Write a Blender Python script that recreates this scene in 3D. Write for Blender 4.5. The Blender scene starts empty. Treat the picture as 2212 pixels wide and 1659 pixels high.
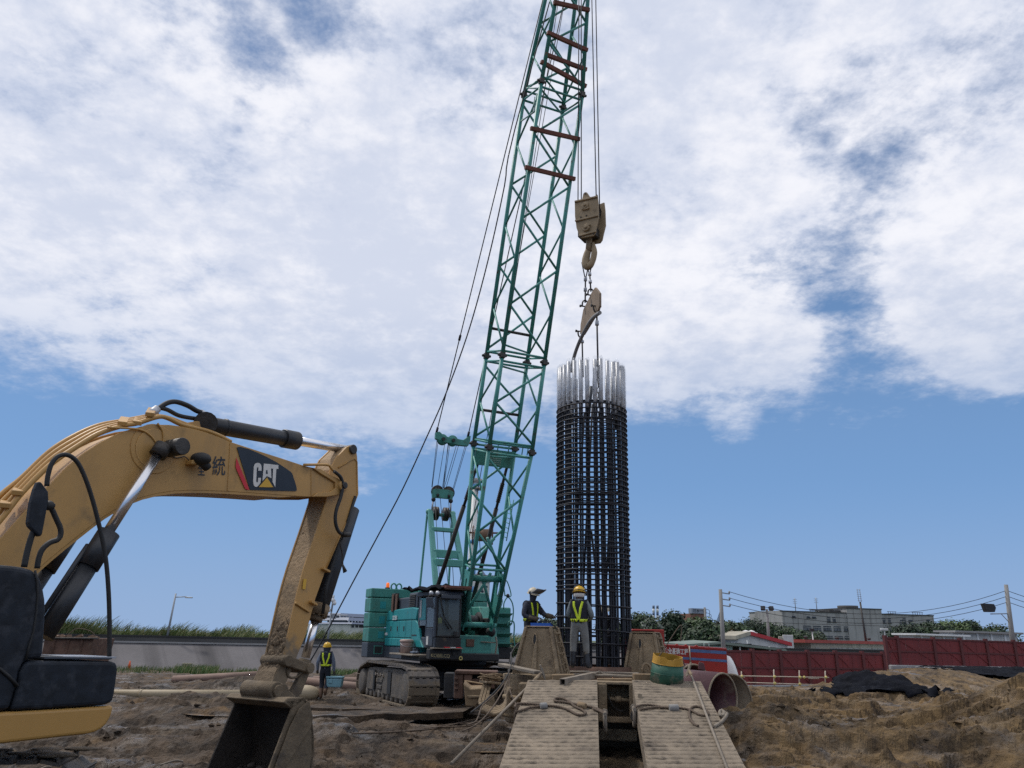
import bpy, bmesh, math, random
import numpy as np
from math import radians as RAD, sin, cos, pi
from mathutils import Vector as V, Matrix
from mathutils.bvhtree import BVHTree
random.seed(7)
C = bpy.context.scene.collection
scene = bpy.context.scene
# ------------------------------------------------------------------ camera
PW, PH, F = 2212.0, 1659.0, 1703.0          # working pixel frame and focal length in its pixels
CAM = V((0, 0, 1.9))
ROT = Matrix.Rotation(RAD(90 + 17.9), 3, 'X') @ Matrix.Rotation(RAD(1.2), 3, 'Z')
cd = bpy.data.cameras.new('camera')
cam = bpy.data.objects.new('camera', cd)
C.objects.link(cam)
cam.matrix_world = Matrix.Translation(CAM) @ ROT.to_4x4()
cd.sensor_width = 36
cd.lens = F / PW * 36
cd.clip_end = 6000
cd.clip_start = 0.05
scene.camera = cam
def ray(x, y):
	return ROT @ V(((x - PW / 2) / F, (PH / 2 - y) / F, -1.0))
def P(x, y, D):
	d = ray(x, y)
	return CAM + d * (D / d.y)
def PZ(x, y, z):
	d = ray(x, y)
	return CAM + d * ((z - CAM.z) / d.z)
def PP(x, y, o, n):
	d = ray(x, y)
	return CAM + d * ((V(o) - CAM).dot(n) / d.dot(n))
def proj(p):
	q = ROT.transposed() @ (V(p) - CAM)
	return PW / 2 + F * q.x / -q.z, PH / 2 - F * q.y / -q.z
# ------------------------------------------------------------------ sky and sun
SUN_EL, SUN_AZ = 58.0, -62.0                 # azimuth measured from +Y towards +X
w = bpy.data.worlds.new('World')
scene.world = w
w.use_nodes = True
NT = w.node_tree
NT.nodes.clear()
def nd(t, **kw):
	n = NT.nodes.new(t)
	for k, v in kw.items():
		setattr(n, k, v)
	return n
def mth(op, a, b=None, c=None, clamp=False):
	n = nd('ShaderNodeMath', operation=op, use_clamp=clamp)
	for i, s in enumerate((a, b, c)):
		if s is None:
			continue
		if isinstance(s, (int, float)):
			n.inputs[i].default_value = s
		else:
			NT.links.new(s, n.inputs[i])
	return n.outputs[0]
def maprange(s, a, b, c, d, smooth=True):
	n = nd('ShaderNodeMapRange', interpolation_type='SMOOTHSTEP' if smooth else 'LINEAR')
	NT.links.new(s, n.inputs[0])
	for i, q in enumerate((a, b, c, d)):
		n.inputs[i + 1].default_value = q
	return n.outputs[0]
tc = nd('ShaderNodeTexCoord')
dirv = tc.outputs['Generated']
sky = nd('ShaderNodeTexSky')
sky.sky_type = 'NISHITA'
sky.sun_disc = False
sky.sun_elevation = RAD(SUN_EL)
sky.sun_rotation = RAD(SUN_AZ)
sky.air_density = 1.0
sky.dust_density = 0.2
sky.ozone_density = 3.0
SKY_STRENGTH = 0.1
sep = nd('ShaderNodeSeparateXYZ')
NT.links.new(dirv, sep.inputs[0])
zc = mth('MAXIMUM', sep.outputs[2], 0.0)
den = mth('ADD', zc, 0.22)
comb = nd('ShaderNodeCombineXYZ')
NT.links.new(mth('DIVIDE', sep.outputs[0], den), comb.inputs[0])
NT.links.new(mth('DIVIDE', sep.outputs[1], den), comb.inputs[1])
def wnoise(scale, detail, rough, dist, off):
	m = nd('ShaderNodeMapping')
	m.inputs['Location'].default_value = off
	NT.links.new(comb.outputs[0], m.inputs[0])
	n = nd('ShaderNodeTexNoise', noise_dimensions='3D')
	n.inputs['Scale'].default_value = scale
	n.inputs['Detail'].default_value = detail
	n.inputs['Roughness'].default_value = rough
	n.inputs['Distortion'].default_value = dist
	NT.links.new(m.outputs[0], n.inputs[0])
	return n.outputs['Fac']
nA = wnoise(2.1, 10, 0.60, 0.12, (3.1, 1.7, 0.4))
nB = wnoise(6.0, 9, 0.62, 0.12, (7.3, 2.2, 1.4))
nC = wnoise(1.5, 6, 0.55, 0.3, (1.2, 9.1, 3.3))
nD = wnoise(15.0, 7, 0.62, 0.1, (4.4, 5.2, 2.4))
nE = wnoise(38.0, 6, 0.62, 0.0, (2.4, 8.2, 5.4))
bias = maprange(sep.outputs[2], 0.20, 0.36, -0.62, 0.42)
# cloud banks (+) and blue openings (-): pixel it stands at, radius in degrees, weight
for (bx, by, br, bw) in (
		(620, 0, 3.6, -.56), (735, 30, 3.0, -.40), (455, 135, 3.8, -.34), (590, 190, 3.0, -.26), (770, 120, 2.5, -.22),
		(1000, 180, 4.0, -.40), (1840, 240, 4.0, -.34), (1950, 420, 4.5, -.36), (2110, 170, 3.0, -.28),
		(1740, 690, 5.0, -.22), (1850, 575, 3.0, -.30), (1990, 500, 3.6, -.22), (420, 430, 4, -.24), (690, 450, 3, -.24),
		(270, 800, 8, -.34), (1160, 760, 4, -.06), (1900, 750, 4, -.26), (540, 300, 4, -.14), (1300, 140, 4, -.16), (1420, 400, 4, -.12), (380, 560, 3, -.12), (150, 560, 3, -.12), (1530, 560, 3.5, -.14),
		(1420, 60, 5, .16), (2130, 590, 6.0, .50), (2150, 715, 3.6, .60), (2020, 600, 3, .3), (1620, 715, 3.4, .34), (1370, 780, 3.8, .34),
		(740, 870, 6.5, .60), (420, 850, 5, .22), (560, 830, 4.5, .30), (930, 850, 4.5, .44), (1470, 755, 4.2, .34), (1690, 770, 3.2, .30), (1588, 917, 1.7, .46), (1180, 850, 4, .25),
		(60, 690, 8, .26), (250, 640, 6, .12), (860, 330, 9, .16), (200, 250, 8, .06), (1500, 300, 9, .10), (80, 760, 4, .2)):
	if bw < 0 and by < 640:
		bw *= .50
	d = ray(bx, by).normalized()
	vm = nd('ShaderNodeVectorMath', operation='DOT_PRODUCT')
	NT.links.new(dirv, vm.inputs[0])
	vm.inputs[1].default_value = d
	bias = mth('ADD', bias, maprange(vm.outputs['Value'], cos(RAD(br * 1.45)), 1.0, 0.0, bw))
fine = mth('ADD', mth('MULTIPLY', nD, 0.60), mth('MULTIPLY', nE, 0.30))
raw = mth('ADD', mth('ADD', mth('ADD', mth('MULTIPLY', nA, 0.9), mth('MULTIPLY', nB, 0.95)), fine), mth('MULTIPLY', bias, 0.85))
dens = mth('MULTIPLY', maprange(raw, 1.08, 1.66, 0.0, 1.0), maprange(sep.outputs[2], 0.22, 0.42, 0.50, 1.0))
shade = mth('ADD', mth('ADD', mth('MULTIPLY', nC, 0.60), mth('MULTIPLY', nB, 0.45)), mth('MULTIPLY', nD, 0.40))
thick = maprange(raw, 1.30, 1.78, 0.0, 1.0)
sh = maprange(shade, 0.60, 0.86, 0.0, 1.0)
tint = nd('ShaderNodeMix', data_type='RGBA', blend_type='MIX')
tint.inputs[6].default_value = (5.2, 5.95, 7.7, 1)
tint.inputs[7].default_value = (9.4, 9.45, 10.0, 1)
NT.links.new(mth('MULTIPLY', mth('ADD', mth('MULTIPLY', sh, 0.65), 0.35), mth('ADD', mth('MULTIPLY', thick, 0.40), 0.60)), tint.inputs[0])
mul = nd('ShaderNodeMix', data_type='RGBA', blend_type='MULTIPLY')
mul.inputs[0].default_value = 1.0
NT.links.new(sky.outputs[0], mul.inputs[6])
mul.inputs[7].default_value = (0.62, 0.66, 0.74, 1)
# summer haze: pale blue towards the horizon, all the way round
hz = nd('ShaderNodeMix', data_type='RGBA', blend_type='MIX')
NT.links.new(maprange(sep.outputs[2], 0.0, 0.62, 0.88, 0.30), hz.inputs[0])
NT.links.new(mul.outputs[2], hz.inputs[6])
hz.inputs[7].default_value = (1.95, 3.75, 6.9, 1)
lo_ = nd('ShaderNodeMix', data_type='RGBA', blend_type='MIX')
NT.links.new(maprange(sep.outputs[2], -0.04, 0.20, 0.95, 0.0), lo_.inputs[0])
NT.links.new(hz.outputs[2], lo_.inputs[6])
lo_.inputs[7].default_value = (3.1, 4.4, 6.7, 1)
cm = nd('ShaderNodeMix', data_type='RGBA', blend_type='MIX')
NT.links.new(mth('MULTIPLY', dens, 0.97), cm.inputs[0])
NT.links.new(lo_.outputs[2], cm.inputs[6])
NT.links.new(tint.outputs[2], cm.inputs[7])
bg = nd('ShaderNodeBackground')
bg.inputs[1].default_value = SKY_STRENGTH
NT.links.new(cm.outputs[2], bg.inputs[0])
wo = nd('ShaderNodeOutputWorld')
NT.links.new(bg.outputs[0], wo.inputs[0])
sl = bpy.data.lights.new('sun', 'SUN')
sl.energy = 2.1
sl.angle = RAD(4)
sl.color = (1.0, 0.95, 0.88)
sun = bpy.data.objects.new('sun', sl)
C.objects.link(sun)
sdir = V((sin(RAD(SUN_AZ)) * cos(RAD(SUN_EL)), cos(RAD(SUN_AZ)) * cos(RAD(SUN_EL)), sin(RAD(SUN_EL))))
sun.rotation_euler = sdir.to_track_quat('Z', 'Y').to_euler()
vs = scene.view_settings
scene.display_settings.display_device = 'sRGB'
vs.view_transform = 'Standard'
vs.look = 'None'
vs.gamma = 1
vs.use_curve_mapping = False
vs.exposure = 0.0
scene.render.engine = 'CYCLES'
scene.cycles.use_denoising = False
# ------------------------------------------------------------------ materials
MATS = {}
def mat(name, col, rough=0.6, metal=0.0, var=0.25, vscale=2.0, bump=0.0, bscale=12.0, dirt=None, spec=0.5, coat=0.0,
		streak=None):
	"""dirt = (colour, cover 0..1, scale[, z_top, z_soft]): patches of mud, denser below z_top if given"""
	m = bpy.data.materials.new(name)
	m.use_nodes = True
	nt = m.node_tree
	b = nt.nodes['Principled BSDF']
	b.inputs['Roughness'].default_value = rough
	b.inputs['Metallic'].default_value = metal
	b.inputs['Specular IOR Level'].default_value = spec
	b.inputs['Coat Weight'].default_value = coat
	g = nt.nodes.new('ShaderNodeNewGeometry')
	def noise(scale, detail=6, rgh=0.6, vec=None):
		n = nt.nodes.new('ShaderNodeTexNoise')
		n.inputs['Scale'].default_value = scale
		n.inputs['Detail'].default_value = detail
		n.inputs['Roughness'].default_value = rgh
		nt.links.new(vec or g.outputs['Position'], n.inputs[0])
		return n.outputs['Fac']
	def rng(s, a, b_, c, d):
		n = nt.nodes.new('ShaderNodeMapRange')
		nt.links.new(s, n.inputs[0])
		for i, q in enumerate((a, b_, c, d)):
			n.inputs[i + 1].default_value = q
		return n.outputs[0]
	def mix(fac, a, b_, blend='MIX'):
		n = nt.nodes.new('ShaderNodeMix')
		n.data_type = 'RGBA'
		n.blend_type = blend
		for i, s in ((0, fac), (6, a), (7, b_)):
			if isinstance(s, (tuple, list)):
				n.inputs[i].default_value = (*s, 1) if len(s) == 3 else s
			elif isinstance(s, (int, float)):
				n.inputs[i].default_value = s
			else:
				nt.links.new(s, n.inputs[i])
		return n.outputs[2]
	def math_(op, a, b_=None):
		n = nt.nodes.new('ShaderNodeMath')
		n.operation = op
		for i, s in ((0, a), (1, b_)):
			if s is None:
				continue
			if isinstance(s, (int, float)):
				n.inputs[i].default_value = s
			else:
				nt.links.new(s, n.inputs[i])
		return n.outputs[0]
	n1 = noise(vscale)
	lo = [c * (1 - var) for c in col]
	hi = [min(1, c * (1 + var)) for c in col]
	cur = mix(rng(n1, 0.3, 0.7, 0, 1), lo, hi)
	rsock = None
	if streak:
		mp = nt.nodes.new('ShaderNodeMapping')
		mp.inputs['Scale'].default_value = streak[2] if len(streak) > 2 else (6, 6, 0.7)
		nt.links.new(g.outputs['Position'], mp.inputs[0])
		vec = mp.outputs[0]
		if len(streak) > 3:
			dn = nt.nodes.new('ShaderNodeVectorMath')
			dn.operation = 'DOT_PRODUCT'
			nt.links.new(g.outputs['Position'], dn.inputs[0])
			dn.inputs[1].default_value = streak[3]
			cb_ = nt.nodes.new('ShaderNodeCombineXYZ')
			nt.links.new(dn.outputs['Value'], cb_.inputs[0])
			cb_.inputs[1].default_value, cb_.inputs[2].default_value = 0.37, 0.71
			vec = cb_.outputs[0]
		ns = noise(1.0, 5, 0.65, vec)
		cur = mix(rng(ns, 0.5 - (streak[4] if len(streak) > 4 else 0), 0.72 - (streak[4] if len(streak) > 4 else 0), 0, streak[1]), cur, streak[0])
	if dirt:
		nd_ = noise(dirt[2], 8, 0.62)
		th = 1 - dirt[1]
		if len(dirt) > 3:
			sp = nt.nodes.new('ShaderNodeSeparateXYZ')
			nt.links.new(g.outputs['Position'], sp.inputs[0])
			zf = rng(sp.outputs[2], dirt[3], dirt[3] + dirt[4], 0.42, 0.0)
			nd_ = math_('ADD', nd_, zf)
		f = rng(nd_, th - 0.06, th + 0.08, 0, 0.95)
		nf = noise(dirt[2] * 5, 4)
		dc = mix(nf, [c * .7 for c in dirt[0]], [c * 1.25 for c in dirt[0]])
		cur = mix(f, cur, dc)
		if rough < 0.75 or metal > 0:
			rsock = rng(f, 0, 1, rough, 0.9)
			nt.links.new(rsock, b.inputs['Roughness'])
			if metal > 0:
				nt.links.new(rng(f, 0, 1, metal, 0.0), b.inputs['Metallic'])
	nt.links.new(cur, b.inputs['Base Color'])
	if bump > 0:
		bn = noise(bscale, 8, 0.65)
		bp = nt.nodes.new('ShaderNodeBump')
		bp.inputs['Strength'].default_value = min(1, bump)
		bp.inputs['Distance'].default_value = 0.5 / bscale * (1 if bump <= 1 else bump)
		nt.links.new(bn, bp.inputs['Height'])
		nt.links.new(bp.outputs[0], b.inputs['Normal'])
	MATS[name] = m
	return m
MUD = (0.20, 0.155, 0.105)
mat('excavator_yellow', (0.48, 0.272, 0.082), 0.5, 0, 0.12, 1.3, 0.08, 60, dirt=((0.25, 0.17, 0.09), 0.38, 1.6), streak=((0.27, 0.17, 0.075), 0.5, (3, 3, 0.8)))
mat('excavator_yellow_clean', (0.47, 0.26, 0.07), 0.4, 0, 0.08, 1.3, 0.04, 60)
mat('stick_muddy', (0.47, 0.265, 0.08), 0.5, 0, 0.10, 1.3, 0.12, 22, dirt=(MUD, 0.31, 2.6, 1.25, 1.1))
mat('stick_inner_muddy', (0.36, 0.24, 0.125), 0.7, 0, 0.15, 1.3, 0.6, 12, dirt=((0.19, 0.14, 0.09), 0.36, 2.6, 1.3, 1.6))
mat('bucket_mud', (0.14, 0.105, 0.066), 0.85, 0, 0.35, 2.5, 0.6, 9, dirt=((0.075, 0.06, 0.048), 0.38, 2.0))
mat('bucket_inside_shade', (0.035, 0.028, 0.023), 0.9, 0, 0.5, 2.5, 0.8, 8)  # darker copy of the bucket mud, shade of the hollow painted in
mat('black_plastic', (0.013, 0.017, 0.024), 0.6, 0, 0.5, 9, 0.5, 120, dirt=((0.045, 0.05, 0.06), 0.42, 7), spec=0.3)
mat('black_paint', (0.022, 0.024, 0.028), 0.45, 0, 0.3, 6, 0.15, 40, dirt=((0.09, 0.08, 0.065), 0.32, 4))
mat('rubber', (0.02, 0.02, 0.02), 0.65, 0, 0.25, 8, 0.1, 60)
mat('chrome', (0.78, 0.78, 0.80), 0.27, 1.0, 0.03, 3)
mat('grease_steel', (0.05, 0.045, 0.04), 0.5, 0.4, 0.4, 8, 0.4, 30)
mat('crane_green', (0.055, 0.245, 0.20), 0.5, 0, 0.16, 2.0, 0.08, 30, dirt=((0.10, 0.075, 0.05), 0.33, 6.0), streak=((0.05, 0.10, 0.08), 0.6, (4, 4, 0.6)))
mat('boom_green', (0.06, 0.285, 0.245), 0.48, 0, 0.18, 1.2, 0.06, 40, dirt=((0.13, 0.085, 0.055), 0.36, 5.0))
mat('crane_teal', (0.022, 0.255, 0.265), 0.42, 0, 0.08, 1.0, 0.03, 30, dirt=((0.09, 0.10, 0.08), 0.33, 4), streak=((0.03, 0.17, 0.17), 0.5, (3, 3, 0.6)))
mat('gantry_green', (0.10, 0.33, 0.28), 0.5, 0, 0.12, 2.0, 0.06, 30, dirt=((0.10, 0.07, 0.05), 0.27, 6))
mat('crane_grey', (0.045, 0.055, 0.07), 0.5, 0, 0.15, 2.0, 0.05, 40, dirt=((0.11, 0.10, 0.085), 0.3, 4))
mat('crane_dark', (0.018, 0.019, 0.02), 0.7, 0, 0.4, 3.0, 0.3, 20, dirt=((0.09, 0.075, 0.055), 0.34, 4))
mat('track_steel', (0.12, 0.105, 0.092), 0.7, 0.15, 0.3, 4, 0.4, 18, dirt=((0.16, 0.125, 0.085), 0.45, 4, 0.15, 0.5))
mat('track_frame', (0.10, 0.088, 0.075), 0.8, 0, 0.3, 4, 0.4, 16, dirt=((0.15, 0.12, 0.085), 0.42, 3))
mat('beam_brown', (0.17, 0.062, 0.042), 0.75, 0, 0.25, 3, 0.3, 18)
mat('rope_steel', (0.025, 0.025, 0.028), 0.55, 0.3, 0.2, 8)
mat('rusty_rope', (0.105, 0.075, 0.052), 0.8, 0.1, 0.3, 20, 0.3, 60)
mat('rusty_steel', (0.12, 0.068, 0.048), 0.85, 0, 0.4, 3.5, 0.4, 20, dirt=(MUD, 0.36, 3))
mat('rebar', (0.018, 0.020, 0.028), 0.55, 0.2, 0.4, 9, 0.5, 90)
mat('galvanised', (0.46, 0.47, 0.49), 0.45, 0.45, 0.12, 6)
mat('hook_tan', (0.33, 0.245, 0.145), 0.7, 0, 0.18, 2.5, 0.2, 16, dirt=((0.13, 0.095, 0.06), 0.30, 3))
mat('plate_tan', (0.26, 0.19, 0.13), 0.75, 0.0, 0.25, 3, 0.25, 16, dirt=((0.12, 0.075, 0.05), 0.34, 4))
mat('rig_mud', (0.255, 0.19, 0.118), 0.88, 0, 0.24, 1.6, 0.8, 10, dirt=((0.12, 0.088, 0.058), 0.40, 2.4),
	streak=((0.12, 0.09, 0.06), 0.45))
mat('ramp_mud', (0.215, 0.172, 0.124), 0.85, 0, 0.26, 1.3, 0.8, 14, dirt=((0.105, 0.082, 0.060), 0.40, 1.7))
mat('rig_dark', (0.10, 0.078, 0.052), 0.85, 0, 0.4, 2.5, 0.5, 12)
mat('timber_muddy', (0.22, 0.155, 0.09), 0.85, 0, 0.25, 2.5, 0.4, 14, dirt=((0.19, 0.12, 0.06), 0.42, 2.5))
mat('timber_grey', (0.22, 0.185, 0.145), 0.85, 0, 0.25, 6, 0.4, 30)
mat('concrete', (0.27, 0.265, 0.26), 0.9, 0, 0.16, 0.6, 0.25, 14)
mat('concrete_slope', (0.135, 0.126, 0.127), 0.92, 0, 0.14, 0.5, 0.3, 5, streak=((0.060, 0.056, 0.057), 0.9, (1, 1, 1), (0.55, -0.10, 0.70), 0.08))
mat('concrete_old', (0.32, 0.315, 0.305), 0.92, 0, 0.15, 0.25, 0.15, 4, streak=((0.095, 0.095, 0.095), 0.75, (1.2, 1.2, 0.10)))
mat('concrete_dark', (0.075, 0.073, 0.07), 0.92, 0, 0.2, 0.5, 0.2, 6)
mat('pipe_beige', (0.33, 0.265, 0.17), 0.6, 0, 0.10, 2, 0.1, 20, dirt=((0.17, 0.12, 0.08), 0.33, 3))
mat('pipe_brown', (0.20, 0.13, 0.10), 0.75, 0, 0.2, 2, 0.2, 12)
mat('casing_maroon', (0.10, 0.035, 0.038), 0.5, 0, 0.25, 2, 0.2, 12, dirt=((0.25, 0.19, 0.14), 0.38, 1.6))
mat('casing_edge', (0.27, 0.215, 0.15), 0.8, 0, 0.25, 3, 0.4, 12)
mat('container_red', (0.33, 0.024, 0.014), 0.5, 0, 0.15, 1.2, 0.05, 10, dirt=((0.12, 0.02, 0.015), 0.34, 3), streak=((0.16, 0.02, 0.014), 0.5, (3, 3, .4)))
mat('stripe_blue', (0.085, 0.15, 0.31), 0.6, 0, 0.2, 5, dirt=((0.25, 0.03, 0.02), 0.32, 6))
mat('fence_maroon', (0.175, 0.023, 0.022), 0.6, 0, 0.16, 0.6, 0.1, 6, dirt=((0.10, 0.05, 0.04), 0.3, 1.5), streak=((0.085, 0.014, 0.013), 0.5, (3, 3, 0.25)))
mat('fence_post', (0.105, 0.022, 0.020), 0.6, 0, 0.14, 1)
mat('white_paint', (0.72, 0.72, 0.70), 0.55, 0, 0.08, 1)
mat('white_dirty', (0.52, 0.52, 0.50), 0.7, 0, 0.14, 0.7, 0, 1, streak=((0.25, 0.24, 0.22), 0.5, (2, 2, 0.2)))
mat('cream_wall', (0.36, 0.33, 0.26), 0.8, 0, 0.14, 0.5, 0, 1, streak=((0.16, 0.15, 0.12), 0.6, (1.5, 1.5, 0.2)))
mat('red_roof', (0.32, 0.06, 0.045), 0.6, 0, 0.18, 0.8)
mat('roof_red_bright', (0.42, 0.025, 0.03), 0.5, 0, 0.1, 1)
mat('shed_green', (0.36, 0.50, 0.46), 0.6, 0, 0.1, 0.7, streak=((0.20, 0.28, 0.25), 0.5, (3, 3, 0.2)))
mat('roof_greygreen', (0.16, 0.20, 0.17), 0.7, 0, 0.2, 1)
mat('roof_slate', (0.10, 0.13, 0.20), 0.4, 0, 0.15, 1)
mat('brick_far', (0.20, 0.095, 0.065), 0.8, 0, 0.15, 1)
mat('sign_grey', (0.22, 0.25, 0.30), 0.7, 0, 0.12, 2)
mat('window_dark', (0.022, 0.026, 0.032), 0.15, 0, 0.5, 0.9)
mat('window_pale', (0.10, 0.105, 0.115), 0.3, 0, 0.8, 1.7)
mat('glass_tint', (0.03, 0.045, 0.05), 0.06, 0, 0.3, 2, spec=0.8)
mat('pole_concrete', (0.24, 0.235, 0.225), 0.85, 0, 0.12, 1)
mat('pole_steel', (0.30, 0.32, 0.34), 0.5, 0.3, 0.1, 1)
mat('net_black', (0.007, 0.008, 0.012), 0.9, 0, 0.5, 1.6, 0.9, 5, dirt=((0.03, 0.026, 0.022), 0.33, 2), spec=0.08)
mat('white_plastic', (0.62, 0.62, 0.62), 0.5, 0, 0.08, 3)
mat('bamboo', (0.47, 0.40, 0.32), 0.7, 0, 0.12, 4)
mat('rope_yellow', (0.55, 0.46, 0.16), 0.8, 0, 0.15, 8)
mat('drum_green', (0.022, 0.095, 0.060), 0.6, 0, 0.3, 3, 0.25, 14, dirt=((0.22, 0.20, 0.14), 0.34, 3.5, 0.9, 0.45))
mat('drum_yellow', (0.46, 0.25, 0.03), 0.6, 0, 0.15, 4, 0.2, 20, dirt=((0.2, 0.12, 0.05), 0.3, 6))
mat('tray_blue', (0.02, 0.10, 0.42), 0.4, 0, 0.1, 6)
mat('cooler_blue', (0.16, 0.32, 0.37), 0.5, 0, 0.1, 5, dirt=((0.2, 0.2, 0.17), 0.3, 8))
mat('skin', (0.20, 0.105, 0.065), 0.55, 0, 0.1, 20)
mat('shirt_blue', (0.125, 0.15, 0.20), 0.9, 0, 0.18, 6, 0.5, 26)
mat('shirt_navy', (0.032, 0.036, 0.055), 0.9, 0, 0.22, 6, 0.5, 26)
mat('shirt_grey', (0.17, 0.20, 0.21), 0.9, 0, 0.18, 6, 0.5, 26)
mat('vest_navy', (0.010, 0.012, 0.022), 0.85, 0, 0.25, 8, 0.35, 30)
mat('hivis', (0.55, 0.68, 0.02), 0.6, 0, 0.08, 20)
mat('trousers_navy', (0.014, 0.017, 0.026), 0.9, 0, 0.25, 6, 0.5, 22)
mat('trousers_grey', (0.185, 0.19, 0.185), 0.9, 0, 0.2, 5, 0.6, 20, dirt=((0.15, 0.13, 0.10), 0.38, 4))
mat('boot_dark', (0.020, 0.022, 0.028), 0.5, 0, 0.25, 8, 0.2, 20, dirt=((0.22, 0.18, 0.12), 0.40, 6))
mat('boot_brown', (0.13, 0.075, 0.045), 0.75, 0, 0.25, 8, 0.2, 20)
mat('helmet_yellow', (0.62, 0.36, 0.012), 0.35, 0, 0.06, 6)
mat('helmet_tan', (0.52, 0.46, 0.35), 0.45, 0, 0.1, 6)
mat('visor', (0.10, 0.10, 0.11), 0.25, 0, 0.2, 6)
mat('glove', (0.09, 0.07, 0.05), 0.9, 0, 0.25, 15, 0.3, 40)
mat('cloth_white', (0.55, 0.52, 0.48), 0.9, 0, 0.1, 12)
mat('trunk', (0.085, 0.065, 0.045), 0.9, 0, 0.25, 3, 0.4, 8)
mat('leaf_dark', (0.018, 0.040, 0.016), 0.6, 0, 0.45, 1.1)
mat('leaf_mid', (0.040, 0.075, 0.022), 0.6, 0, 0.45, 1.1)
mat('leaf_light', (0.080, 0.125, 0.035), 0.6, 0, 0.4, 1.1)
mat('leaf_grey', (0.13, 0.15, 0.12), 0.6, 0, 0.4, 1.5)
mat('tall_grass', (0.115, 0.155, 0.048), 0.6, 0, 0.45, 0.45)
mat('tall_grass_dry', (0.26, 0.235, 0.11), 0.7, 0, 0.35, 0.6)
mat('grass', (0.070, 0.125, 0.028), 0.6, 0, 0.4, 1.2)
mat('logo_black', (0.013, 0.017, 0.024), 0.35, 0, 0.25, 8)
mat('logo_red', (0.60, 0.02, 0.03), 0.4, 0, 0.05, 8)
mat('logo_white', (0.66, 0.64, 0.60), 0.45, 0, 0.07, 8)
mat('logo_yellow', (0.66, 0.38, 0.03), 0.4, 0, 0.05, 8)
mat('letter_gold', (0.36, 0.30, 0.16), 0.5, 0.2, 0.15, 8)
mat('bucket_pink', (0.40, 0.285, 0.24), 0.6, 0, 0.1, 4, dirt=((0.26, 0.19, 0.14), 0.36, 5))
mat('orange_plastic', (0.65, 0.10, 0.02), 0.45, 0, 0.08, 8)
mat('winch_brown', (0.17, 0.10, 0.06), 0.7, 0, 0.2, 8)
mat('band_blue', (0.10, 0.28, 0.55), 0.5, 0, 0.1, 4)
def film_mat():
	m = bpy.data.materials.new('plastic_film')
	m.use_nodes = True
	nt = m.node_tree
	b = nt.nodes['Principled BSDF']
	b.inputs['Base Color'].default_value = (0.85, 0.88, 0.92, 1)
	b.inputs['Roughness'].default_value = 0.15
	g = nt.nodes.new('ShaderNodeNewGeometry')
	n = nt.nodes.new('ShaderNodeTexNoise')
	n.inputs['Scale'].default_value = 14
	n.inputs['Detail'].default_value = 4
	nt.links.new(g.outputs['Position'], n.inputs[0])
	r = nt.nodes.new('ShaderNodeMapRange')
	nt.links.new(n.outputs['Fac'], r.inputs[0])
	for i, q in enumerate((0.38, 0.75, 0.03, 0.42)):
		r.inputs[i + 1].default_value = q
	nt.links.new(r.outputs[0], b.inputs['Alpha'])
	bp = nt.nodes.new('ShaderNodeBump')
	bp.inputs['Strength'].default_value = 0.8
	bp.inputs['Distance'].default_value = 0.03
	nt.links.new(n.outputs['Fac'], bp.inputs['Height'])
	nt.links.new(bp.outputs[0], b.inputs['Normal'])
	MATS['plastic_film'] = m
film_mat()
def cabglass():
	m = bpy.data.materials.new('cab_glass')
	m.use_nodes = True
	b = m.node_tree.nodes['Principled BSDF']
	b.inputs['Base Color'].default_value = (0.16, 0.20, 0.21, 1)
	b.inputs['Roughness'].default_value = 0.05
	b.inputs['Alpha'].default_value = 0.55
	MATS['cab_glass'] = m
cabglass()
m = mat('beacon_glow', (0.8, 0.16, 0.02), 0.3, 0, 0.05, 8)
m.node_tree.nodes['Principled BSDF'].inputs['Emission Color'].default_value = (1, 0.18, 0.02, 1)
m.node_tree.nodes['Principled BSDF'].inputs['Emission Strength'].default_value = 0.5
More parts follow.
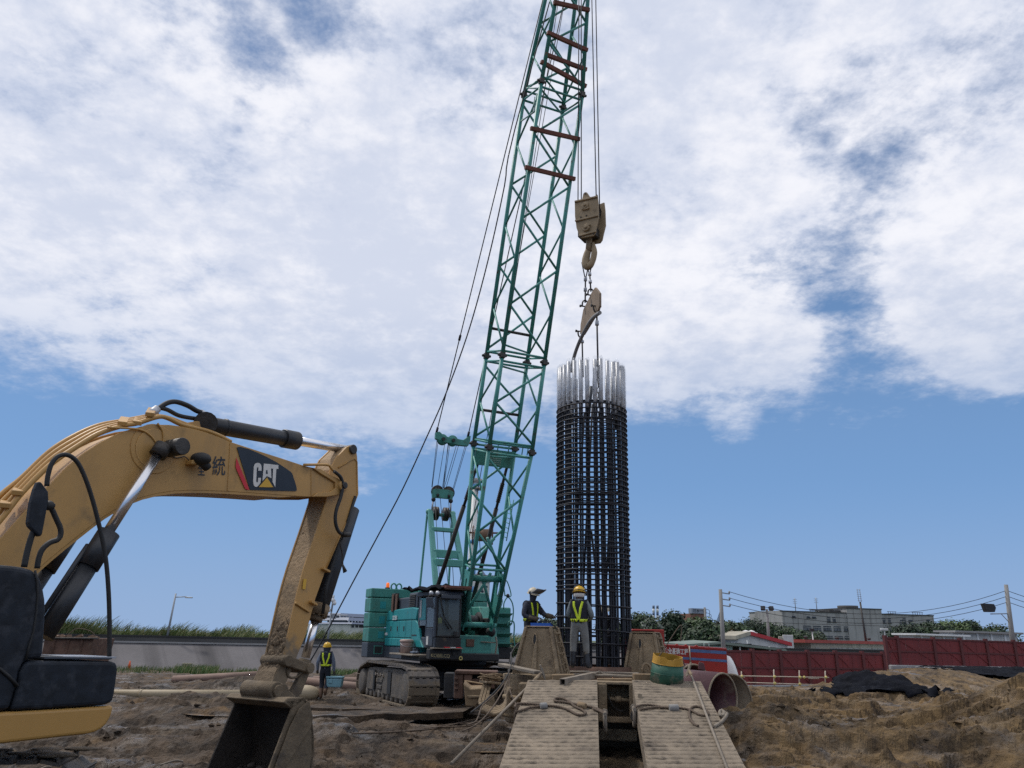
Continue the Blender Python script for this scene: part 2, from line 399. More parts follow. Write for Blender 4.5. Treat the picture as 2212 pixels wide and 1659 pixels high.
def ground_mat():
	m = bpy.data.materials.new('mud_ground')
	m.use_nodes = True
	nt = m.node_tree
	b = nt.nodes['Principled BSDF']
	L = nt.links.new
	g = nt.nodes.new('ShaderNodeNewGeometry')
	def noise(scale, detail=8, rgh=0.62, st=(1, 1, 1), off=(0, 0, 0)):
		mp = nt.nodes.new('ShaderNodeMapping')
		mp.inputs['Scale'].default_value = st
		mp.inputs['Location'].default_value = off
		L(g.outputs['Position'], mp.inputs[0])
		n = nt.nodes.new('ShaderNodeTexNoise')
		n.inputs['Scale'].default_value = scale
		n.inputs['Detail'].default_value = detail
		n.inputs['Roughness'].default_value = rgh
		L(mp.outputs[0], n.inputs[0])
		return n.outputs['Fac']
	def rng(s, a, b_, c, d):
		n = nt.nodes.new('ShaderNodeMapRange')
		L(s, n.inputs[0])
		for i, q in enumerate((a, b_, c, d)):
			n.inputs[i + 1].default_value = q
		return n.outputs[0]
	def mix(fac, a, b_):
		n = nt.nodes.new('ShaderNodeMix')
		n.data_type = 'RGBA'
		for i, s in ((0, fac), (6, a), (7, b_)):
			if isinstance(s, tuple):
				n.inputs[i].default_value = (*s, 1)
			elif isinstance(s, (int, float)):
				n.inputs[i].default_value = s
			else:
				L(s, n.inputs[i])
		return n.outputs[2]
	def mm(op, a, b_):
		n = nt.nodes.new('ShaderNodeMath')
		n.operation = op
		for i, s in ((0, a), (1, b_)):
			if isinstance(s, (int, float)):
				n.inputs[i].default_value = s
			else:
				L(s, n.inputs[i])
		return n.outputs[0]
	sp = nt.nodes.new('ShaderNodeSeparateXYZ')
	L(g.outputs['Position'], sp.inputs[0])
	n_big = noise(0.35)
	n_mid = noise(1.7, 9, 0.66, (1, 0.8, 1), (4, 1, 0))
	n_fine = noise(9, 8, 0.7)
	grey = mix(rng(n_mid, 0.36, 0.66, 0, 1), (0.024, 0.016, 0.010), (0.135, 0.092, 0.057))
	tan = mix(rng(n_mid, 0.36, 0.66, 0, 1), (0.046, 0.028, 0.013), (0.235, 0.150, 0.064))
	xs = mm('ADD', sp.outputs[0], mm('MULTIPLY', mm('SUBTRACT', n_big, 0.5), 9.0))
	col = mix(rng(xs, 1.0, 5.0, 0, 1), grey, tan)
	sp2 = noise(26, 6, 0.7)
	col = mix(rng(sp2, 0.56, 0.72, 0, 0.4), col, (0.22, 0.17, 0.115))
	# drier, paler crust
	col = mix(rng(noise(0.9, 8, 0.6, (0.7, 1.3, 1), (9, 3, 0)), 0.57, 0.70, 0, 0.65), col, (0.185, 0.135, 0.082))
	# dark wet churned soil
	col = mix(rng(noise(0.7, 8, 0.6, (1, 1, 1), (2, 7, 0)), 0.54, 0.66, 0, 0.7), col, (0.026, 0.020, 0.016))
	# orange clay patches
	col = mix(rng(noise(0.55, 7, 0.6, (1, 1.4, 1), (5, 15, 0)), 0.60, 0.70, 0, 0.6), col, (0.20, 0.115, 0.042))
	col = mix(mm('MULTIPLY', rng(n_fine, 0.3, 0.7, 0.0, 1.0), 0.45), col, mix(0.5, col, (0.02, 0.016, 0.012)))
	# far ground is grass and scrub
	col = mix(rng(mm('ADD', sp.outputs[1], mm('MULTIPLY', n_big, 30)), 75, 100, 0, 1), col, (0.07, 0.09, 0.035))
	L(col, b.inputs['Base Color'])
	wet = rng(noise(0.8, 7, 0.6, (1, 1, 1), (12, 5, 0)), 0.53, 0.62, 0.92, 0.33)
	L(wet, b.inputs['Roughness'])
	b.inputs['Specular IOR Level'].default_value = 0.45
	bp = nt.nodes.new('ShaderNodeBump')
	bp.inputs['Strength'].default_value = 0.9
	bp.inputs['Distance'].default_value = 0.09
	L(noise(6, 12, 0.72), bp.inputs['Height'])
	vo = nt.nodes.new('ShaderNodeTexVoronoi')
	vo.inputs['Scale'].default_value = 9
	vo.inputs['Randomness'].default_value = 1
	dm = nt.nodes.new('ShaderNodeVectorMath')
	dm.operation = 'ADD'
	L(g.outputs['Position'], dm.inputs[0])
	nz = nt.nodes.new('ShaderNodeTexNoise')
	nz.inputs['Scale'].default_value = 5
	nz.inputs['Detail'].default_value = 5
	sc_ = nt.nodes.new('ShaderNodeVectorMath')
	sc_.operation = 'SCALE'
	sc_.inputs['Scale'].default_value = 0.25
	L(g.outputs['Position'], nz.inputs[0])
	L(nz.outputs['Color'], sc_.inputs[0])
	L(sc_.outputs[0], dm.inputs[1])
	L(dm.outputs[0], vo.inputs[0])
	b2 = nt.nodes.new('ShaderNodeBump')
	b2.inputs['Strength'].default_value = 0.8
	b2.inputs['Distance'].default_value = 0.05
	b2.invert = True
	L(mm('MULTIPLY', vo.outputs['Distance'], rng(noise(0.6, 5, 0.6, (1, 1, 1), (31, 5, 0)), 0.42, 0.6, 0.15, 1.0)), b2.inputs['Height'])
	L(bp.outputs[0], b2.inputs['Normal'])
	L(b2.outputs[0], b.inputs['Normal'])
	MATS['mud_ground'] = m
ground_mat()
mat('clod', (0.13, 0.098, 0.065), 0.95, 0, 0.5, 0.7, 0.6, 20)
mat('puddle_water', (0.15, 0.098, 0.05), 0.28, 0, 0.2, 2, spec=0.4)
# ------------------------------------------------------------------ mesh helpers
ABS = {}
Z = V((0, 0, 1))
def tag(o, label=None, cat=None, group=None, kind=None):
	if label:
		o['label'] = label
	if cat:
		o['category'] = cat
	if group:
		o['group'] = group
	if kind:
		o['kind'] = kind
	return o
def empty(name, loc=(0, 0, 0), rz=0.0, local=False):
	o = bpy.data.objects.new(name, None)
	o.empty_display_size = 0.2
	C.objects.link(o)
	o.location = loc
	o.rotation_euler = (0, 0, rz)
	ABS[o.name] = V((0, 0, 0)) if local else V(loc)
	return o
def thing(name, label, cat, loc, group=None, rz=0.0, local=False):
	return tag(empty(name, loc, rz, local), label, cat, group)
class MB:
	def __init__(s):
		s.v, s.f, s.sm, s.mi = [], [], [], []
		s.cur = 0
	def add(s, vs, fs, smooth=False):
		o = len(s.v)
		s.v += [tuple(q) for q in vs]
		for f in fs:
			s.f.append(tuple(i + o for i in f))
			s.sm.append(smooth)
			s.mi.append(s.cur)
		return s
	def hexa(s, p):
		return s.add(p, [(0, 3, 2, 1), (4, 5, 6, 7), (0, 1, 5, 4), (1, 2, 6, 5), (2, 3, 7, 6), (3, 0, 4, 7)])
	def box(s, c, size, M=None):
		c = V(c)
		x, y, z = size[0] / 2, size[1] / 2, size[2] / 2
		p = [V(q) for q in ((-x, -y, -z), (x, -y, -z), (x, y, -z), (-x, y, -z), (-x, -y, z), (x, -y, z), (x, y, z), (-x, y, z))]
		if M is not None:
			p = [M @ q for q in p]
		return s.hexa([c + q for q in p])
	def span(s, a, b):
		a, b = V(a), V(b)
		return s.box((a + b) / 2, [abs(b[i] - a[i]) for i in range(3)])
	def bar(s, a, b, w, h, up=Z):
		a, b = V(a), V(b)
		d = (b - a).normalized()
		x = d.cross(V(up))
		if x.length < 1e-4:
			x = d.cross(V((0, 1, 0)))
		x.normalize()
		y = x.cross(d)
		p = []
		for e in (a, b):
			p += [e - x * w / 2 - y * h / 2, e + x * w / 2 - y * h / 2, e + x * w / 2 + y * h / 2, e - x * w / 2 + y * h / 2]
		return s.hexa(p)
	def path(s, pts, r, n=6, closed=False, radii=None, caps=True, smooth=True):
		pts = [V(p) for p in pts]
		N = len(pts)
		ref = None
		rings = []
		for i, p in enumerate(pts):
			if closed:
				t = pts[(i + 1) % N] - pts[i - 1]
			else:
				t = pts[min(i + 1, N - 1)] - pts[max(i - 1, 0)]
			t.normalize()
			if ref is None:
				ref = t.orthogonal().normalized()
			ref = (ref - t * ref.dot(t))
			if ref.length < 1e-6:
				ref = t.orthogonal()
			ref.normalize()
			q = t.cross(ref)
			rr = radii[i] if radii else r
			rings.append([p + (ref * cos(2 * pi * k / n) + q * sin(2 * pi * k / n)) * rr for k in range(n)])
		vs = [x for rg in rings for x in rg]
		fs = []
		for i in range(N if closed else N - 1):
			a, b = i * n, ((i + 1) % N) * n
			for k in range(n):
				fs.append((a + k, a + (k + 1) % n, b + (k + 1) % n, b + k))
		s.add(vs, fs, smooth)
		if caps and not closed:
			o = len(s.v) - len(vs)
			for f in (tuple(o + k for k in range(n))[::-1], tuple(o + (N - 1) * n + k for k in range(n))):
				s.f.append(f)
				s.sm.append(False)
				s.mi.append(s.cur)
		return s
	def tube(s, a, b, r, r2=None, n=8, caps=True):
		return s.path([a, b], r, n, radii=[r, r if r2 is None else r2], caps=caps)
	def prism(s, pts, off, smooth=False):
		n = len(pts)
		off = V(off)
		vs = [V(p) for p in pts] + [V(p) + off for p in pts]
		fs = [tuple(range(n)), tuple(range(2 * n - 1, n - 1, -1))]
		fs += [(i, i + n, (i + 1) % n + n, (i + 1) % n) for i in range(n)]
		return s.add(vs, fs, smooth)
	def strip(s, pts, off, th):
		"""plate that follows polyline pts, swept along off, thickness vector list or float along the polyline normal"""
		off = V(off)
		pts = [V(p) for p in pts]
		nrm = []
		for i in range(len(pts)):
			t = (pts[min(i + 1, len(pts) - 1)] - pts[max(i - 1, 0)]).normalized()
			nrm.append(t.cross(off).normalized())
		back = [p + m_ * th for p, m_ in zip(pts, nrm)]
		return s.prism(pts + back[::-1], off)
	def lathe(s, prof, n=16, M=None, caps=True, smooth=True, a0=0, a1=2 * pi):
		M = M or Matrix.Identity(4)
		full = abs(a1 - a0 - 2 * pi) < 1e-6
		cnt = n if full else n + 1
		vs = []
		for (r, z) in prof:
			for k in range(cnt):
				a = a0 + (a1 - a0) * k / n
				vs.append(M @ V((r * cos(a), r * sin(a), z)))
		fs = []
		for i in range(len(prof) - 1):
			for k in range(n):
				k2 = (k + 1) % cnt
				fs.append((i * cnt + k, i * cnt + k2, (i + 1) * cnt + k2, (i + 1) * cnt + k))
		s.add(vs, fs, smooth)
		if caps and full:
			o = len(s.v) - len(vs)
			s.f.append(tuple(o + k for k in range(cnt))[::-1])
			s.f.append(tuple(o + (len(prof) - 1) * cnt + k for k in range(cnt)))
			s.sm += [False, False]
			s.mi += [s.cur, s.cur]
		return s
	def ball(s, c, r, n=10, sc=(1, 1, 1)):
		prof = [(max(1e-4, r * sin(pi * i / n)), -r * cos(pi * i / n)) for i in range(n + 1)]
		M = Matrix.Translation(V(c)) @ Matrix.Diagonal((*sc, 1))
		return s.lathe(prof, n + 2, M, caps=False)
	def grid(s, rows, smooth=True):
		n = len(rows[0])
		vs = [p for r in rows for p in r]
		fs = [(i * n + j, i * n + j + 1, (i + 1) * n + j + 1, (i + 1) * n + j) for i in range(len(rows) - 1) for j in range(n - 1)]
		return s.add(vs, fs, smooth)
	def mesh(s, name, mats, recentre=True, fix=True):
		me = bpy.data.meshes.new(name)
		c = V((0, 0, 0))
		if recentre and s.v:
			a = np.array(s.v)
			c = V((a.min(0) + a.max(0)) / 2)
			vs = [tuple(r) for r in a - np.array(c)]
		else:
			vs = s.v
		me.from_pydata(vs, [], s.f)
		me.polygons.foreach_set('use_smooth', s.sm)
		for m_ in (mats if isinstance(mats, (list, tuple)) else [mats]):
			me.materials.append(MATS[m_])
		me.polygons.foreach_set('material_index', s.mi)
		if fix:
			b = bmesh.new()
			b.from_mesh(me)
			bmesh.ops.recalc_face_normals(b, faces=b.faces)
			b.to_mesh(me)
			b.free()
		me.update()
		return me, c
	def build(s, name, mats, parent=None, bevel=0.0, label=None, cat=None, group=None, kind=None, fix=True, seg=1):
		me, c = s.mesh(name, mats, True, fix)
		o = bpy.data.objects.new(name, me)
		C.objects.link(o)
		base = V((0, 0, 0))
		if parent is not None:
			o.parent = parent
			base = ABS[parent.name]
		o.location = c - base
		ABS[o.name] = c
		if bevel > 0:
			bv = o.modifiers.new('edge', 'BEVEL')
			bv.width = bevel
			bv.segments = seg
			bv.limit_method = 'ANGLE'
			bv.angle_limit = RAD(35)
		tag(o, label, cat, group, kind)
		return o
def put(me, name, parent, loc, rot=None, bevel=0.0):
	"""another piece that shares mesh data; loc in the parent's frame"""
	o = bpy.data.objects.new(name, me)
	C.objects.link(o)
	base = V((0, 0, 0))
	if parent is not None:
		o.parent = parent
		base = ABS[parent.name]
	o.location = V(loc) - base
	if rot is not None:
		o.rotation_euler = rot.to_euler()
	ABS[o.name] = V(loc)
	if bevel > 0:
		bv = o.modifiers.new('edge', 'BEVEL')
		bv.width = bevel
		bv.segments = 1
		bv.limit_method = 'ANGLE'
	return o
def smooth_curve(pts, k=6):
	"""Catmull-Rom through points"""
	pts = [V(p) for p in pts]
	q = [pts[0] * 2 - pts[1]] + pts + [pts[-1] * 2 - pts[-2]]
	out = []
	for i in range(1, len(q) - 2):
		for j in range(k):
			t = j / k
			a, b, c, d = q[i - 1], q[i], q[i + 1], q[i + 2]
			out.append(0.5 * ((2 * b) + (c - a) * t + (2 * a - 5 * b + 4 * c - d) * t * t + (3 * b - a - 3 * c + d) * t ** 3))
	out.append(pts[-1])
	return out
def text_mb(body, org, xa, ya, width=None, height=None, depth=0.0, bold=0.0):
	"""flat lettering: org = lower left corner, xa / ya = unit directions"""
	cu = bpy.data.curves.new('lettering', 'FONT')
	cu.body = body
	cu.size = 1
	cu.offset = bold
	cu.extrude = 0.0
	o = bpy.data.objects.new('lettering', cu)
	C.objects.link(o)
	dg = bpy.context.evaluated_depsgraph_get()
	me = o.evaluated_get(dg).to_mesh()
	vs = np.array([tuple(q.co) for q in me.vertices]) if len(me.vertices) else np.zeros((1, 3))
	fs = [tuple(p.vertices) for p in me.polygons]
	o.evaluated_get(dg).to_mesh_clear()
	bpy.data.objects.remove(o)
	bpy.data.curves.remove(cu)
	lo, hi = vs.min(0), vs.max(0)
	ext = np.maximum(hi - lo, 1e-6)
	sx = width / ext[0] if width else height / ext[1]
	sy = height / ext[1] if height else sx
	xa, ya, org = V(xa), V(ya), V(org)
	mb = MB()
	mb.add([org + xa * ((q[0] - lo[0]) * sx) + ya * ((q[1] - lo[1]) * sy) for q in vs], fs)
	return mb
# ------------------------------------------------------------------ numpy noise
def _hash(ix, iy, seed):
	n = (ix * 374761393 + iy * 668265263 + seed * 974711) & 0x7fffffff
	n = ((n ^ (n >> 13)) * 1274126177) & 0x7fffffff
	return ((n ^ (n >> 16)) & 0xffff) / 65535.0
def vnoise(x, y, seed=0):
	x = np.asarray(x, float)
	y = np.asarray(y, float)
	ix = np.floor(x).astype(np.int64)
	iy = np.floor(y).astype(np.int64)
	fx, fy = x - ix, y - iy
	fx = fx * fx * (3 - 2 * fx)
	fy = fy * fy * (3 - 2 * fy)
	a = _hash(ix, iy, seed)
	b = _hash(ix + 1, iy, seed)
	c = _hash(ix, iy + 1, seed)
	d = _hash(ix + 1, iy + 1, seed)
	return (a * (1 - fx) + b * fx) * (1 - fy) + (c * (1 - fx) + d * fx) * fy
def fbm(x, y, oct=4, seed=0, gain=0.5):
	t, a, s = 0, 1.0, 0
	for i in range(oct):
		t = t + a * vnoise(x * 2 ** i + 17.3 * i, y * 2 ** i + 9.1 * i, seed + i)
		s += a
		a *= gain
	return t / s - 0.5
# ================================================================== GROUND
def gauss(x, y, cx, cy, rx, ry, rot=0.0):
	dx, dy = x - cx, y - cy
	c, s = math.cos(rot), math.sin(rot)
	u, v = dx * c + dy * s, -dx * s + dy * c
	return np.exp(-(u / rx) ** 2 - (v / ry) ** 2)
def sstep(a, b, x):
	t = np.clip((x - a) / (b - a), 0, 1)
	return t * t * (3 - 2 * t)
PIPE_Y = 29.0
def ground_h(x, y):
	x = np.asarray(x, float)
	y = np.asarray(y, float)
	near = 1 - sstep(45, 75, y)
	right = sstep(2.5, 5.0, x)
	# churned relief
	rough = 0.22 * fbm(x * 0.45, y * 0.6, 4, 1) + 0.48 * np.abs(fbm(x * 0.75, y * 1.5, 5, 5, 0.6)) - 0.07 + 0.26 * np.abs(fbm(x * 2.6, y * 3.0, 4, 9, 0.6)) - 0.04
	amp = 0.80 + 0.12 * right
	flat = sstep(-0.02, 0.10, fbm(x * 0.22, y * 0.45, 3, 77))
	amp = amp * (1 - 0.62 * flat) * (1 - 0.75 * gauss(x, y, 21.2, 41.0, 6, 5))
	# beaten track in front of and beside the crane
	lane = gauss(x, y, -4.2, 24.5, 2.6, 3.6) + gauss(x, y, -2.0, 23.0, 3.0, 2.5)
	lane = np.clip(lane, 0, 1)
	h = rough * amp * (1 - 0.8 * lane)
	h = h + (0.10 * fbm(x * 7, y * 7, 3, 21) + 0.05 * np.abs(fbm(x * 13, y * 13, 2, 25))) * (0.7 + 0.2 * right) * (1 - 0.6 * lane)
	# ridges pushed up parallel to the fence on the right
	rg = np.abs(np.sin(y * 0.62 + 1.2 * fbm(x * 0.25, y * 0.25, 3, 31) * 4)) ** 1.6
	h = h + right * (1 - sstep(30, 38, y)) * (0.28 * rg - 0.12)
	tt = fbm(x * 0.28, y * 0.75, 5, 91, 0.55) * 7
	fr = tt - np.floor(tt)
	h = h + right * (1 - sstep(33, 40, y)) * 0.21 * (np.floor(tt) + sstep(0.72, 1.0, fr))
	t2 = fbm(x * 0.35 + 7, y * 0.55, 5, 93, 0.55) * 6
	h = h + (1 - right) * (1 - sstep(29, 36, y)) * (1 - lane) * 0.12 * (np.floor(t2) + sstep(0.7, 1.0, t2 - np.floor(t2)))
	# wheel ruts on the left
	rt = np.sin(y * 2.1 + x * 0.12 + 3 * fbm(x * 0.2, y * 0.3, 2, 41))
	h = h + (1 - right) * (1 - sstep(27, 32, y)) * 0.05 * rt * (1 - lane)
	# spoil heaps
	h = h + 1.45 * gauss(x, y, 14.2, 19.6, 3.4, 2.6, 0.2) * (1 + 0.5 * fbm(x * 0.9, y * 0.9, 4, 51))
	h = h + 0.55 * gauss(x, y, 10.6, 16.6, 2.6, 1.5, 0.3) * (1 + 0.6 * fbm(x * 0.9, y * 0.9, 4, 53))
	h = h + 0.45 * gauss(x, y, 4.95, 17.3, 0.9, 1.6) * (1 + 0.6 * fbm(x * 1.1, y * 1.1, 4, 52))
	h = h + 0.50 * gauss(x, y, 6.3, 20.4, 1.7, 0.9) * (1 + 0.6 * fbm(x * 1.1, y * 1.1, 4, 57))
	h = h + 0.10 * gauss(x, y, 11.5, 31.0, 7.0, 1.6) * (1 + 0.8 * fbm(x * 0.7, y * 0.7, 4, 54))
	h = h + 0.75 * gauss(x, y, 17.2, 38.5, 2.3, 2.0) * (1 + 0.5 * fbm(x * 0.8, y * 0.8, 4, 55))
	h = h + 0.85 * gauss(x, y, 21.2, 41.0, 3.4, 3.2) * (1 + 0.25 * fbm(x * 0.8, y * 0.8, 4, 56))
	h = h + 0.75 * sstep(20, 25, x) * sstep(40, 50, y) * (1 - sstep(60, 90, y))
	h = h + 0.30 * gauss(x, y, -2.6, 15.6, 2.4, 0.9) * (1 + fbm(x * 1.2, y * 1.2, 4, 58))
	h = h + 0.26 * gauss(x, y, -7.0, 19.0, 2.6, 1.0) * (1 + fbm(x * 1.2, y * 1.2, 4, 59))
	h = h + 0.28 * gauss(x, y, -9.6, 31.6, 2.2, 1.0) * (1 + fbm(x * 1.2, y * 1.2, 4, 60))
	h = h + 0.5 * gauss(x, y, -5.9, 37.5, 1.5, 1.0) * (1 + fbm(x * 1.2, y * 1.2, 4, 62))
	# pit under the rig and the ramps
	pit = sstep(0.0, 0.7, x) * (1 - sstep(3.2, 3.9, x)) * sstep(9.5, 11.0, y) * (1 - sstep(19.0, 19.8, y))
	h = h - 0.22 * pit
	h = h - 0.30 * gauss(x, y, -0.7, 14.6, 1.0, 0.9)
	# hollow the crane stands in; ground falls away towards the embankment
	h = h - 0.17 * gauss(x, y, -2.5, 28.0, 5.5, 5.0)
	h = h - 0.75 * sstep(32, 62, y) * (1 - sstep(2, 8, x))
	h = h - 0.35 * sstep(38, 46, y) * sstep(6, 9, x) * (1 - sstep(17, 21, x)) * near
	return h * (0.12 + 0.88 * near) - (1 - near) * 0.65 * (1 - sstep(2, 8, x))
def build_ground():
	ang = np.concatenate([np.radians(np.linspace(-180, -46, 46)[:-1]), np.radians(np.linspace(-46, 46, 760)),
 np.radians(np.linspace(46, 180, 46)[1:-1])])
	r = np.concatenate([[0.02], np.geomspace(2.0, 11.0, 40)[:-1], np.geomspace(11.0, 62, 330), np.geomspace(62, 4500, 46)[1:]])
	A, Rr = np.meshgrid(ang, r)
	X, Y = np.sin(A) * Rr, np.cos(A) * Rr
	Zz = ground_h(X, Y)
	nr, na = X.shape
	co = np.stack([X, Y, Zz], -1).reshape(-1, 3)
	i, j = np.meshgrid(np.arange(nr - 1), np.arange(na), indexing='ij')
	a = i * na + j
	b = i * na + (j + 1) % na
	q = np.stack([a, a + na, b + na, b], -1).reshape(-1, 4)
	me = bpy.data.meshes.new('ground')
	me.vertices.add(len(co))
	me.vertices.foreach_set('co', co.ravel())
	me.loops.add(q.size)
	me.loops.foreach_set('vertex_index', q.ravel())
	me.polygons.add(len(q))
	me.polygons.foreach_set('loop_start', np.arange(0, q.size, 4))
	me.polygons.foreach_set('loop_total', np.full(len(q), 4))
	me.polygons.foreach_set('use_smooth', np.zeros(len(q), bool))
	me.materials.append(MATS['mud_ground'])
	me.update(calc_edges=True)
	o = bpy.data.objects.new('ground', me)
	C.objects.link(o)
	tag(o, 'churned brown mud of the building site', 'ground', kind='structure')
	return o
build_ground()
GX0, GY0, GS = -46.0, 3.0, 0.1
_gx, _gy = np.meshgrid(np.arange(GX0, 52, GS), np.arange(GY0, 72, GS))
GRID = ground_h(_gx, _gy)
def gz(x, y):
	"""height of the relief (looked up on a 10 cm grid)"""
	u, v = (x - GX0) / GS, (y - GY0) / GS
	i, j = int(v), int(u)
	if i < 0 or j < 0 or i >= GRID.shape[0] - 1 or j >= GRID.shape[1] - 1:
		return float(ground_h(np.array([x]), np.array([y]))[0])
	fu, fv = u - j, v - i
	return float((GRID[i, j] * (1 - fu) + GRID[i, j + 1] * fu) * (1 - fv) + (GRID[i + 1, j] * (1 - fu) + GRID[i + 1, j + 1] * fu) * fv)
def GP(x, y, dz=0.0):
	"""where the pixel ray meets the relief of the ground"""
	d = ray(x, y)
	t = 4.0 / d.y
	while t * d.y < 300:
		p = CAM + d * t
		if p.z <= gz(p.x, p.y) + dz:
			return V((p.x, p.y, gz(p.x, p.y) + dz))
		t += 0.06 / d.y
	return CAM + d * t
def scatter_clods():
	rng = np.random.default_rng(11)
	base = np.array([(1, 0, 0), (-1, 0, 0), (0, 1, 0), (0, -1, 0), (0, 0, 1), (0, 0, -1)], float)
	tri = [(4, 0, 2), (4, 2, 1), (4, 1, 3), (4, 3, 0), (5, 2, 0), (5, 1, 2), (5, 3, 1), (5, 0, 3)]
	vs, fs = [], []
	n = 0
	spots = []
	for k in range(9000):
		a = rng.uniform(-0.66, 0.66)
		r = 12.5 * (3.1 ** rng.random())
		x, y = math.sin(a) * r, math.cos(a) * r
		if -0.2 < x < 4.0 and 10 < y < 24:
			continue
		spots.append((x, y, 0.014 + 0.085 * rng.random() ** 5))
	P0 = np.array(spots)
	thick = fbm(P0[:, 0] * .55, P0[:, 1] * .9, 4, 71) + 0.35 * np.minimum(0, 0.02 - fbm(P0[:, 0] * .22, P0[:, 1] * .45, 3, 77))
	keep = rng.random(len(P0)) < np.clip(0.10 + 3.2 * thick, 0.03, 1)
	P0 = P0[keep]
	spots = [tuple(q) for q in P0]
	H = ground_h(P0[:, 0], P0[:, 1])
	for (x, y, s), z in zip(spots, H):
		q = base * (s * rng.uniform(0.6, 1.4, (6, 1)))
		th = rng.uniform(0, 6.28)
		c, si = math.cos(th), math.sin(th)
		q = q @ np.array([[c, -si, 0], [si, c, 0], [0, 0, 0.75]])
		q += rng.normal(0, s * 0.18, (6, 3))
		q += (x, y, z + s * 0.25)
		vs += [tuple(t) for t in q]
		fs += [tuple(i + n for i in f) for f in tri]
		n += 6
	mb = MB()
	mb.add(vs, fs, False)
	mb.build('mud_clods', 'mud_ground', label='clods of earth strewn over the churned mud', cat='clods', kind='stuff', fix=False)
scatter_clods()
# puddles in the hollows
for (px, py, rx, ry, lab) in ((1010, 1607, 1.5, 0.7, 'brown puddle in the hollow beside the left ribbed ramp'),
 (520, 1566, 1.6, 0.5, 'shallow tan puddle in the mud left of the bucket')):
	c = PZ(px, py, 0.0)
	hs = sorted(gz(c.x + a * rx * .12, c.y + b * ry * .12) for a in range(-7, 8) for b in range(-7, 8))
	zz = hs[int(len(hs) * .36)]
	mb = MB()
	mb.add([(c.x + rx * cos(a) * (1 + .2 * sin(3 * a)), c.y + ry * sin(a), zz) for a in [2 * pi * k / 28 for k in range(28)]],
 [tuple(range(28))])
	mb.build('puddle', 'puddle_water', label=lab, cat='puddle', kind='structure')
# ================================================================== EMBANKMENT on the left
EA, EB = V((-60.0, 52.0, 0)), V((60.0, 74.0, 0))
ed = (EB - EA).normalized()
en = V((-ed.y, ed.x, 0))
def E(t, off, z):
	return EA + ed * t + en * off + V((0, 0, z))
ELEN = (EB - EA).length
# find heights from the photograph at one column
def emb_hit(x, y, off):
	p = PP(x, y, EA + en * off, en)
	return p
z_bot = -0.95
z_top = emb_hit(500, 1391, 4.2).z
z_par = emb_hit(500, 1377, 4.35).z
mb = MB()
mb.grid([[E(t, 0, z_bot - 0.6) for t in np.linspace(-60, ELEN + 80, 80)], [E(t, 4.2, z_top) for t in np.linspace(-60, ELEN + 80, 80)]])
mb.grid([[E(t, 4.2, z_top + 0.002) for t in np.linspace(-60, ELEN + 80, 80)], [E(t, 30, z_top - 0.2) for t in np.linspace(-60, ELEN + 80, 80)]])
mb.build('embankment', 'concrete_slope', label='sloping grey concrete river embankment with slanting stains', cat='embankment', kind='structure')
mb = MB()
mb.hexa([E(-60, 4.0, z_top - .05), E(ELEN + 80, 4.0, z_top - .05), E(ELEN + 80, 4.3, z_top - .05), E(-60, 4.3, z_top - .05),
 E(-60, 4.0, z_top + .07), E(ELEN + 80, 4.0, z_top + .07), E(ELEN + 80, 4.3, z_top + .07), E(-60, 4.3, z_top + .07)])
mb.build('embankment_kerb', 'concrete', label='pale kerb along the top of the embankment slope', cat='kerb', kind='structure')
par = thing('parapet_wall', 'low dark concrete parapet with a black rail above the embankment slope', 'parapet wall', E(40, 4.5, z_top))
mb = MB()
mb.hexa([E(-60, 4.35, z_top - .1), E(ELEN + 80, 4.35, z_top - .1), E(ELEN + 80, 4.6, z_top - .1), E(-60, 4.6, z_top - .1),
 E(-60, 4.35, z_par - .08), E(ELEN + 80, 4.35, z_par - .08), E(ELEN + 80, 4.6, z_par - .08), E(-60, 4.6, z_par - .08)])
mb.build('wall', 'concrete_dark', par)
mb = MB()
mb.hexa([E(-60, 4.30, z_par - .08), E(ELEN + 80, 4.30, z_par - .08), E(ELEN + 80, 4.65, z_par - .08), E(-60, 4.65, z_par - .08),
 E(-60, 4.30, z_par + .04), E(ELEN + 80, 4.30, z_par + .04), E(ELEN + 80, 4.65, z_par + .04), E(-60, 4.65, z_par + .04)])
mb.build('rail', 'rubber', par)
def blades(name, spots, mats, wind, label, cat, seg=3, width=0.06, seed=3):
	"""spots = (x, y, z, height); curved blades, one object"""
	rng = random.Random(seed)
	mb = MB()
	for (x, y, z, h) in spots:
		a = rng.uniform(0, 2 * pi)
		dx, dy = cos(a) * width / 2, sin(a) * width / 2
		lean = V((wind * rng.uniform(0.3, 1.3), rng.uniform(-.25, .25), 0)) * h + V((rng.uniform(-.15, .15), rng.uniform(-.15, .15), 0)) * h
		vs = []
		for i in range(seg + 1):
			t = i / seg
			p = V((x, y, z + h * (t - 0.22 * t * t * abs(wind)))) + lean * (t * t)
			k = 1 - t * 0.85
			vs += [(p.x - dx * k, p.y - dy * k, p.z), (p.x + dx * k, p.y + dy * k, p.z)]
		mb.cur = 1 if (len(mats) > 1 and rng.random() < 0.22) else 0
		mb.add(vs, [(2 * i, 2 * i + 1, 2 * i + 3, 2 * i + 2) for i in range(seg)], True)
	return mb.build(name, mats, label=label, cat=cat, kind='stuff', fix=False)
sp = []
rng = random.Random(5)
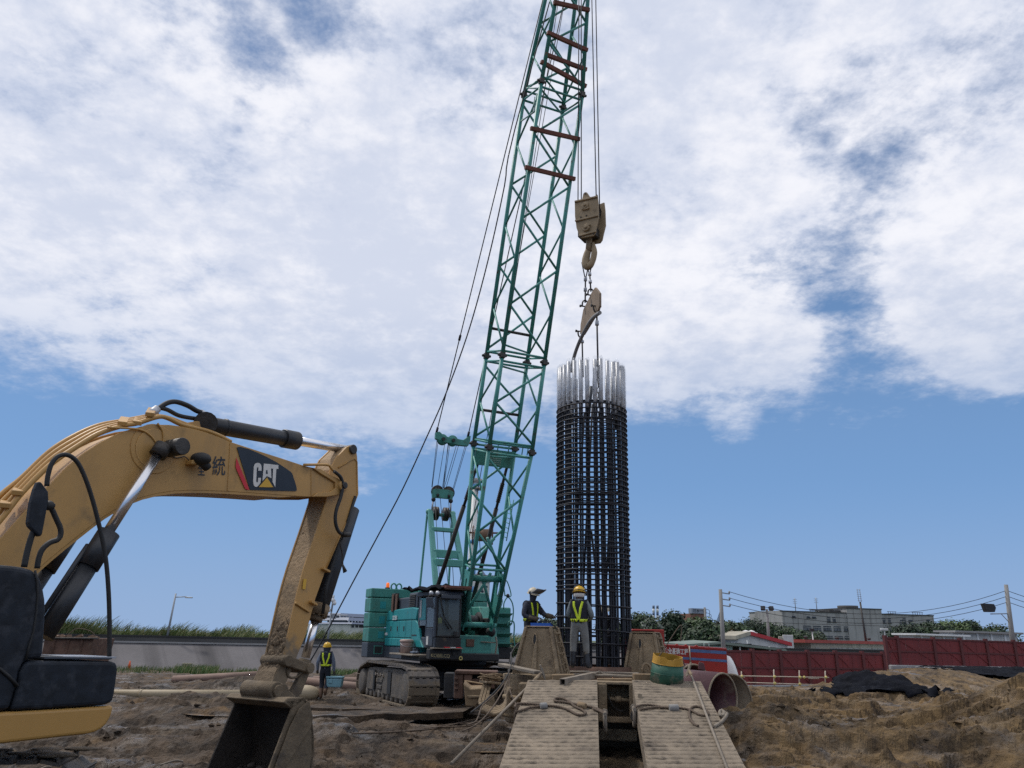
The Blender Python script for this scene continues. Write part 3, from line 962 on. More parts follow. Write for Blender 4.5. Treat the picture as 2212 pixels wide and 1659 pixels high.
for k in range(34000):
	t = rng.uniform(8, ELEN - 30) if rng.random() < 0.9 else rng.uniform(-20, 10)
	off = 5.2 + 5.5 * rng.random() ** 1.4
	q = E(t, off, z_top - 0.1)
	if abs(q.x / q.y) > 0.75 or q.x > 3:
		continue
	hh = 0.95 + 1.0 * float(vnoise(np.array([t * 0.45]), np.array([off * 0.4]), 3)[0]) + 0.45 * float(vnoise(np.array([t * 1.7]), np.array([2.0]), 8)[0])
	hh *= 0.74 + 0.25 * math.exp(-((t - 27) / 3.0) ** 2)
	sp.append((q.x, q.y, q.z, hh * rng.uniform(0.5, 1.05) * (1.0 + 0.06 * (off - 5))))
blades('tall_grass', sp, ['tall_grass', 'tall_grass_dry'], 0.5, 'tall wind-bent grass along the top of the embankment', 'tall grass', 4, 0.10)
sp = []
for (x0, x1, y0, y1, n, hh) in ((250, 560, 1437, 1452, 2600, .34), (400, 495, 1426, 1446, 2000, .50), (270, 330, 1436, 1448, 300, .3), (735, 800, 1424, 1438, 1100, .45),
								(800, 1010, 1424, 1440, 2400, .42), (540, 575, 1440, 1446, 160, .3)):
	for k in range(n):
		px, py = rng.uniform(x0, x1), rng.uniform(y0, y1)
		q = PZ(px, py, -0.7)
		if q.y > 64 or q.y < 30:
			q.y = rng.uniform(50, 60)
			q.x = (px - 1106) / 1703 * .955 * q.y
		if vnoise(np.array([q.x * .35]), np.array([q.y * .35]), 12)[0] < 0.36:
			continue
		q.z = gz(q.x, q.y)
		sp.append((q.x, q.y, q.z, hh * rng.uniform(.5, 1.2)))
blades('grass', sp, ['grass', 'tall_grass_dry'], 0.25, 'low green grass growing at the foot of the embankment', 'grass', 2, 0.05, 9)
# ================================================================== street lamps on the embankment
def lamp_post(px_b, py_b, px_t, py_t, off, label, name='street_lamp'):
	b = emb_hit(px_b, py_b, off)
	n = V((0, 1, 0))
	t = PP(px_t, py_t, b, n)
	root = thing(name, label, name.replace('_', ' '), b)
	mb = MB()
	mb.tube(b - V((0, 0, .6)), t, 0.10, 0.065, 8)
	mb.build('pole', 'pole_steel', root)
	e = t - V((0, 0, .28))
	mb = MB()
	mb.tube(e, e + V((.85, 0, .06)), 0.035)
	mb.build('arm', 'pole_steel', root)
	mb = MB()
	mb.box(e + V((1.05, 0, .0)), (.55, .22, .09))
	mb.build('lamp_head', 'pole_steel', root, 0.03)
	return root, b, t
lamp_post(360, 1377, 380, 1282, 4.9, 'slanting grey lamp post rising out of the tall grass on the embankment')
root, b, t = lamp_post(706, 1391, 716, 1321, 4.9, 'camera pole with white dome cameras behind the excavator stick', 'camera_pole')
mb = MB()
top = PP(721, 1286, b, V((0, 1, 0)))
mb.tube(t, top, 0.07)
mb.build('mast', 'pole_steel', root)
for (x, y) in ((723, 1303), (711, 1318), (720, 1297)):
	c = PP(x, y, b, V((0, 1, 0))) + V((0, -.1, 0))
	mb = MB()
	mb.ball(c, 0.16, 8, (1, 1, 1.1))
	mb.box(c + V((0, 0, .18)), (.14, .14, .14))
	mb.build('dome_camera', 'white_plastic', root)
mb = MB()
mb.box(PP(719, 1331, b, V((0, 1, 0))) + V((.1, 0, 0)), (.3, .2, .4))
mb.build('control_box', 'pole_steel', root)
# ================================================================== generic far buildings
class Facade:
	"""vertical wall plane from pixel A to pixel B (image x), at depths Da, Db"""
	def __init__(s, xa, Da, xb, Db, yref):
		a, b = P(xa, yref, Da), P(xb, yref, Db)
		s.o = V((a.x, a.y, 0))
		s.d = V((b.x - a.x, b.y - a.y, 0))
		s.len = s.d.length
		s.d.normalize()
		s.n = V((s.d.y, -s.d.x, 0))        # outward, towards the camera
	def hit(s, x, y):
		q = PP(x, y, s.o, s.n) - s.o
		return q.dot(s.d), q.z
	def at(s, t, z, out=0.0):
		return s.o + s.d * t + s.n * out + V((0, 0, z))
	def block(s, t0, t1, z0, z1, out=0.0, depth=8.0, mb=None):
		mb = mb or MB()
		a, b = s.at(t0, 0, out), s.at(t1, 0, out)
		back = -s.n * depth
		mb.hexa([a + Z * z0, b + Z * z0, b + back + Z * z0, a + back + Z * z0, a + Z * z1, b + Z * z1, b + back + Z * z1, a + back + Z * z1])
		return mb
	def window(s, parent, x0, y0, x1, y1, cols=2, split=0.4, frame='concrete_old', pane='window_pale', top='window_dark'):
		t0, z1 = s.hit(x0, y0)
		t1, z0 = s.hit(x1, y1)
		w_ = t1 - t0
		f = s.block(t0, t1, z0, z1, 0.012, 0.02).build('window', 'window_dark', parent)
		zs = z1 - (z1 - z0) * split
		for i in range(cols):
			g = 0.04 * w_
			a, b = t0 + w_ * i / cols + g, t0 + w_ * (i + 1) / cols - g
			if split < 1:
				s.block(a, b, z0 + .06, zs - .05, 0.035, 0.02).build('pane', pane, f)
			s.block(a, b, zs + .05, z1 - .05, 0.03, 0.015).build('pane', top, f)
		if split < 1:
			s.block(t0 - .05, t1 + .05, zs - .06, zs + .06, 0.08, 0.07).build('frame', frame, f)
		s.block(t0 - .1, t1 + .1, z0 - .12, z0, 0.14, 0.13).build('sill', 'concrete_dark', f)
		return f
# ---- long grey concrete building behind the trees (right)
fc = Facade(1691, 176, 2019, 184, 1350)
root = thing('concrete_building', 'long weathered grey concrete block of three storeys behind the trees', 'building', fc.at(fc.len / 2, 0))
def fz(x, y):
	return fc.hit(x, y)
(tA, zA), (tB, zB) = fz(1692, 1321), fz(1866, 1325)
fc.block(-0.0, fc.len, -3, zA, 0, 14).build('wall', 'concrete_old', root)
(t0, z0), (t1, _) = fz(1827, 1315), fz(1902, 1317)
fc.block(t0, t1, zA, z0, 0.25, 12).build('stair_block', 'concrete_old', root)
fc.block(t0, t1, -3, zA - .01, 0.25, 1).build('centre_bay', 'concrete_old', root)
(t2, z2), (t3, _) = fz(1831, 1307), fz(1869, 1307)
mbt = MB()
cc = fc.at((t2 + t3) / 2, 0, -3.2)
mbt.lathe([((t3 - t2) / 2, z0), ((t3 - t2) / 2, z2)], 24, Matrix.Translation(cc))
mbt.build('water_tank', 'concrete_dark', root)
(t4, z4), (t5, _) = fz(1804, 1317), fz(1827, 1317)
fc.block(t4, t5, zA, z4, -2, 4).build('roof_hut', 'concrete_dark', root)
for (a, b_, zz, o_) in ((-.1, t0 - .02, zA, .12), (t1 + .02, fc.len + .1, zA, .12), (t0 - .1, t1 + .1, z0, .36)):
	fc.block(a, b_, zz, zz + .22, o_, 14.2).build('parapet', 'concrete_dark', root)
# end wall turned towards the left
tl, _ = fz(1677, 1330)
ends = fc.at(0, 0)
mbt = MB()
e2 = fc.at(tl, 0, -9)
mbt.hexa([ends + Z * -3, ends + fc.n * -9 + V((1, 0, -3)), e2 + V((1, 0, -3)), e2 + Z * -3,
 ends + Z * (zA + .2), ends + fc.n * -9 + V((1, 0, zA + .2)), e2 + V((1, 0, zA + .2)), e2 + Z * (zA + .2)])
mbt.build('end_wall', 'concrete_old', root)
C0 = 2400 * .6777
S0 = 500 / 2212 * .6777
def zx(a):
	return C0 + a * S0
def zy(a):
	return 1860 * .6777 + a * S0
for (x0, x1, y0, y1) in ((548, 603, 457, 478), (757, 808, 463, 485), (830, 888, 466, 487)):
	fc.window(root, zx(x0), zy(y0), zx(x1), zy(y1), 2, 1.0)
for (x0, x1) in ((1042, 1098), (1118, 1172), (1328, 1380), (1620, 1672), (1825, 1875), (1902, 1950), (2108, 2162)):
	o_ = (x0 - 1042) * 0.018
	fc.window(root, zx(x0), zy(470 + o_), zx(x1), zy(545 + o_), 2, .25)
for (x0, x1) in ((1402, 1456), (1470, 1515), (1545, 1590)):
	fc.window(root, zx(x0), zy(482), zx(x1), zy(500), 1, 1.0)
for (x0, x1) in ((705, 825), (848, 965), (990, 1108), (1135, 1240), (1278, 1395), (1635, 1752), (1778, 1895), (1920, 2035), (2062, 2185)):
	o_ = (x0 - 705) * 0.024
	fc.window(root, zx(x0), zy(592 + o_), zx(x1), zy(660 + o_), 2, .3)
for (x0, x1) in ((1418, 1475), (1488, 1535), (1552, 1610)):
	fc.window(root, zx(x0), zy(610), zx(x1), zy(628), 1, 1.0)
for (x0, x1) in ((940, 990), (1008, 1130), (1150, 1270), (1292, 1415), (1440, 1500), (1650, 1770), (1795, 1895)):
	o_ = (x0 - 940) * 0.02
	fc.window(root, zx(x0), zy(735 + o_), zx(x1), zy(772 + o_), 2, .5)
for (x0, x1, x2) in ((2225, 2255, 2260), ):
	pass
for (xx, yy0, yy1) in ((1985, 1353, 1342), ):
	pass
for (x0, x1) in ((1944, 1955), (1962, 1973), (2001, 2011)):
	fc.window(root, x0, 1339, x1, 1352, 2, .25)
for k in range(5):
	fc.window(root, 1926 + k * 17, 1366.5, 1939 + k * 17, 1379, 2, .3)
# antennas and pipes on the roof
for (x, y0, y1) in ((1776.5, 1321, 1290), (1765 - 35, 1320, 1291)):
	q0, q1 = fz(x, y0), fz(x, y1)
	mbt = MB()
	mbt.tube(fc.at(q0[0], q0[1] - .3, -2), fc.at(q0[0], q1[1], -2), .09, n=5)
	for dz in (.3, .7, 1.1):
		mbt.bar(fc.at(q0[0] - .5, q1[1] - dz, -2), fc.at(q0[0] + .5, q1[1] - dz, -2), .07, .07)
	mbt.build('antenna', 'pole_steel', root)
for x in list(range(1756, 1774, 4)) + list(range(1788, 1808, 5)) + list(range(1925, 1945, 5)) + list(range(1978, 2000, 5)):
	q0 = fz(x, 1321)
	mbt = MB()
	mbt.tube(fc.at(q0[0], zA, -1), fc.at(q0[0], zA + .75, -1), .06, n=5)
	mbt.bar(fc.at(q0[0] - .25, zA + .72, -1), fc.at(q0[0] + .25, zA + .72, -1), .1, .1)
	mbt.build('roof_pipe', 'concrete_dark', root)
q0, q1 = fz(1858, 1300), fz(1862, 1312)
# dark post standing before the building
b0 = P(1872, 1384, 96)
root = thing('aerial_mast', 'dark thin mast with a ladder aerial before the grey concrete block', 'mast', b0)
mbt = MB()
tp = PP(1858, 1300, b0, V((0, 1, 0)))
mbt.tube(b0 - Z * 2, tp, .15, .10, 6)
mbt.build('pole', 'grease_steel', root)
t2_ = PP(1854, 1272, b0, V((0, 1, 0)))
for dx in (-.14, .14):
	mbt = MB()
	mbt.tube(tp + V((dx, 0, 0)), t2_ + V((dx, 0, 0)), .03, n=5)
	mbt.build('aerial_rod', 'pole_steel', root)
for k in range(6):
	mbt = MB()
	c_ = tp.lerp(t2_, (k + .5) / 6)
	mbt.bar(c_ - V((.25, 0, 0)), c_ + V((.25, 0, 0)), .04, .04)
	mbt.build('aerial_rung', 'pole_steel', root)
# ---- low house with a red roof edge (centre right)
fr_ = Facade(1738, 88, 1936, 96, 1395)
root = thing('red_roofed_house', 'low cream building with a long red roof edge and a row of windows', 'house', fr_.at(fr_.len / 2, 0))
q = fr_.hit(1760, 1388.7)
zw = q[1]
fr_.block(1.0, fr_.len, -2.5, zw, 0, 9).build('wall', 'cream_wall', root)
q2 = fr_.hit(1740, 1381.5)
fr_.block(-.2, fr_.len, zw, q2[1], .3, 9.6).build('roof', 'red_roof', root)
fr_.window(root, zx(885), zy(905), zx(938), zy(955), 1, .1)
for x0 in (1088, 1172, 1256, 1340, 1424, 1508, 1592, 1676, 1760):
	fr_.window(root, zx(x0), zy(905 + (x0 - 1088) * .018), zx(x0 + 72), zy(965 + (x0 - 1088) * .018), 2, .1)
for x in (778, 1225, 1672):
	q = fr_.hit(zx(x), zy(800))
	mbt = MB()
	c_ = fr_.at(q[0], q2[1] + .1, -.3)
	mbt.lathe([(.16, 0), (.16, .1), (.24, .14), (.18, .26), (.04, .3)], 10, Matrix.Translation(c_))
	mbt.build('roof_vent', 'concrete_dark', root)
q = fr_.hit(zx(1285), zy(985))
fr_.block(q[0], fr_.len, q[1] - .45, q[1], 1.5, 1.4).build('awning', 'shed_green', root)
# ---- white gable house with a bright red verge
fw = Facade(1588, 74, 1762, 80, 1390)
root = thing('white_gable_house', 'white shed with a gable end edged in bright red', 'house', fw.at(fw.len / 3, 0))
def wq(a, b_):
	x, y = 2040 * .6777 + a * (460 / 2212) * .6777, 1880 * .6777 + b_ * (460 / 2212) * .6777
	return fw.hit(x, y)
pts = [wq(1495, 755), wq(1665, 690), wq(2212, 838), wq(2260, 850), wq(2260, 905), wq(1495, 815)]
mbt = MB()
mbt.prism([fw.at(a, b_) for a, b_ in pts], -fw.n * 3)
mbt.build('wall', 'white_dirty', root)
for (a, b_, nm) in ((wq(1440, 760), wq(1665, 693), 'cream_wall'), (wq(1665, 693), wq(2300, 862), 'roof_red_bright')):
	mbt = MB()
	p0, p1 = fw.at(a[0], a[1], .25), fw.at(b_[0], b_[1], .25)
	bk = -fw.n * 3.2
	mbt.hexa([p0, p1, p1 + bk, p0 + bk, p0 + Z * .32, p1 + Z * .32, p1 + bk + Z * .32, p0 + bk + Z * .32])
	mbt.build('roof', nm, root)
a, b_ = wq(1440, 762), wq(1500, 742)
for k, (xx, yy) in enumerate(((1820, 672), (1905, 672), (1950, 700))):
	q = wq(xx, yy)
	mbt = MB()
	mbt.lathe([(.30, 0), (.30, .35), (.42, .4), (.3, .62), (.05, .7)], 12, Matrix.Translation(fw.at(q[0], q[1] - .4, -1.5)))
	mbt.build('roof_vent', 'white_paint', root)
for k in range(9):
	q = wq(1655 + k * 32, 625 + k * 12)
	q2_ = wq(1655 + k * 32, 690 + k * 9)
	mbt = MB()
	mbt.tube(fw.at(q2_[0], q2_[1], -2), fw.at(q[0], q[1], -2), .03, n=5)
	mbt.build('railing_post', 'cream_wall', root)
mbt = MB()
qa, qb = wq(1655, 625), wq(1911, 721)
mbt.tube(fw.at(qa[0], qa[1], -2), fw.at(qb[0], qb[1], -2), .03, n=5)
mbt.build('handrail', 'cream_wall', root)
# ---- pale green shed with lean-to roof
fs_ = Facade(1470, 66, 1742, 74, 1395)
root = thing('green_shed', 'pale green sheet-metal shed under a long grey-green lean-to roof', 'shed', fs_.at(fs_.len / 3, 0))
def sq(a, b_):
	x, y = 2040 * .6777 + a * (460 / 2212) * .6777, 1880 * .6777 + b_ * (460 / 2212) * .6777
	return fs_.hit(x, y)
ta, za = sq(905, 840)
tb, zb = sq(1415, 880)
fs_.block(ta, tb, -2, za - .05, 0, 6).build('wall', 'shed_green', root)
for k in range(16):
	t_ = ta + (tb - ta) * (k + .5) / 16
	fs_.block(t_ - .03, t_ + .03, -2, za - .08, .03, .04).build('wall_rib', 'shed_green', root)
tz, zz_ = sq(1425, 880)
fs_.block(tz, tz + 9, -2, zz_ - .6, -1.2, 5).build('open_bay', 'window_dark', root)
for (a, b_) in (((620, 828), (1165, 792)), ((1165, 792), (2212, 905))):
	p, q = sq(*a), sq(*b_)
	mbt = MB()
	p0, p1 = fs_.at(p[0], p[1] - .2, .5), fs_.at(q[0], q[1] - .2, .5)
	bk = -fs_.n * 3
	mbt.hexa([p0, p1, p1 + bk + Z * .1, p0 + bk + Z * .1, p0 + Z * .18, p1 + Z * .18, p1 + bk + Z * .28, p0 + bk + Z * .28])
	mbt.build('roof', 'roof_greygreen', root)
for xx in (1485, 1940):
	p = sq(xx, 870)
	mbt = MB()
	mbt.tube(fs_.at(p[0], -2, .3), fs_.at(p[0], p[1], .3), .07, n=6)
	mbt.build('post', 'white_dirty', root)
for (xx, w_) in ((2035, 60), (2140, 70)):
	p, q = sq(xx, 930), sq(xx + w_, 985)
	fs_.block(p[0], q[0], q[1], p[1], .1, .3).build('panel', 'white_dirty', root)
# ---- small sign board between the houses
b0 = P(1703, 1391, 82)
root = thing('sign_board', 'small white upright sign board beside the red roof edge', 'sign', b0)
mbt = MB()
mbt.box(b0 + V((0, 0, .1)), (1.0, .25, 1.5))
mbt.build('panel', 'white_dirty', root, .03)
mbt = MB()
mbt.box(b0 + V((-.75, 0, -.1)), (.35, .25, 1.6))
mbt.build('side_panel', 'cream_wall', root, .03)
mbt = MB()
mbt.box(b0 + V((0, .2, -2.2)), (.2, .2, 3.2))
mbt.build('post', 'pole_steel', root)
# ---- white sheds behind the high fence (far right)
for (xa, ya, xb, yb, D, lab, roofy) in ((1972, 1372, 2080, 1385, 74, 'white flat-roofed shed behind the high maroon fence, left one', 1368),
										(2058, 1366, 2195, 1388, 80, 'long white shed with a grey roof beside the floodlight pole', 1362)):
	f_ = Facade(xa, D, xb, D + 4, ya)
	root = thing('white_shed', lab, 'shed', f_.at(f_.len / 2, 0), 'white sheds behind the fence')
	q = f_.hit(xa + 4, ya)
	f_.block(0, f_.len, -1, q[1], 0, 1.5).build('wall', 'white_dirty', root)
	q2_ = f_.hit(xa + 4, roofy)
	f_.block(-.3, f_.len + .4, q[1], q2_[1], .5, 2.4).build('roof', 'white_paint' if D == 74 else 'concrete', root)
	for k in range(4):
		t_ = f_.len * (k + .6) / 4.6
		f_.block(t_, t_ + .25, -1, q[1], .1, .1).build('post', 'white_paint', root)
# ---- brown brick stair tower with a sign, and the slate roofs behind the trees
ft = Facade(1494, 165, 1524, 166, 1330)
root = thing('brick_tower', 'brown brick tower block carrying a grey name board', 'building', ft.at(ft.len / 2, 0))
q0, q1, q2_ = ft.hit(1497, 1340), ft.hit(1497, 1325), ft.hit(1497, 1314)
ft.block(.25, ft.len, -2, q1[1], 0, 5).build('wall', 'brick_far', root)
ft.block(-.1, ft.len + .1, q1[1], q2_[1], .25, 1.2).build('name_board', 'sign_grey', root)
mbt = text_mb('\u6de1\u6c34\u4e00\u4fe1', ft.at(.25, q1[1] + .2, .27), ft.d, Z, ft.len - .3, (q2_[1] - q1[1]) * .7, 0, .02)
mbt.build('lettering', 'logo_black', root)
for (xa, xb, yt, yb, D, lab) in ((1470, 1500, 1338, 1350, 150, 'grey slate roof left of the brick tower'),
 (1518, 1600, 1341, 1356, 150, 'grey slate gable roof right of the brick tower'),
 (1371, 1400, 1338, 1350, 150, 'grey slate roof beside the rebar cage')):
	f_ = Facade(xa, D, xb, D + 3, yb)
	root = thing('slate_roofed_house', lab, 'house', f_.at(f_.len / 2, 0), 'slate-roofed houses')
	q, q2_ = f_.hit(xa + 2, yb), f_.hit(xa + 2, yt)
	f_.block(0, f_.len, -2, q[1], 0, 9).build('wall', 'cream_wall', root)
	mbt = MB()
	a, b_ = f_.at(-.5, q[1], .6), f_.at(f_.len - (2.5 if xa == 1518 else 0), q[1], .6)
	c_, d_ = f_.at(1.2, q2_[1], -4.5), f_.at(f_.len - 3.2, q2_[1], -4.5)
	e_, g_ = f_.at(-.5, q[1], -9.6), f_.at(f_.len, q[1], -9.6)
	mbt.add([a, b_, c_, d_, e_, g_], [(0, 1, 3, 2), (2, 3, 5, 4), (0, 2, 4), (1, 5, 3), (0, 4, 5, 1)])
	mbt.build('roof', 'roof_slate', root)
	if xa == 1518:
		mbt = MB()
		t0_ = f_.len - 5.2
		mbt.add([f_.at(t0_, q[1], .7), f_.at(f_.len + .8, q[1], .7), f_.at(t0_ + 3, q2_[1] - .05, .7),
 f_.at(t0_, q[1], -4), f_.at(f_.len + .8, q[1], -4), f_.at(t0_ + 3, q2_[1] - .05, -4)],
				[(0, 1, 2), (3, 5, 4), (0, 2, 5, 3), (1, 4, 5, 2)])
		mbt.build('gable', 'cream_wall', root)
# ---- twin striped chimneys far away
for x in (1412, 1420.5):
	b0 = P(x, 1337, 420)
	t_ = PP(x - .3, 1308, b0, V((0, 1, 0)))
	root = thing('striped_chimney', ('left' if x < 1415 else 'right') + ' one of two thin white striped chimneys far beyond the trees', 'chimney', b0, 'pair of striped chimneys')
	for k in range(4):
		mbt = MB()
		mbt.tube(b0.lerp(t_, k / 4), b0.lerp(t_, (k + 1) / 4), .62, n=8)
		mbt.build('band', 'roof_slate' if k % 2 else 'white_paint', root)
# ---- slate-blue roofed hall beyond the grass (left of the crane) and the far tower behind the boom
fh = Facade(752, 150, 830, 158, 1350)
root = thing('terraced_roof_hall', 'white hall with stepped slate-blue roofs rising over the tall grass', 'building', fh.at(fh.len / 2, 0))
def hq(a, b_):
	return fh.hit(1040 * .6777 + a * (220 / 1404) * .6777, 1880 * .6777 + b_ * (220 / 1404) * .6777)
q0, q1 = hq(490, 705), hq(490, 800)
fh.block(q0[0], fh.len, -2, q0[1], 0, 12).build('wall', 'white_dirty', root)
for (a, b_) in (((513, 718), (560, 768)), ((595, 718), (645, 768)), ((670, 715), (848, 775))):
	p, q = hq(*a), hq(*b_)
	f = fh.block(p[0], q[0], q[1], p[1], .05, .06).build('window', 'window_dark', root)
for (x0, y0, x1, y1) in ((465, 695, 500, 665), (545, 628, 610, 562), (612, 540, 680, 475)):
	p, q = hq(x0, y0), hq(x1, y1)
	mbt = MB()
	dd = (q[1] - p[1]) * 1.1
	base = {695: .6, 628: -1.2, 540: -4.2}[y0]
	mbt.add([fh.at(p[0], p[1], base), fh.at(fh.len + 12, p[1], base), fh.at(fh.len + 12, q[1], base - dd), fh.at(q[0], q[1], base - dd),
 fh.at(p[0], p[1], base - 11), fh.at(fh.len + 12, p[1], base - 11), fh.at(fh.len + 12, q[1], base - 11), fh.at(q[0], q[1], base - 11)],
			[(0, 1, 2, 3), (4, 7, 6, 5), (0, 3, 7, 4), (1, 5, 6, 2), (3, 2, 6, 7), (0, 4, 5, 1)])
	mbt.build('roof', 'roof_slate', root)
for (x0, x1, y) in ((540, 860, 645), (600, 870, 552)):
	p, q = hq(x0, y + 18), hq(x1, y - 14)
	fh.block(p[0], fh.len + 10, p[1], q[1], -1.6 if y == 645 else -4.6, 5).build('clerestory', 'window_dark', root)
	for k in range(5):
		xx = x0 + 20 + k * 62
		p, q = hq(xx, y + 18), hq(xx + 22, y - 14)
		fh.block(p[0], q[0], p[1], q[1], -1.3 if y == 645 else -4.3, .3).build('dormer', 'white_paint', root)
ff = Facade(1026, 210, 1056, 212, 1330)
root = thing('spired_tower', 'distant pale tower block with a slate spire seen through the boom', 'building', ff.at(ff.len / 2, 0))
q0, q1, q2_ = ff.hit(1040, 1330), ff.hit(1040, 1257), ff.hit(1044, 1233)
zb_, zt_ = -3, q1[1]
ff.block(0, ff.len, zb_, zt_, 0, 8).build('wall', 'white_dirty', root)
mbt = MB()
a, b_ = ff.at(.6, zt_, .3), ff.at(ff.len + .3, zt_, .3)
bk = -ff.n * 5
tip = ff.at(ff.len * .62, q2_[1] + 1.0, -2.5)
mbt.add([a, b_, b_ + bk, a + bk, tip], [(0, 1, 4), (1, 2, 4), (2, 3, 4), (3, 0, 4), (3, 2, 1, 0)])
mbt.build('roof', 'roof_slate', root)
for k in range(7):
	zz = zt_ - .9 - k * 1.25
	for tt in (.5, 1.5, 2.6):
		if k == 0 and tt != 2.6:
			continue
		ff.block(tt, tt + .8, zz - .5, zz, .05, .06).build('window', 'window_dark', root)
# ================================================================== trees
def tree(name, label, c, h, crown, mats, n, leaf, seed, lobes=6, group=None, conic=False, trunk_h=None):
	rng = random.Random(seed)
	root = thing(name, label, 'tree', c, group)
	th = h * 0.45 if trunk_h is None else trunk_h
	mb = MB()
	base = V(c) - Z * .3
	top = V(c) + V((rng.uniform(-.2, .2), rng.uniform(-.2, .2), th + h * .25))
	mb.path([base, base.lerp(top, .5) + V((rng.uniform(-.1, .1), 0, 0)), top], .1, 7, radii=[h * .035, h * .025, h * .012])
	ctr = []
	for k in range(lobes):
		a = 2 * pi * k / lobes + rng.uniform(-.5, .5)
		rr = crown * rng.uniform(.3, .72)
		zz = h * rng.uniform(.30, .84)
		if conic:
			rr *= max(.12, (1.02 - zz / h) * 1.5)
		p = V(c) + V((cos(a) * rr, sin(a) * rr, zz))
		ctr.append((p, crown * rng.uniform(.34, .58) * (max(.25, 1.25 - zz / h) if conic else 1)))
		mb.path([V(c) + Z * (th * rng.uniform(.6, 1)), (V(c) + Z * th).lerp(p, .5) + Z * .2, p], .05, 5, radii=[h * .014, h * .009, h * .003])
	ctr.append((V(c) + Z * (h * .82), crown * .42))
	mb.build('trunk', 'trunk', root)
	mb = MB()
	for k in range(n):
		p, r = ctr[rng.randrange(len(ctr))]
		while True:
			q = V((rng.uniform(-1, 1), rng.uniform(-1, 1), rng.uniform(-1, 1)))
			if .2 < q.length < 1:
				break
		q = q.normalized() * (q.length ** .45)
		s = leaf * rng.uniform(.5, 1.3)
		pos = p + V((q.x * r * 1.1, q.y * r * 1.1, q.z * r * .8)) + V((rng.gauss(0, .07), rng.gauss(0, .07), rng.gauss(0, .07))) * crown
		nrm = (q + V((rng.uniform(-.9, .9), rng.uniform(-.9, .9), rng.uniform(-.4, 1.1)))).normalized()
		a = nrm.orthogonal().normalized()
		a = Matrix.Rotation(rng.uniform(0, 6.28), 3, nrm) @ a
		b = nrm.cross(a)
		mb.cur = 0 if rng.random() < .62 else min(1, len(mats) - 1)
		mb.add([pos - a * s, pos + b * s * .55, pos + a * s, pos - b * s * .5 + nrm * s * .2], [(0, 1, 2, 3)])
	mb.build('crown', mats, root, fix=False)
	return root
def treepx(x, ytop, ybase, D, wpx, **k):
	b = P(x, ybase, D)
	t = PP(x, ytop, b, V((0, 1, 0)))
	cr = wpx / F * D * .96 / 2
	return b, (t.z - b.z) * 1.04, cr * 1.3
TR = [  # x, ytop, ybase, D, width px, mats, n, leaf, name, label, conic
	(1395, 1330, 1402, 84, 62, ['leaf_dark', 'leaf_mid'], 2600, .22, 'round_tree', 'round dark green tree right beside the rebar cage', False),
	(1407, 1336, 1404, 78, 40, ['leaf_grey', 'leaf_mid'], 1500, .26, 'pale_tree', 'silvery grey-green palm-like tree before the dark pine', False),
	(1455, 1326, 1408, 80, 78, ['leaf_dark', 'leaf_dark'], 3800, .20, 'pine_tree', 'broad dark pine left of the brick tower', True),
	(1505, 1338, 1408, 84, 60, ['leaf_mid', 'leaf_light'], 2600, .22, 'flowering_tree', 'light green tree below the brick tower', False),
	(1530, 1350, 1412, 78, 84, ['leaf_dark', 'leaf_mid'], 3200, .22, 'broad_tree', 'broad green tree before the slate gable roof', False),
	(1580, 1352, 1408, 92, 70, ['leaf_mid', 'leaf_dark'], 2600, .22, 'leafy_tree', 'green tree just right of the tall left utility pole', False),
	(1626, 1345, 1405, 110, 70, ['leaf_dark', 'leaf_dark'], 3000, .20, 'dark_tree', 'dark jagged tree behind the white gable house', False),
	(1664, 1350, 1405, 118, 50, ['leaf_dark', 'leaf_mid'], 2600, .22, 'spiky_tree', 'dark tree at the foot of the twin floodlight pole', False),
	(1706, 1362, 1408, 108, 50, ['leaf_dark', 'leaf_mid'], 3000, .22, 'bushy_tree', 'bushy green tree at the left end of the concrete block', False),
	(1752, 1374, 1412, 104, 50, ['leaf_dark', 'leaf_mid'], 2600, .22, 'low_tree', 'low dark tree above the left end of the red roof edge', False),
	(1958, 1356, 1392, 100, 60, ['leaf_dark', 'leaf_dark'], 2000, .22, 'shady_tree', 'dark tree at the right end of the concrete block', False),
	(2010, 1354, 1392, 104, 70, ['leaf_dark', 'leaf_mid'], 2400, .22, 'hedge_tree', 'dark green tree behind the white flat-roofed shed', False),
	(2058, 1350, 1392, 108, 64, ['leaf_light', 'leaf_mid'], 2200, .22, 'bright_tree', 'bright yellow-green tree above the white sheds', False),
	(2104, 1345, 1394, 112, 50, ['leaf_dark', 'leaf_mid'], 2200, .22, 'tall_tree', 'taller dark tree with a knobbly top above the white sheds', False),
	(2155, 1360, 1396, 118, 66, ['leaf_mid', 'leaf_dark'], 2000, .22, 'grey_tree', 'green tree just left of the right utility pole', False),
	(1100, 1395, 1425, 60, 24, ['leaf_dark', 'leaf_mid'], 900, .14, 'small_tree', 'small dark tree between the crane and the worker with the visor', False),
	(1185, 1338, 1425, 66, 70, ['leaf_dark', 'leaf_mid'], 2400, .18, 'roadside_tree', 'dark tree seen between the two workers and the cage', False),
	(1328, 1345, 1410, 88, 60, ['leaf_dark', 'leaf_dark'], 2200, .2, 'shadowy_tree', 'dark tree seen through the bars of the cage', False),
]
for i, (x, yt, yb, D, wpx, mats_, n, leaf, nm, lab, con) in enumerate(TR):
	b, h, cr = treepx(x, yt, yb, D, wpx)
	tree(nm, lab, b, h, cr, mats_, int(n * 1.7), leaf * .85, 100 + i, 10, 'trees behind the site', con)
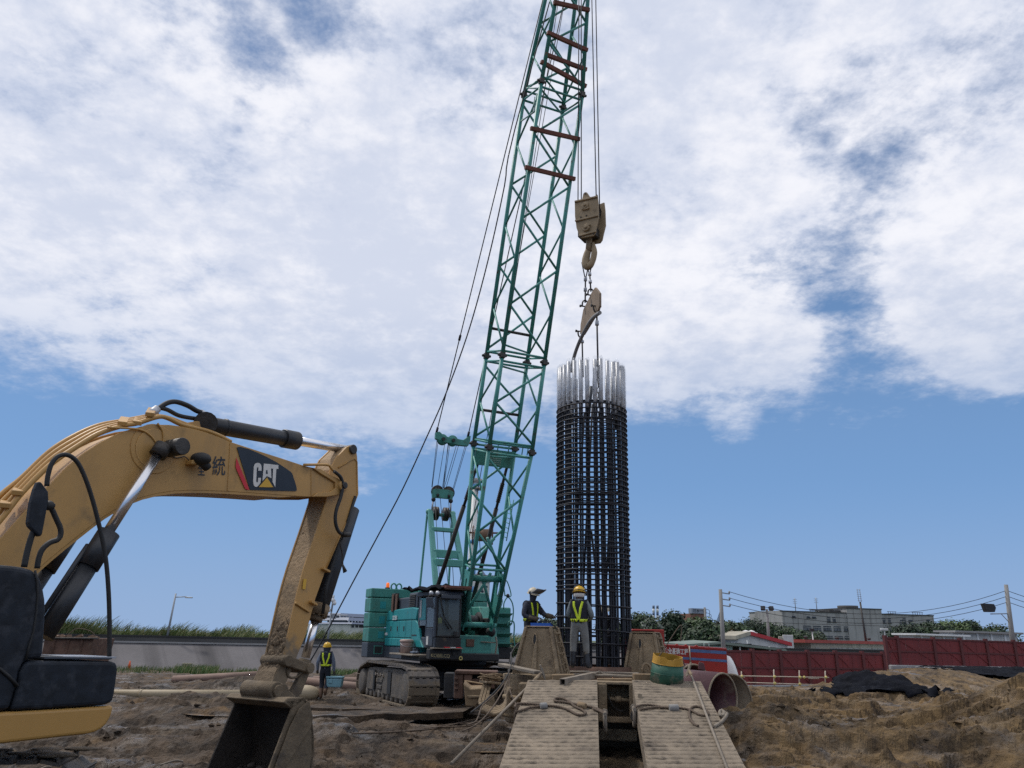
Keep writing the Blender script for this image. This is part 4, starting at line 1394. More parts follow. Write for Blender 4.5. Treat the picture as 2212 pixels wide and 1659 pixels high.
# bare twigs of a shrub behind the red container
# ================================================================== utility poles and wires
def pole(name, label, xb, yb, xt, yt, D, r0, r1, m, group=None):
	b = P(xb, yb, D)
	t = PP(xt, yt, b, V((0, 1, 0)))
	root = thing(name, label, 'pole', b, group)
	mb = MB()
	mb.tube(b + (b - t).normalized() * 2.0, t, r0, r1, 10)
	mb.build('shaft', m, root)
	return root, b, t
rl, bl, tl_ = pole('utility_pole', 'tall concrete utility pole behind the red container', 1563, 1405, 1556, 1273, 56, .17, .12, 'pole_concrete', 'utility poles')
rr_, br, tr_ = pole('utility_pole', 'concrete utility pole with a floodlight at the right edge', 2188, 1388, 2173, 1263, 58, .19, .13, 'pole_concrete', 'utility poles')
rs, bs, ts = pole('utility_pole', 'short utility pole with tangled wires beside the brick tower', 1526, 1362, 1522, 1312, 120, .2, .15, 'pole_concrete', 'utility poles')
mb = MB()
rng = random.Random(4)
for k in range(5):
	mb.path(smooth_curve([ts + V((.1, 0, -.2 - .5 * k)), ts + V((.7 + .2 * k, 0, -.5 - .6 * k)), ts + V((.5 + .2 * rng.random(), 0, -1.6 - .5 * k))], 5), .04, 4)
mb.build('cable_loops', 'rubber', rs)
for k in range(3):
	d_ = (bl - tl_).normalized()
	c_ = tl_ + d_ * (.22 + k * .42)
	mb = MB()
	mb.bar(c_, c_ + V((.62, 0, -.08)), .07, .07)
	mb.tube(c_ + V((.6, 0, -.05)), c_ + V((.6, 0, .12)), .06, n=6)
	mb.build('insulator', 'pole_steel', rl)
for k in range(4):
	mb = MB()
	c_ = tl_ + (bl - tl_).normalized() * (1.2 + .1 * k)
	e_ = P(1545 + k * 2, 1352, 60)
	mb.tube(c_, e_, .018, n=4)
	mb.build('stay_wire', 'rope_steel', rl)
def wire(a, b, sag, label, r=.022):
	a, b = V(a), V(b)
	pts = [a.lerp(b, t) - Z * (4 * sag * t * (1 - t)) for t in [i / 18 for i in range(19)]]
	mb = MB()
	mb.path(pts, r, 4)
	return mb.build('overhead_wire', 'rope_steel', label=label, cat='wire', group='overhead wires')
names = ('top', 'middle', 'lowest')
dl, dr = (bl - tl_).normalized(), (br - tr_).normalized()
for k in range(3):
	a = tl_ + dl * (.15 + k * .42) + V((.6, 0, 0))
	b = tr_ + dr * (.40 + k * .40)
	wire(a, b, 1.55 - .1 * k, f'{names[k]} overhead wire sagging between the two tall utility poles')
	wire(b, b + V((9, 3, -1.2)), .3, f'{names[k]} overhead wire leaving the right utility pole towards the right edge')
a, b = P(1634, 1343, 64), tr_ + dr * 2.9 + V((-.2, 0, 0))
wire(a, b, .12, 'single thin wire running level across the grey concrete block', .02)
# floodlight
c_ = tr_ + dr * 2.0
mb = MB()
mb.bar(c_, c_ + V((-1.35, 0, -.05)), .07, .07)
mb.bar(c_ + dr * .7, c_ + V((-.6, 0, -.02)), .04, .04)
mb.build('bracket', 'pole_steel', rr_)
mb = MB()
q = c_ + V((-1.45, 0, .38))
mb.prism([q + V(v_) for v_ in ((-.42, -.2, .28), (.36, -.2, .25), (.46, -.2, .0), (.33, -.2, -.3), (-.28, -.2, -.3))], (0, .4, 0))
mb.build('floodlight', 'black_paint', rr_, .02)
rt, bt, tt = pole('floodlight_pole', 'pole with twin floodlights before the concrete block', 1660, 1372, 1656.5, 1316, 100, .2, .15, 'pole_concrete')
for s_ in (-1, 1):
	mb = MB()
	mb.box(tt + V((s_ * .5, -.1, .1)), (.55, .4, .5), Matrix.Rotation(s_ * .3, 3, 'Z') @ Matrix.Rotation(-.3, 3, 'X'))
	mb.build('floodlight', 'black_paint', rt, .05)
rq, bq, tq = pole('lamp_pole', 'short pole before the white gable house with a small box', 1617, 1404, 1614, 1383, 70, .08, .06, 'pole_steel')
mb = MB()
mb.box(bq + V((.05, -.1, .35)), (.35, .25, .3))
mb.build('meter_box', 'rubber', rq)
rq, bq, tq = pole('garden_lamp', 'short lamp post above the red roof edge', 1757, 1386, 1754, 1364, 94, .09, .07, 'white_dirty')
mb = MB()
mb.box(tq + Z * .15, (.45, .3, .3))
mb.build('lamp_head', 'rubber', rq)
rq, bq, tq = pole('curved_lamp', 'pale curved street lamp before the concrete block', 1913, 1384, 1910, 1362, 90, .09, .07, 'white_dirty')
mb = MB()
mb.box(tq + Z * .1, (.8, .3, .25))
mb.build('lamp_head', 'white_dirty', rq, .05)
# ================================================================== maroon hoarding
def fence(name, label, x0, y0, x1, y1, D0, D1, top0, top1, posts, rails, base_z, cont=0):
	a, b = P(x0, y0, D0), P(x1, y1, D1)
	d = V((b.x - a.x, b.y - a.y, 0))
	L_ = d.length
	d.normalize()
	n = V((d.y, -d.x, 0))
	o = V((a.x, a.y, 0))
	h0, h1 = PP(x0, top0, o, n).z, PP(x1, top1, o, n).z
	root = thing(name, label, 'fence', o + d * L_ / 2 + Z * base_z, 'maroon site hoarding')
	ts_ = sorted((PP(x, y0, o, n) - o).dot(d) for x in posts)
	if cont:
		ts_ += [ts_[-1] + (ts_[-1] - ts_[-2]) * (k + 1) for k in range(cont)]
	tp = lambda t: h0 + (h1 - h0) * t / L_
	def slab(t0, t1, z0a, z0b, z1a, z1b, out, th):
		mb = MB()
		p0, p1 = o + d * t0 + n * out, o + d * t1 + n * out
		bk = -n * th
		return mb.hexa([p0 + Z * z0a, p1 + Z * z0b, p1 + bk + Z * z0b, p0 + bk + Z * z0a, p0 + Z * z1a, p1 + Z * z1b, p1 + bk + Z * z1b, p0 + bk + Z * z1a])
	for t in ts_:
		slab(t - .09, t + .09, base_z - .3, base_z - .3, tp(t) + .10, tp(t) + .10, .08, .22).build('post', 'fence_post', root)
	for i in range(len(ts_) - 1):
		t0, t1 = ts_[i] + .1, ts_[i + 1] - .1
		ns = 5
		for k in range(ns):
			s0, s1 = t0 + (t1 - t0) * k / ns, t0 + (t1 - t0) * (k + 1) / ns
			slab(s0 + .012, s1 - .012, base_z - .3, base_z - .3, tp(s0), tp(s1), .0 + .012 * (k % 2), .04).build('panel', 'fence_maroon', root)
		for f_ in rails:
			z0_, z1_ = base_z + (tp(t0) - base_z) * f_, base_z + (tp(t1) - base_z) * f_
			slab(t0, t1, z0_ - .05, z1_ - .05, z0_ + .04, z1_ + .04, .045, .03).build('rail', 'fence_post', root)
		mb = MB()
		pa, pb = o + d * t0 + n * .04 + Z * (tp(t0) - .15), o + d * t1 + n * .04 + Z * (base_z + .2)
		mb.bar(pa, pb, .03, .015, n)
		mb.build('brace', 'fence_maroon', root)
	return o, d, n, L_
F1 = fence('site_fence', 'long maroon sheet fence behind the roped bamboo rails', 1568, 1480, 1912, 1484, 46, 50, 1404, 1411,
 [2400 * .6777 + v * S0 for v in (-380, 25, 415, 812, 1208, 1590, 1885)], (.52, .97), PZ(1700, 1482, 0).z - .35)
F2 = fence('site_fence', 'taller maroon sheet fence standing on the raised ground at the right', 1917, 1436, 2212, 1442, 52, 54, 1376, 1386,
 [1919] + [2840 * .6777 + v * (424 / 1851) * .6777 for v in (130, 635, 1010, 1370, 1760)], (.5, .97), P(2000, 1438, 53).z, 4)
o_, d_, n_, L_ = F1
mb = MB()
p0, p1 = o_ + n_ * .35, o_ + d_ * L_ + n_ * .35
mb.hexa([p0 - Z * .9, p1 - Z * .9, p1 - n_ * .7 - Z * .9, p0 - n_ * .7 - Z * .9, p0 - Z * .27, p1 - Z * .25, p1 - n_ * .7 - Z * .25, p0 - n_ * .7 - Z * .27])
mb.build('fence_footing', 'concrete', label='rough pale concrete footing under the long maroon fence', cat='footing', bevel=.06)
o_, d_, n_, L_ = F2
zb2 = P(2000, 1438, 53).z
mb = MB()
p0, p1 = o_ + n_ * .4, o_ + d_ * (L_ + 10) + n_ * .4
mb.hexa([p0 - Z * .9 + Z * zb2, p1 - Z * .9 + Z * zb2, p1 - n_ * .8 - Z * .9 + Z * zb2, p0 - n_ * .8 - Z * .9 + Z * zb2,
 p0 + Z * (zb2 + .03), p1 + Z * (zb2 + .03), p1 - n_ * .8 + Z * (zb2 + .03), p0 - n_ * .8 + Z * (zb2 + .03)])
mb.build('fence_footing', 'concrete', label='broken pale concrete footing under the taller maroon fence', cat='footing', bevel=.06)
rng = random.Random(12)
rub = MB()
for k in range(120):
	t = rng.uniform(1, L_ + 6)
	q = o_ + d_ * t + n_ * rng.uniform(.4, 2.2)
	s = rng.uniform(.05, .2)
	rub.box((q.x, q.y, max(gz(q.x, q.y), zb2 - .35) + s * .2), (s * 1.6, s, s * .7), Matrix.Rotation(rng.uniform(0, 3), 3, 'Z') @ Matrix.Rotation(rng.uniform(-.5, .5), 3, 'X'))
rub.build('rubble', 'concrete', label='broken concrete lumps along the foot of the taller fence', cat='rubble', kind='stuff')
# ---- bamboo rail barrier with yellow ties
root = thing('bamboo_barrier', 'barrier of thin bamboo poles tied with yellow rope before the maroon fence', 'barrier', P(1700, 1480, 42))
DB = 42.0
def bp_(x, y):
	return P(x, y, DB)
for (x, y0, y1) in ((1588, 1447, 1487), (1602, 1450, 1492), (1672, 1446, 1490), (1727, 1448, 1490), (1783, 1449, 1486)):
	mb = MB()
	b_ = bp_(x, y1)
	b_.z = gz(b_.x, b_.y) - .1
	mb.tube(b_, bp_(x - .5, y0), .028, n=6)
	mb.build('bamboo_post', 'bamboo', root)
for (x0, y0, x1, y1) in ((1583, 1461, 1608, 1463), (1597, 1460, 1790, 1463.5), (1745, 1465, 1768, 1466), (1594, 1474.5, 1608, 1473), (1605, 1474, 1758, 1479), (1597, 1484, 1610, 1471)):
	mb = MB()
	mb.tube(bp_(x0, y0) - V((0, .06, 0)), bp_(x1, y1) - V((0, .06, 0)), .026, n=6)
	mb.build('bamboo_rail', 'bamboo', root)
for (x, y) in ((1602, 1461), (1672, 1462), (1727, 1463), (1736, 1463), (1783, 1463), (1603, 1474), (1673, 1476), (1727, 1478), (1588, 1461)):
	mb = MB()
	mb.ball(bp_(x, y) - V((0, .08, 0)), .075, 6)
	mb.build('rope_tie', 'rope_yellow', root)
# ---- black shade nets draped over the heaps
def net(label, poly, lift=.10, step=.16):
	"""poly: ground outline in x,y; follows the relief"""
	xs, ys = [p[0] for p in poly], [p[1] for p in poly]
	def inside(x, y):
		c = False
		j = len(poly) - 1
		for i in range(len(poly)):
			(xi, yi), (xj, yj) = poly[i], poly[j]
			if (yi > y) != (yj > y) and x < (xj - xi) * (y - yi) / (yj - yi) + xi:
				c = not c
			j = i
		return c
	gx, gy = np.arange(min(xs) - 1, max(xs) + 1, step), np.arange(min(ys) - 1, max(ys) + 1, step)
	X, Y = np.meshgrid(gx, gy)
	Hh = ground_h(X, Y) + lift + 0.07 * np.abs(fbm(X * .8 + Y * .5, Y * 1.6 - X * .3, 3, 81))
	idx, vs, fs = {}, [], []
	for i in range(len(gy) - 1):
		for j in range(len(gx) - 1):
			if inside(gx[j] + step / 2, gy[i] + step / 2):
				f = []
				for (a, b) in ((i, j), (i, j + 1), (i + 1, j + 1), (i + 1, j)):
					if (a, b) not in idx:
						idx[(a, b)] = len(vs)
						vs.append((gx[b], gy[a], Hh[a, b]))
					f.append(idx[(a, b)])
				fs.append(tuple(f))
	mb = MB()
	mb.add(vs, fs, True)
	o = mb.build('shade_net', 'net_black', label=label, cat='net', group='black nets over the spoil')
	so = o.modifiers.new('thickness', 'SOLIDIFY')
	so.thickness = .03
	so.offset = 1
def gxy(lst):
	out = []
	for (x, y) in lst:
		q = GP(x, y)
		out.append((q.x, q.y))
	return out
NET1 = gxy([(1745, 1493), (1800, 1482), (1812, 1462), (1790, 1449), (1820, 1443), (1880, 1460), (1960, 1470), (2060, 1496), (1990, 1508), (1900, 1500), (1810, 1500)])
net('black shade net draped over the middle spoil heap', NET1)
NET2 = [(24.6, 49.8), (31.5, 50.4), (34, 48), (28, 43.8), (24.4, 45.4), (25.5, 47.5)]
net('black shade net spread below the taller fence at the right', NET2, .12)
# ================================================================== EXCAVATOR (left foreground)
EXA = RAD(56)
xd = V((cos(EXA), sin(EXA), 0))             # the way the machine faces
xr = V((sin(EXA), -cos(EXA), 0))            # its right-hand side, towards the camera
XP = P(722, 1040, 11.65)                    # boom tip pin, outer face of the near side plate
exc = thing('excavator', 'yellow excavator with its boom raised over the site and muddy bucket resting down', 'excavator',
			(XP.x - xd.x * 5.4 - xr.x * .3, XP.y - xd.y * 5.4 - xr.y * .3, gz(XP.x - xd.x * 5.4, XP.y - xd.y * 5.4)))
def XQ(x, y, w=0.0):
	return PP(x, y, XP + xr * w, xr)
def z1(x, y, w=0.0):                        # zoom of the whole machine
	return XQ(x * .4935, y * .4935 + 840.3, w)
def z2(x, y, w=0.0):                        # zoom of the upper carriage corner
	return XQ(x * .3054, y * .3054 + 1152, w)
def z3(x, y, w=0.0):                        # zoom of the boom nose
	return XQ(x * .2695 + 338.9, y * .2695 + 840.3, w)
HW = 1.42                                   # half width of the upper carriage, measured from the near boom plate
def offset_poly(pts, k, n):
	"""move a closed outline inwards by k (in the plane with normal n)"""
	N = len(pts)
	c = sum(pts, V((0, 0, 0))) / N
	out = []
	for i in range(N):
		t = (pts[(i + 1) % N] - pts[i - 1]).normalized()
		m_ = t.cross(n)
		if m_.dot(c - pts[i]) < 0:
			m_ = -m_
		out.append(pts[i] + m_ * k)
	return out
up = [(-170, 880), (-60, 735), (0, 655), (105, 540), (205, 430), (300, 335), (370, 278), (440, 232), (500, 202), (560, 180), (620, 164), (680, 156), (740, 157), (800, 165), (850, 175),
 (900, 189), (955, 209), (1010, 232), (1120, 268), (1230, 303), (1330, 336), (1400, 352), (1452, 380), (1478, 392), (1510, 400), (1521, 425), (1510, 452), (1490, 464),
 (1425, 473), (1340, 472), (1230, 465), (1110, 456), (1000, 449), (900, 445), (830, 444), (760, 447), (690, 457), (620, 474), (560, 497), (500, 530), (450, 561), (400, 598), (340, 645), (280, 692), (220, 742), (165, 790), (100, 850), (40, 915), (-40, 1010), (-110, 985)]
bo = [z1(x, y) for x, y in up]
BW = .56
mb = MB()
mb.prism(offset_poly(bo, .03, xr), -xr * BW)
boom = mb.build('boom', 'excavator_yellow', exc, fix=True)
# flange plates: slightly proud edges of the two side plates
for w in (0.0, -BW):
	mb = MB()
	mb.prism([p + xr * (w + .006) for p in bo], -xr * .03)
	mb.build('side_plate', 'excavator_yellow', boom, .006)
for x in (1008, 1362):
	a, b = z1(x, 235 if x == 1008 else 345), z1(x - 12 if x == 1008 else x, 446 if x == 1008 else 468)
	mb = MB()
	mb.bar(a + xr * .008, b + xr * .008, .02, .012, xr)
	mb.build('weld_seam', 'excavator_yellow', boom)
# doubled nose plates with the pin
mb = MB()
mb.prism([z1(x, y, .012) for x, y in ((1362, 345), (1400, 352), (1446, 380), (1478, 394), (1508, 402), (1519, 425), (1508, 450), (1488, 462), (1425, 472), (1362, 472),
 (1385, 455), (1440, 450), (1462, 436), (1462, 410), (1440, 396), (1400, 372))], xr * .03)
mb.build('nose_plate', 'excavator_yellow', boom, .006)
def pin(name, c, r, w0, w1, m, parent, axis=None, n=18):
	axis = axis or xr
	mb = MB()
	mb.tube(c + axis * w0, c + axis * w1, r, n=n)
	return mb.build(name, m, parent, .008)
pin('tip_pin', z1(1488, 424), .085, -BW - .06, .09, 'excavator_yellow', boom)
pin('pin_cap', z1(1488, 424), .05, .088, .12, 'grease_steel', boom)
# decal
D0 = .0125
dec = [(640, 470), (648, 465), (665, 464), (690, 470), (730, 480), (800, 508), (880, 545), (960, 588), (1020, 628), (1070, 662), (1085, 680), (1096, 715), (1112, 765), (1121, 800), (1119, 814), (1110, 818), (920, 814), (745, 808)]
mb = MB()
mb.prism([z3(x, y, D0) for x, y in dec], xr * .004)
dc = mb.build('decal', 'logo_black', boom, fix=True)
mb = MB()
mb.prism([z3(x, y, D0 + .005) for x, y in ((636, 548), (640, 560), (741, 808), (722, 807), (708, 800), (698, 780), (634, 636), (632, 620))], xr * .003)
mb.build('red_stripe', 'logo_red', dc)
LET = {'C': [(838, 655), (838, 625), (833, 605), (820, 594), (800, 592), (783, 602), (776, 625), (771, 740), (775, 770), (786, 784), (802, 784), (815, 772), (830, 750), (833, 712), (812, 712), (808, 745), (800, 752), (795, 742), (799, 645), (804, 626), (813, 630), (812, 655)],
 'A': [(857, 598), (912, 602), (917, 715), (885, 700), (880, 700), (845, 738)],
 'T': [(914, 604), (973, 610), (972, 641), (956, 640), (948, 788), (926, 744), (931, 638), (914, 637)]}
for k, pts in LET.items():
	mb = MB()
	mb.prism([z3(x, y, D0 + .005) for x, y in pts], xr * .003)
	mb.build('letter', 'logo_white', dc)
mb = MB()
mb.prism([z3(x, y, D0 + .009) for x, y in ((876, 650), (886, 650), (888, 680), (874, 680))], xr * .002)
mb.build('letter_gap', 'logo_black', dc)
mb = MB()
mb.prism([z3(x, y, D0 + .008) for x, y in ((806, 789), (880, 699), (886, 699), (943, 791))], xr * .003)
mb.build('triangle_edge', 'logo_black', dc)
mb = MB()
mb.prism([z3(x, y, D0 + .0115) for x, y in ((817, 786), (882, 710), (932, 788))], xr * .003)
mb.build('triangle', 'logo_yellow', dc)
# brush lettering
a, b, c_ = z3(328, 690, D0), z3(388, 694, D0), z3(332, 588, D0)
mb = text_mb('\u5168', a, (b - a).normalized(), (c_ - a).normalized(), (b - a).length * 1.0, (c_ - a).length, 0, .006)
mb.build('lettering', 'logo_black', boom, fix=False)
a, b, c_ = z3(444, 692, D0), z3(548, 694, D0), z3(448, 535, D0)
mb = text_mb('\u7d71', a, (b - a).normalized(), (c_ - a).normalized(), (b - a).length, (c_ - a).length, 0, .006)
mb.build('lettering', 'logo_black', boom, fix=False)
# work lamp on its bracket
c_ = z3(352, 560, .14)
mb = MB()
mb.ball(c_, .13, 10, (1.0, .75, .62))
mb.tube(c_ + xd * .02 - Z * .02, c_ + xd * .12 - Z * .1, .07, .05)
mb.build('work_lamp', 'rubber', exc)
mb = MB()
mb.prism([z3(x, y, .0) for x, y in ((232, 575), (328, 580), (318, 612), (220, 612))], xr * .14)
mb.build('lamp_bracket', 'excavator_yellow', exc, .01)
mb = MB()
mb.path(smooth_curve([z3(110, 530, .03), z3(150, 552, .03), z3(190, 548, .03), z3(225, 542, .03), z3(260, 575, .05)], 5), .008, 5)
mb.build('lamp_wire', 'grease_steel', exc)
# boom cylinder (near one and its twin on the far side)
for side in (0, 1):
	w = .16 if side == 0 else -BW - .16
	pinc = z1(700, 268, .0)
	rod1 = V(z1(692, 285, .16)) + xr * (w - .16)
	rod0 = V(z1(474, 625, .16)) + xr * (w - .16)
	bar0 = V(z1(478, 628, .16)) + xr * (w - .16)
	bar1 = V(z1(190, 1085, .16)) + xr * (w - .16)
	mb = MB()
	mb.tube(rod0, rod1, .058, n=20)
	mb.build('cylinder_rod', 'chrome', exc)
	mb = MB()
	dr_ = (bar1 - bar0).normalized()
	mb.tube(bar0, bar0 + dr_ * .42, .118, n=20)
	mb.tube(bar0 + dr_ * .42, bar1, .100, n=20)
	mb.path([bar0 + dr_ * .30 - xr * .05 + Z * .12 - xd * .06, bar0 + dr_ * .45 - xd * .1 + Z * .10, bar1 - xd * .13 + Z * .06], .028, 8)
	mb.build('boom_cylinder', 'black_paint', exc)
	mb = MB()
	mb.tube(rod1 - (rod1 - rod0).normalized() * .02, z1(718, 248, .16) + xr * (w - .16), .10, n=16)
	mb.build('rod_eye', 'grease_steel', exc)
pin('boom_pin', z1(735, 262), .105, -BW - .30, .30, 'grease_steel', exc)
pin('boom_pin_boss', z1(672, 262), .30, .0, .018, 'excavator_yellow', boom, n=28)
pin('boom_pin_boss', z1(672, 262), .24, .018, .03, 'excavator_yellow', boom, n=28)
# stick cylinder lying on top of the boom
wc = -BW / 2
a, b = z1(905, 155, wc), z1(1300, 227, wc)
mb = MB()
d_ = (b - a).normalized()
mb.tube(a - d_ * .05, b, .110, n=22)
mb.tube(b - d_ * .26, b, .136, n=22)
mb.tube(a + d_ * .26, a + d_ * .30, .122, n=22)
mb.build('stick_cylinder', 'black_paint', exc, .008)
mb = MB()
mb.tube(b, z1(1522, 266, wc), .066, n=20)
mb.build('cylinder_rod', 'chrome', exc)
mb = MB()
mb.tube(z1(900, 150, -.08), z1(900, 150, -BW + .08), .15, n=16)
mb.build('cylinder_base', 'grease_steel', exc)
mb = MB()
for w in (-.12, -BW + .16):
	mb.prism([z1(x, y, w) for x, y in ((800, 150), (850, 142), (890, 138), (925, 180), (935, 200), (880, 190), (820, 170))], -xr * .05)
mb.build('cylinder_lug', 'excavator_yellow', boom, .006)
# hydraulic pipes along the top of the boom
for k, (w, dz) in enumerate(((-.02, 0), (-.13, .02), (-.24, .04), (-.36, .03))):
	o_ = dz
	pl = [(-150, 735 - 38 * k), (0, 575 - 36 * k), (95, 455 - 22 * k), (215, 335 - 20 * k), (320, 262 - 18 * k), (430, 196 - 12 * k), (540, 160 - 7 * k), (620, 142 - 6 * k), (690, 126 - 6 * k)]
	if k == 1:
		pl += [(740, 128), (800, 150), (880, 178)]
	if k == 0:
		pl = pl[:-2] + [(600, 150), (690, 122), (735, 128), (800, 158), (900, 182), (960, 205), (1010, 232)]
	mb = MB()
	mb.path(smooth_curve([z1(x, y, w) for x, y in pl], 4), .029, 8)
	mb.build('hydraulic_pipe', 'excavator_yellow_clean', exc)
for (x, y) in ((20, 510), (75, 455), (535, 152), (600, 150), (655, 112)):
	mb = MB()
	p0, p1 = z1(x - 10, y + 8, .02), z1(x + 28, y - 30, .02)
	mb.bar(z1(x, y, .02), z1(x + 12, y - 22, -.42), .10, .05)
	mb.build('pipe_clamp', 'excavator_yellow', exc, .005)
for (pts, r) in (((( 665, 105), (690, 88), (730, 62), (770, 56), (820, 72), (860, 95), (893, 108), (900, 128)), .032),
 (((700, 82), (735, 92), (780, 115), (830, 126), (880, 132)), .027)):
	mb = MB()
	mb.path(smooth_curve([z1(x, y, -.2) for x, y in pts], 5), r, 10)
	mb.build('hydraulic_hose', 'rubber', exc)
for (x0, y0, x1, y1) in ((655, 110, 690, 86), (878, 104, 900, 118)):
	mb = MB()
	mb.tube(z1(x0, y0, -.2), z1(x1, y1, -.2), .05, n=10)
	mb.build('hose_fitting', 'galvanised', exc)
for pts in (((470, 168), (560, 172), (620, 180), (660, 205), (690, 245)), ((690, 150), (712, 185), (715, 230), (705, 245))):
	mb = MB()
	mb.path(smooth_curve([z1(x, y, .035) for x, y in pts], 5), .013, 6)
	mb.build('grease_line', 'excavator_yellow_clean', exc)
mb = MB()
mb.path(smooth_curve([z1(x, y, .03) for x, y in ((1330, 332), (1430, 332), (1448, 345), (1462, 360), (1475, 372))], 4), .02, 7)
mb.build('grease_line', 'excavator_yellow_clean', exc)
mb = MB()
mb.path(smooth_curve([z1(x, y, .08) for x, y in ((1462, 360), (1490, 385), (1500, 420), (1492, 470), (1472, 530), (1468, 580), (1480, 620), (1500, 637), (1522, 637))], 5), .026, 8)
mb.build('hydraulic_hose', 'rubber', exc)
mb = MB()
mb.tube(z1(1498, 637, .08), z1(1530, 637, .08), .04, n=8)
mb.build('hose_fitting', 'grease_steel', exc)
# stick
SW = -.11
SWD = .36
near = [(1503, 268), (1516, 254), (1532, 247), (1548, 249), (1557, 262), (1562, 300), (1564, 380), (1562, 462), (1548, 510), (1526, 560), (1490, 640), (1450, 735), (1420, 802), (1378, 920), (1335, 1080),
		(1300, 1165), (1262, 1258), (1240, 1310), (1228, 1345), (1205, 1352), (1186, 1335), (1180, 1300), (1208, 1240), (1236, 1180), (1262, 1060), (1290, 930), (1310, 850), (1330, 780), (1380, 630), (1425, 490), (1432, 420), (1445, 350), (1470, 300)]
sp_ = [z1(x, y, SW) for x, y in near]
mb = MB()
mb.prism(offset_poly(sp_, .012, xr), -xr * SWD)
stick = mb.build('stick', 'stick_inner_muddy', exc)
for w in (0, -SWD):
	mb = MB()
	mb.prism([p + xr * (w + .012) for p in sp_], -xr * .03)
	mb.build('side_plate', 'stick_muddy', stick, .005)
mb = MB()
ed_ = [(1503, 268), (1556, 250), (1564, 300), (1565, 462), (1526, 562), (1420, 806)]
mb.path([z1(x, y, SW + .015) for x, y in ((1480, 345), (1535, 312), (1552, 305), (1562, 318), (1565, 460), (1528, 560), (1490, 640), (1420, 802))], .014, 6)
mb.build('edge_bead', 'excavator_yellow', stick)
for (x0, y0, x1, y1) in ((1408, 785, 1436, 800), (1355, 930, 1380, 945), (1293, 935, 1355, 975)):
	mb = MB()
	mb.bar(z1(x0, y0, SW + .03), z1(x1, y1, SW + .03), .03, .03 if x0 == 1293 else .10, xr)
	mb.build('bracket', 'stick_muddy', stick, .004)
pin('stick_pin', z1(1540, 265, SW), .075, -SWD - .04, .05, 'grease_steel', stick)
mb = MB()
mb.prism([z1(x, y, SW + .026) for x, y in ((1329, 830), (1342, 833), (1336, 878), (1323, 875))], xr * .003)
mb.build('warning_label', 'logo_yellow', stick)
# clods caked on the stick's inner face
rng = random.Random(21)
mb = MB()
for k in range(150):
	t = rng.random() ** .6
	a = z1(1415 + (1190 - 1415) * t, 520 + (1320 - 520) * t, SW)
	q = a - xr * rng.uniform(.01, SWD - .02)
	s = rng.uniform(.008, .026) * (.5 + t)
	mb.ball(q, s, 5, (1.2, .5, 1.6))
mb.build('caked_mud', 'stick_inner_muddy', stick, kind='stuff')
# bucket cylinder behind the stick
bw = SW - SWD / 2
a, b = z1(1512, 600, bw), z1(1400, 950, bw)
d_ = (b - a).normalized()
mb = MB()
mb.tube(a - d_ * .3, b, .135, n=20)
mb.build('bucket_cylinder', 'black_paint', exc, .008)
mb = MB()
mb.tube(b - d_ * .02, b + d_ * .14, .148, n=20)
mb.tube(b + d_ * .14, b + d_ * .22, .10, n=20)
for k in range(10):
	an = 2 * pi * k / 10
	u_ = d_.orthogonal().normalized()
	v_ = d_.cross(u_)
	mb.box(b + d_ * .14 + (u_ * cos(an) + v_ * sin(an)) * .125, (.035, .035, .035))
mb.build('cylinder_gland', 'stick_inner_muddy', exc)
mb = MB()
mb.tube(b + d_ * .2, z1(1337, 1175, bw), .062, n=18)
mb.build('cylinder_rod', 'chrome', exc)
mb = MB()
mb.tube(z1(1336, 1185, bw), z1(1326, 1220, bw), .09, n=12)
mb.build('rod_eye', 'bucket_mud', exc)
mb = MB()
mb.path([z1(x, y, bw + .2) for x, y in ((1555, 470), (1520, 585), (1480, 690), (1430, 860), (1412, 985))], .025, 7)
mb.build('hydraulic_hose', 'rubber', exc)
mb = MB()
mb.path(smooth_curve([z1(x, y, .03) for x, y in ((1500, 650), (1490, 680), (1498, 720), (1500, 770), (1505, 805))], 4), .012, 5, radii=None)
mb.path([z1(1498, 765, .03), z1(1510, 800, .03)], .03, 5, radii=[.012, .035])
mb.build('frayed_strap', 'grease_steel', exc)
# links
for w in (SW + .10,):
	mb = MB()
	mb.prism([z1(x, y, w) for x, y in ((1245, 1172), (1262, 1163), (1280, 1172), (1345, 1197), (1375, 1205), (1380, 1228), (1368, 1246), (1345, 1240), (1270, 1218), (1248, 1212), (1238, 1192))], -xr * .07)
	mb.build('guide_link', 'bucket_mud', exc, .012)
mb = MB()
for w in (SW + .02, SW - SWD + .10):
	mb.prism([z1(x, y, w) for x, y in ((1330, 1222), (1368, 1218), (1345, 1275), (1320, 1335), (1290, 1365), (1270, 1340), (1300, 1290))], -xr * .09)
mb.build('power_link', 'bucket_mud', exc, .012)
for (x, y, r, w0, w1) in ((1262, 1190, .075, SW - SWD - .02, SW + .13), (1358, 1222, .07, SW - SWD + .05, SW + .13)):
	mb = MB()
	mb.tube(z1(x, y, 0) + xr * w0, z1(x, y, 0) + xr * w1, r, n=14)
	mb.build('link_pin', 'bucket_mud', exc, .008)
mb = MB()
cv = smooth_curve([z1(x, y, SW + .02) for x, y in ((1262, 1205), (1256, 1240), (1268, 1262), (1295, 1262), (1318, 1240), (1325, 1222))], 4)
mb.path(cv, .016, 6)
mb.build('hose_guard', 'bucket_mud', exc)
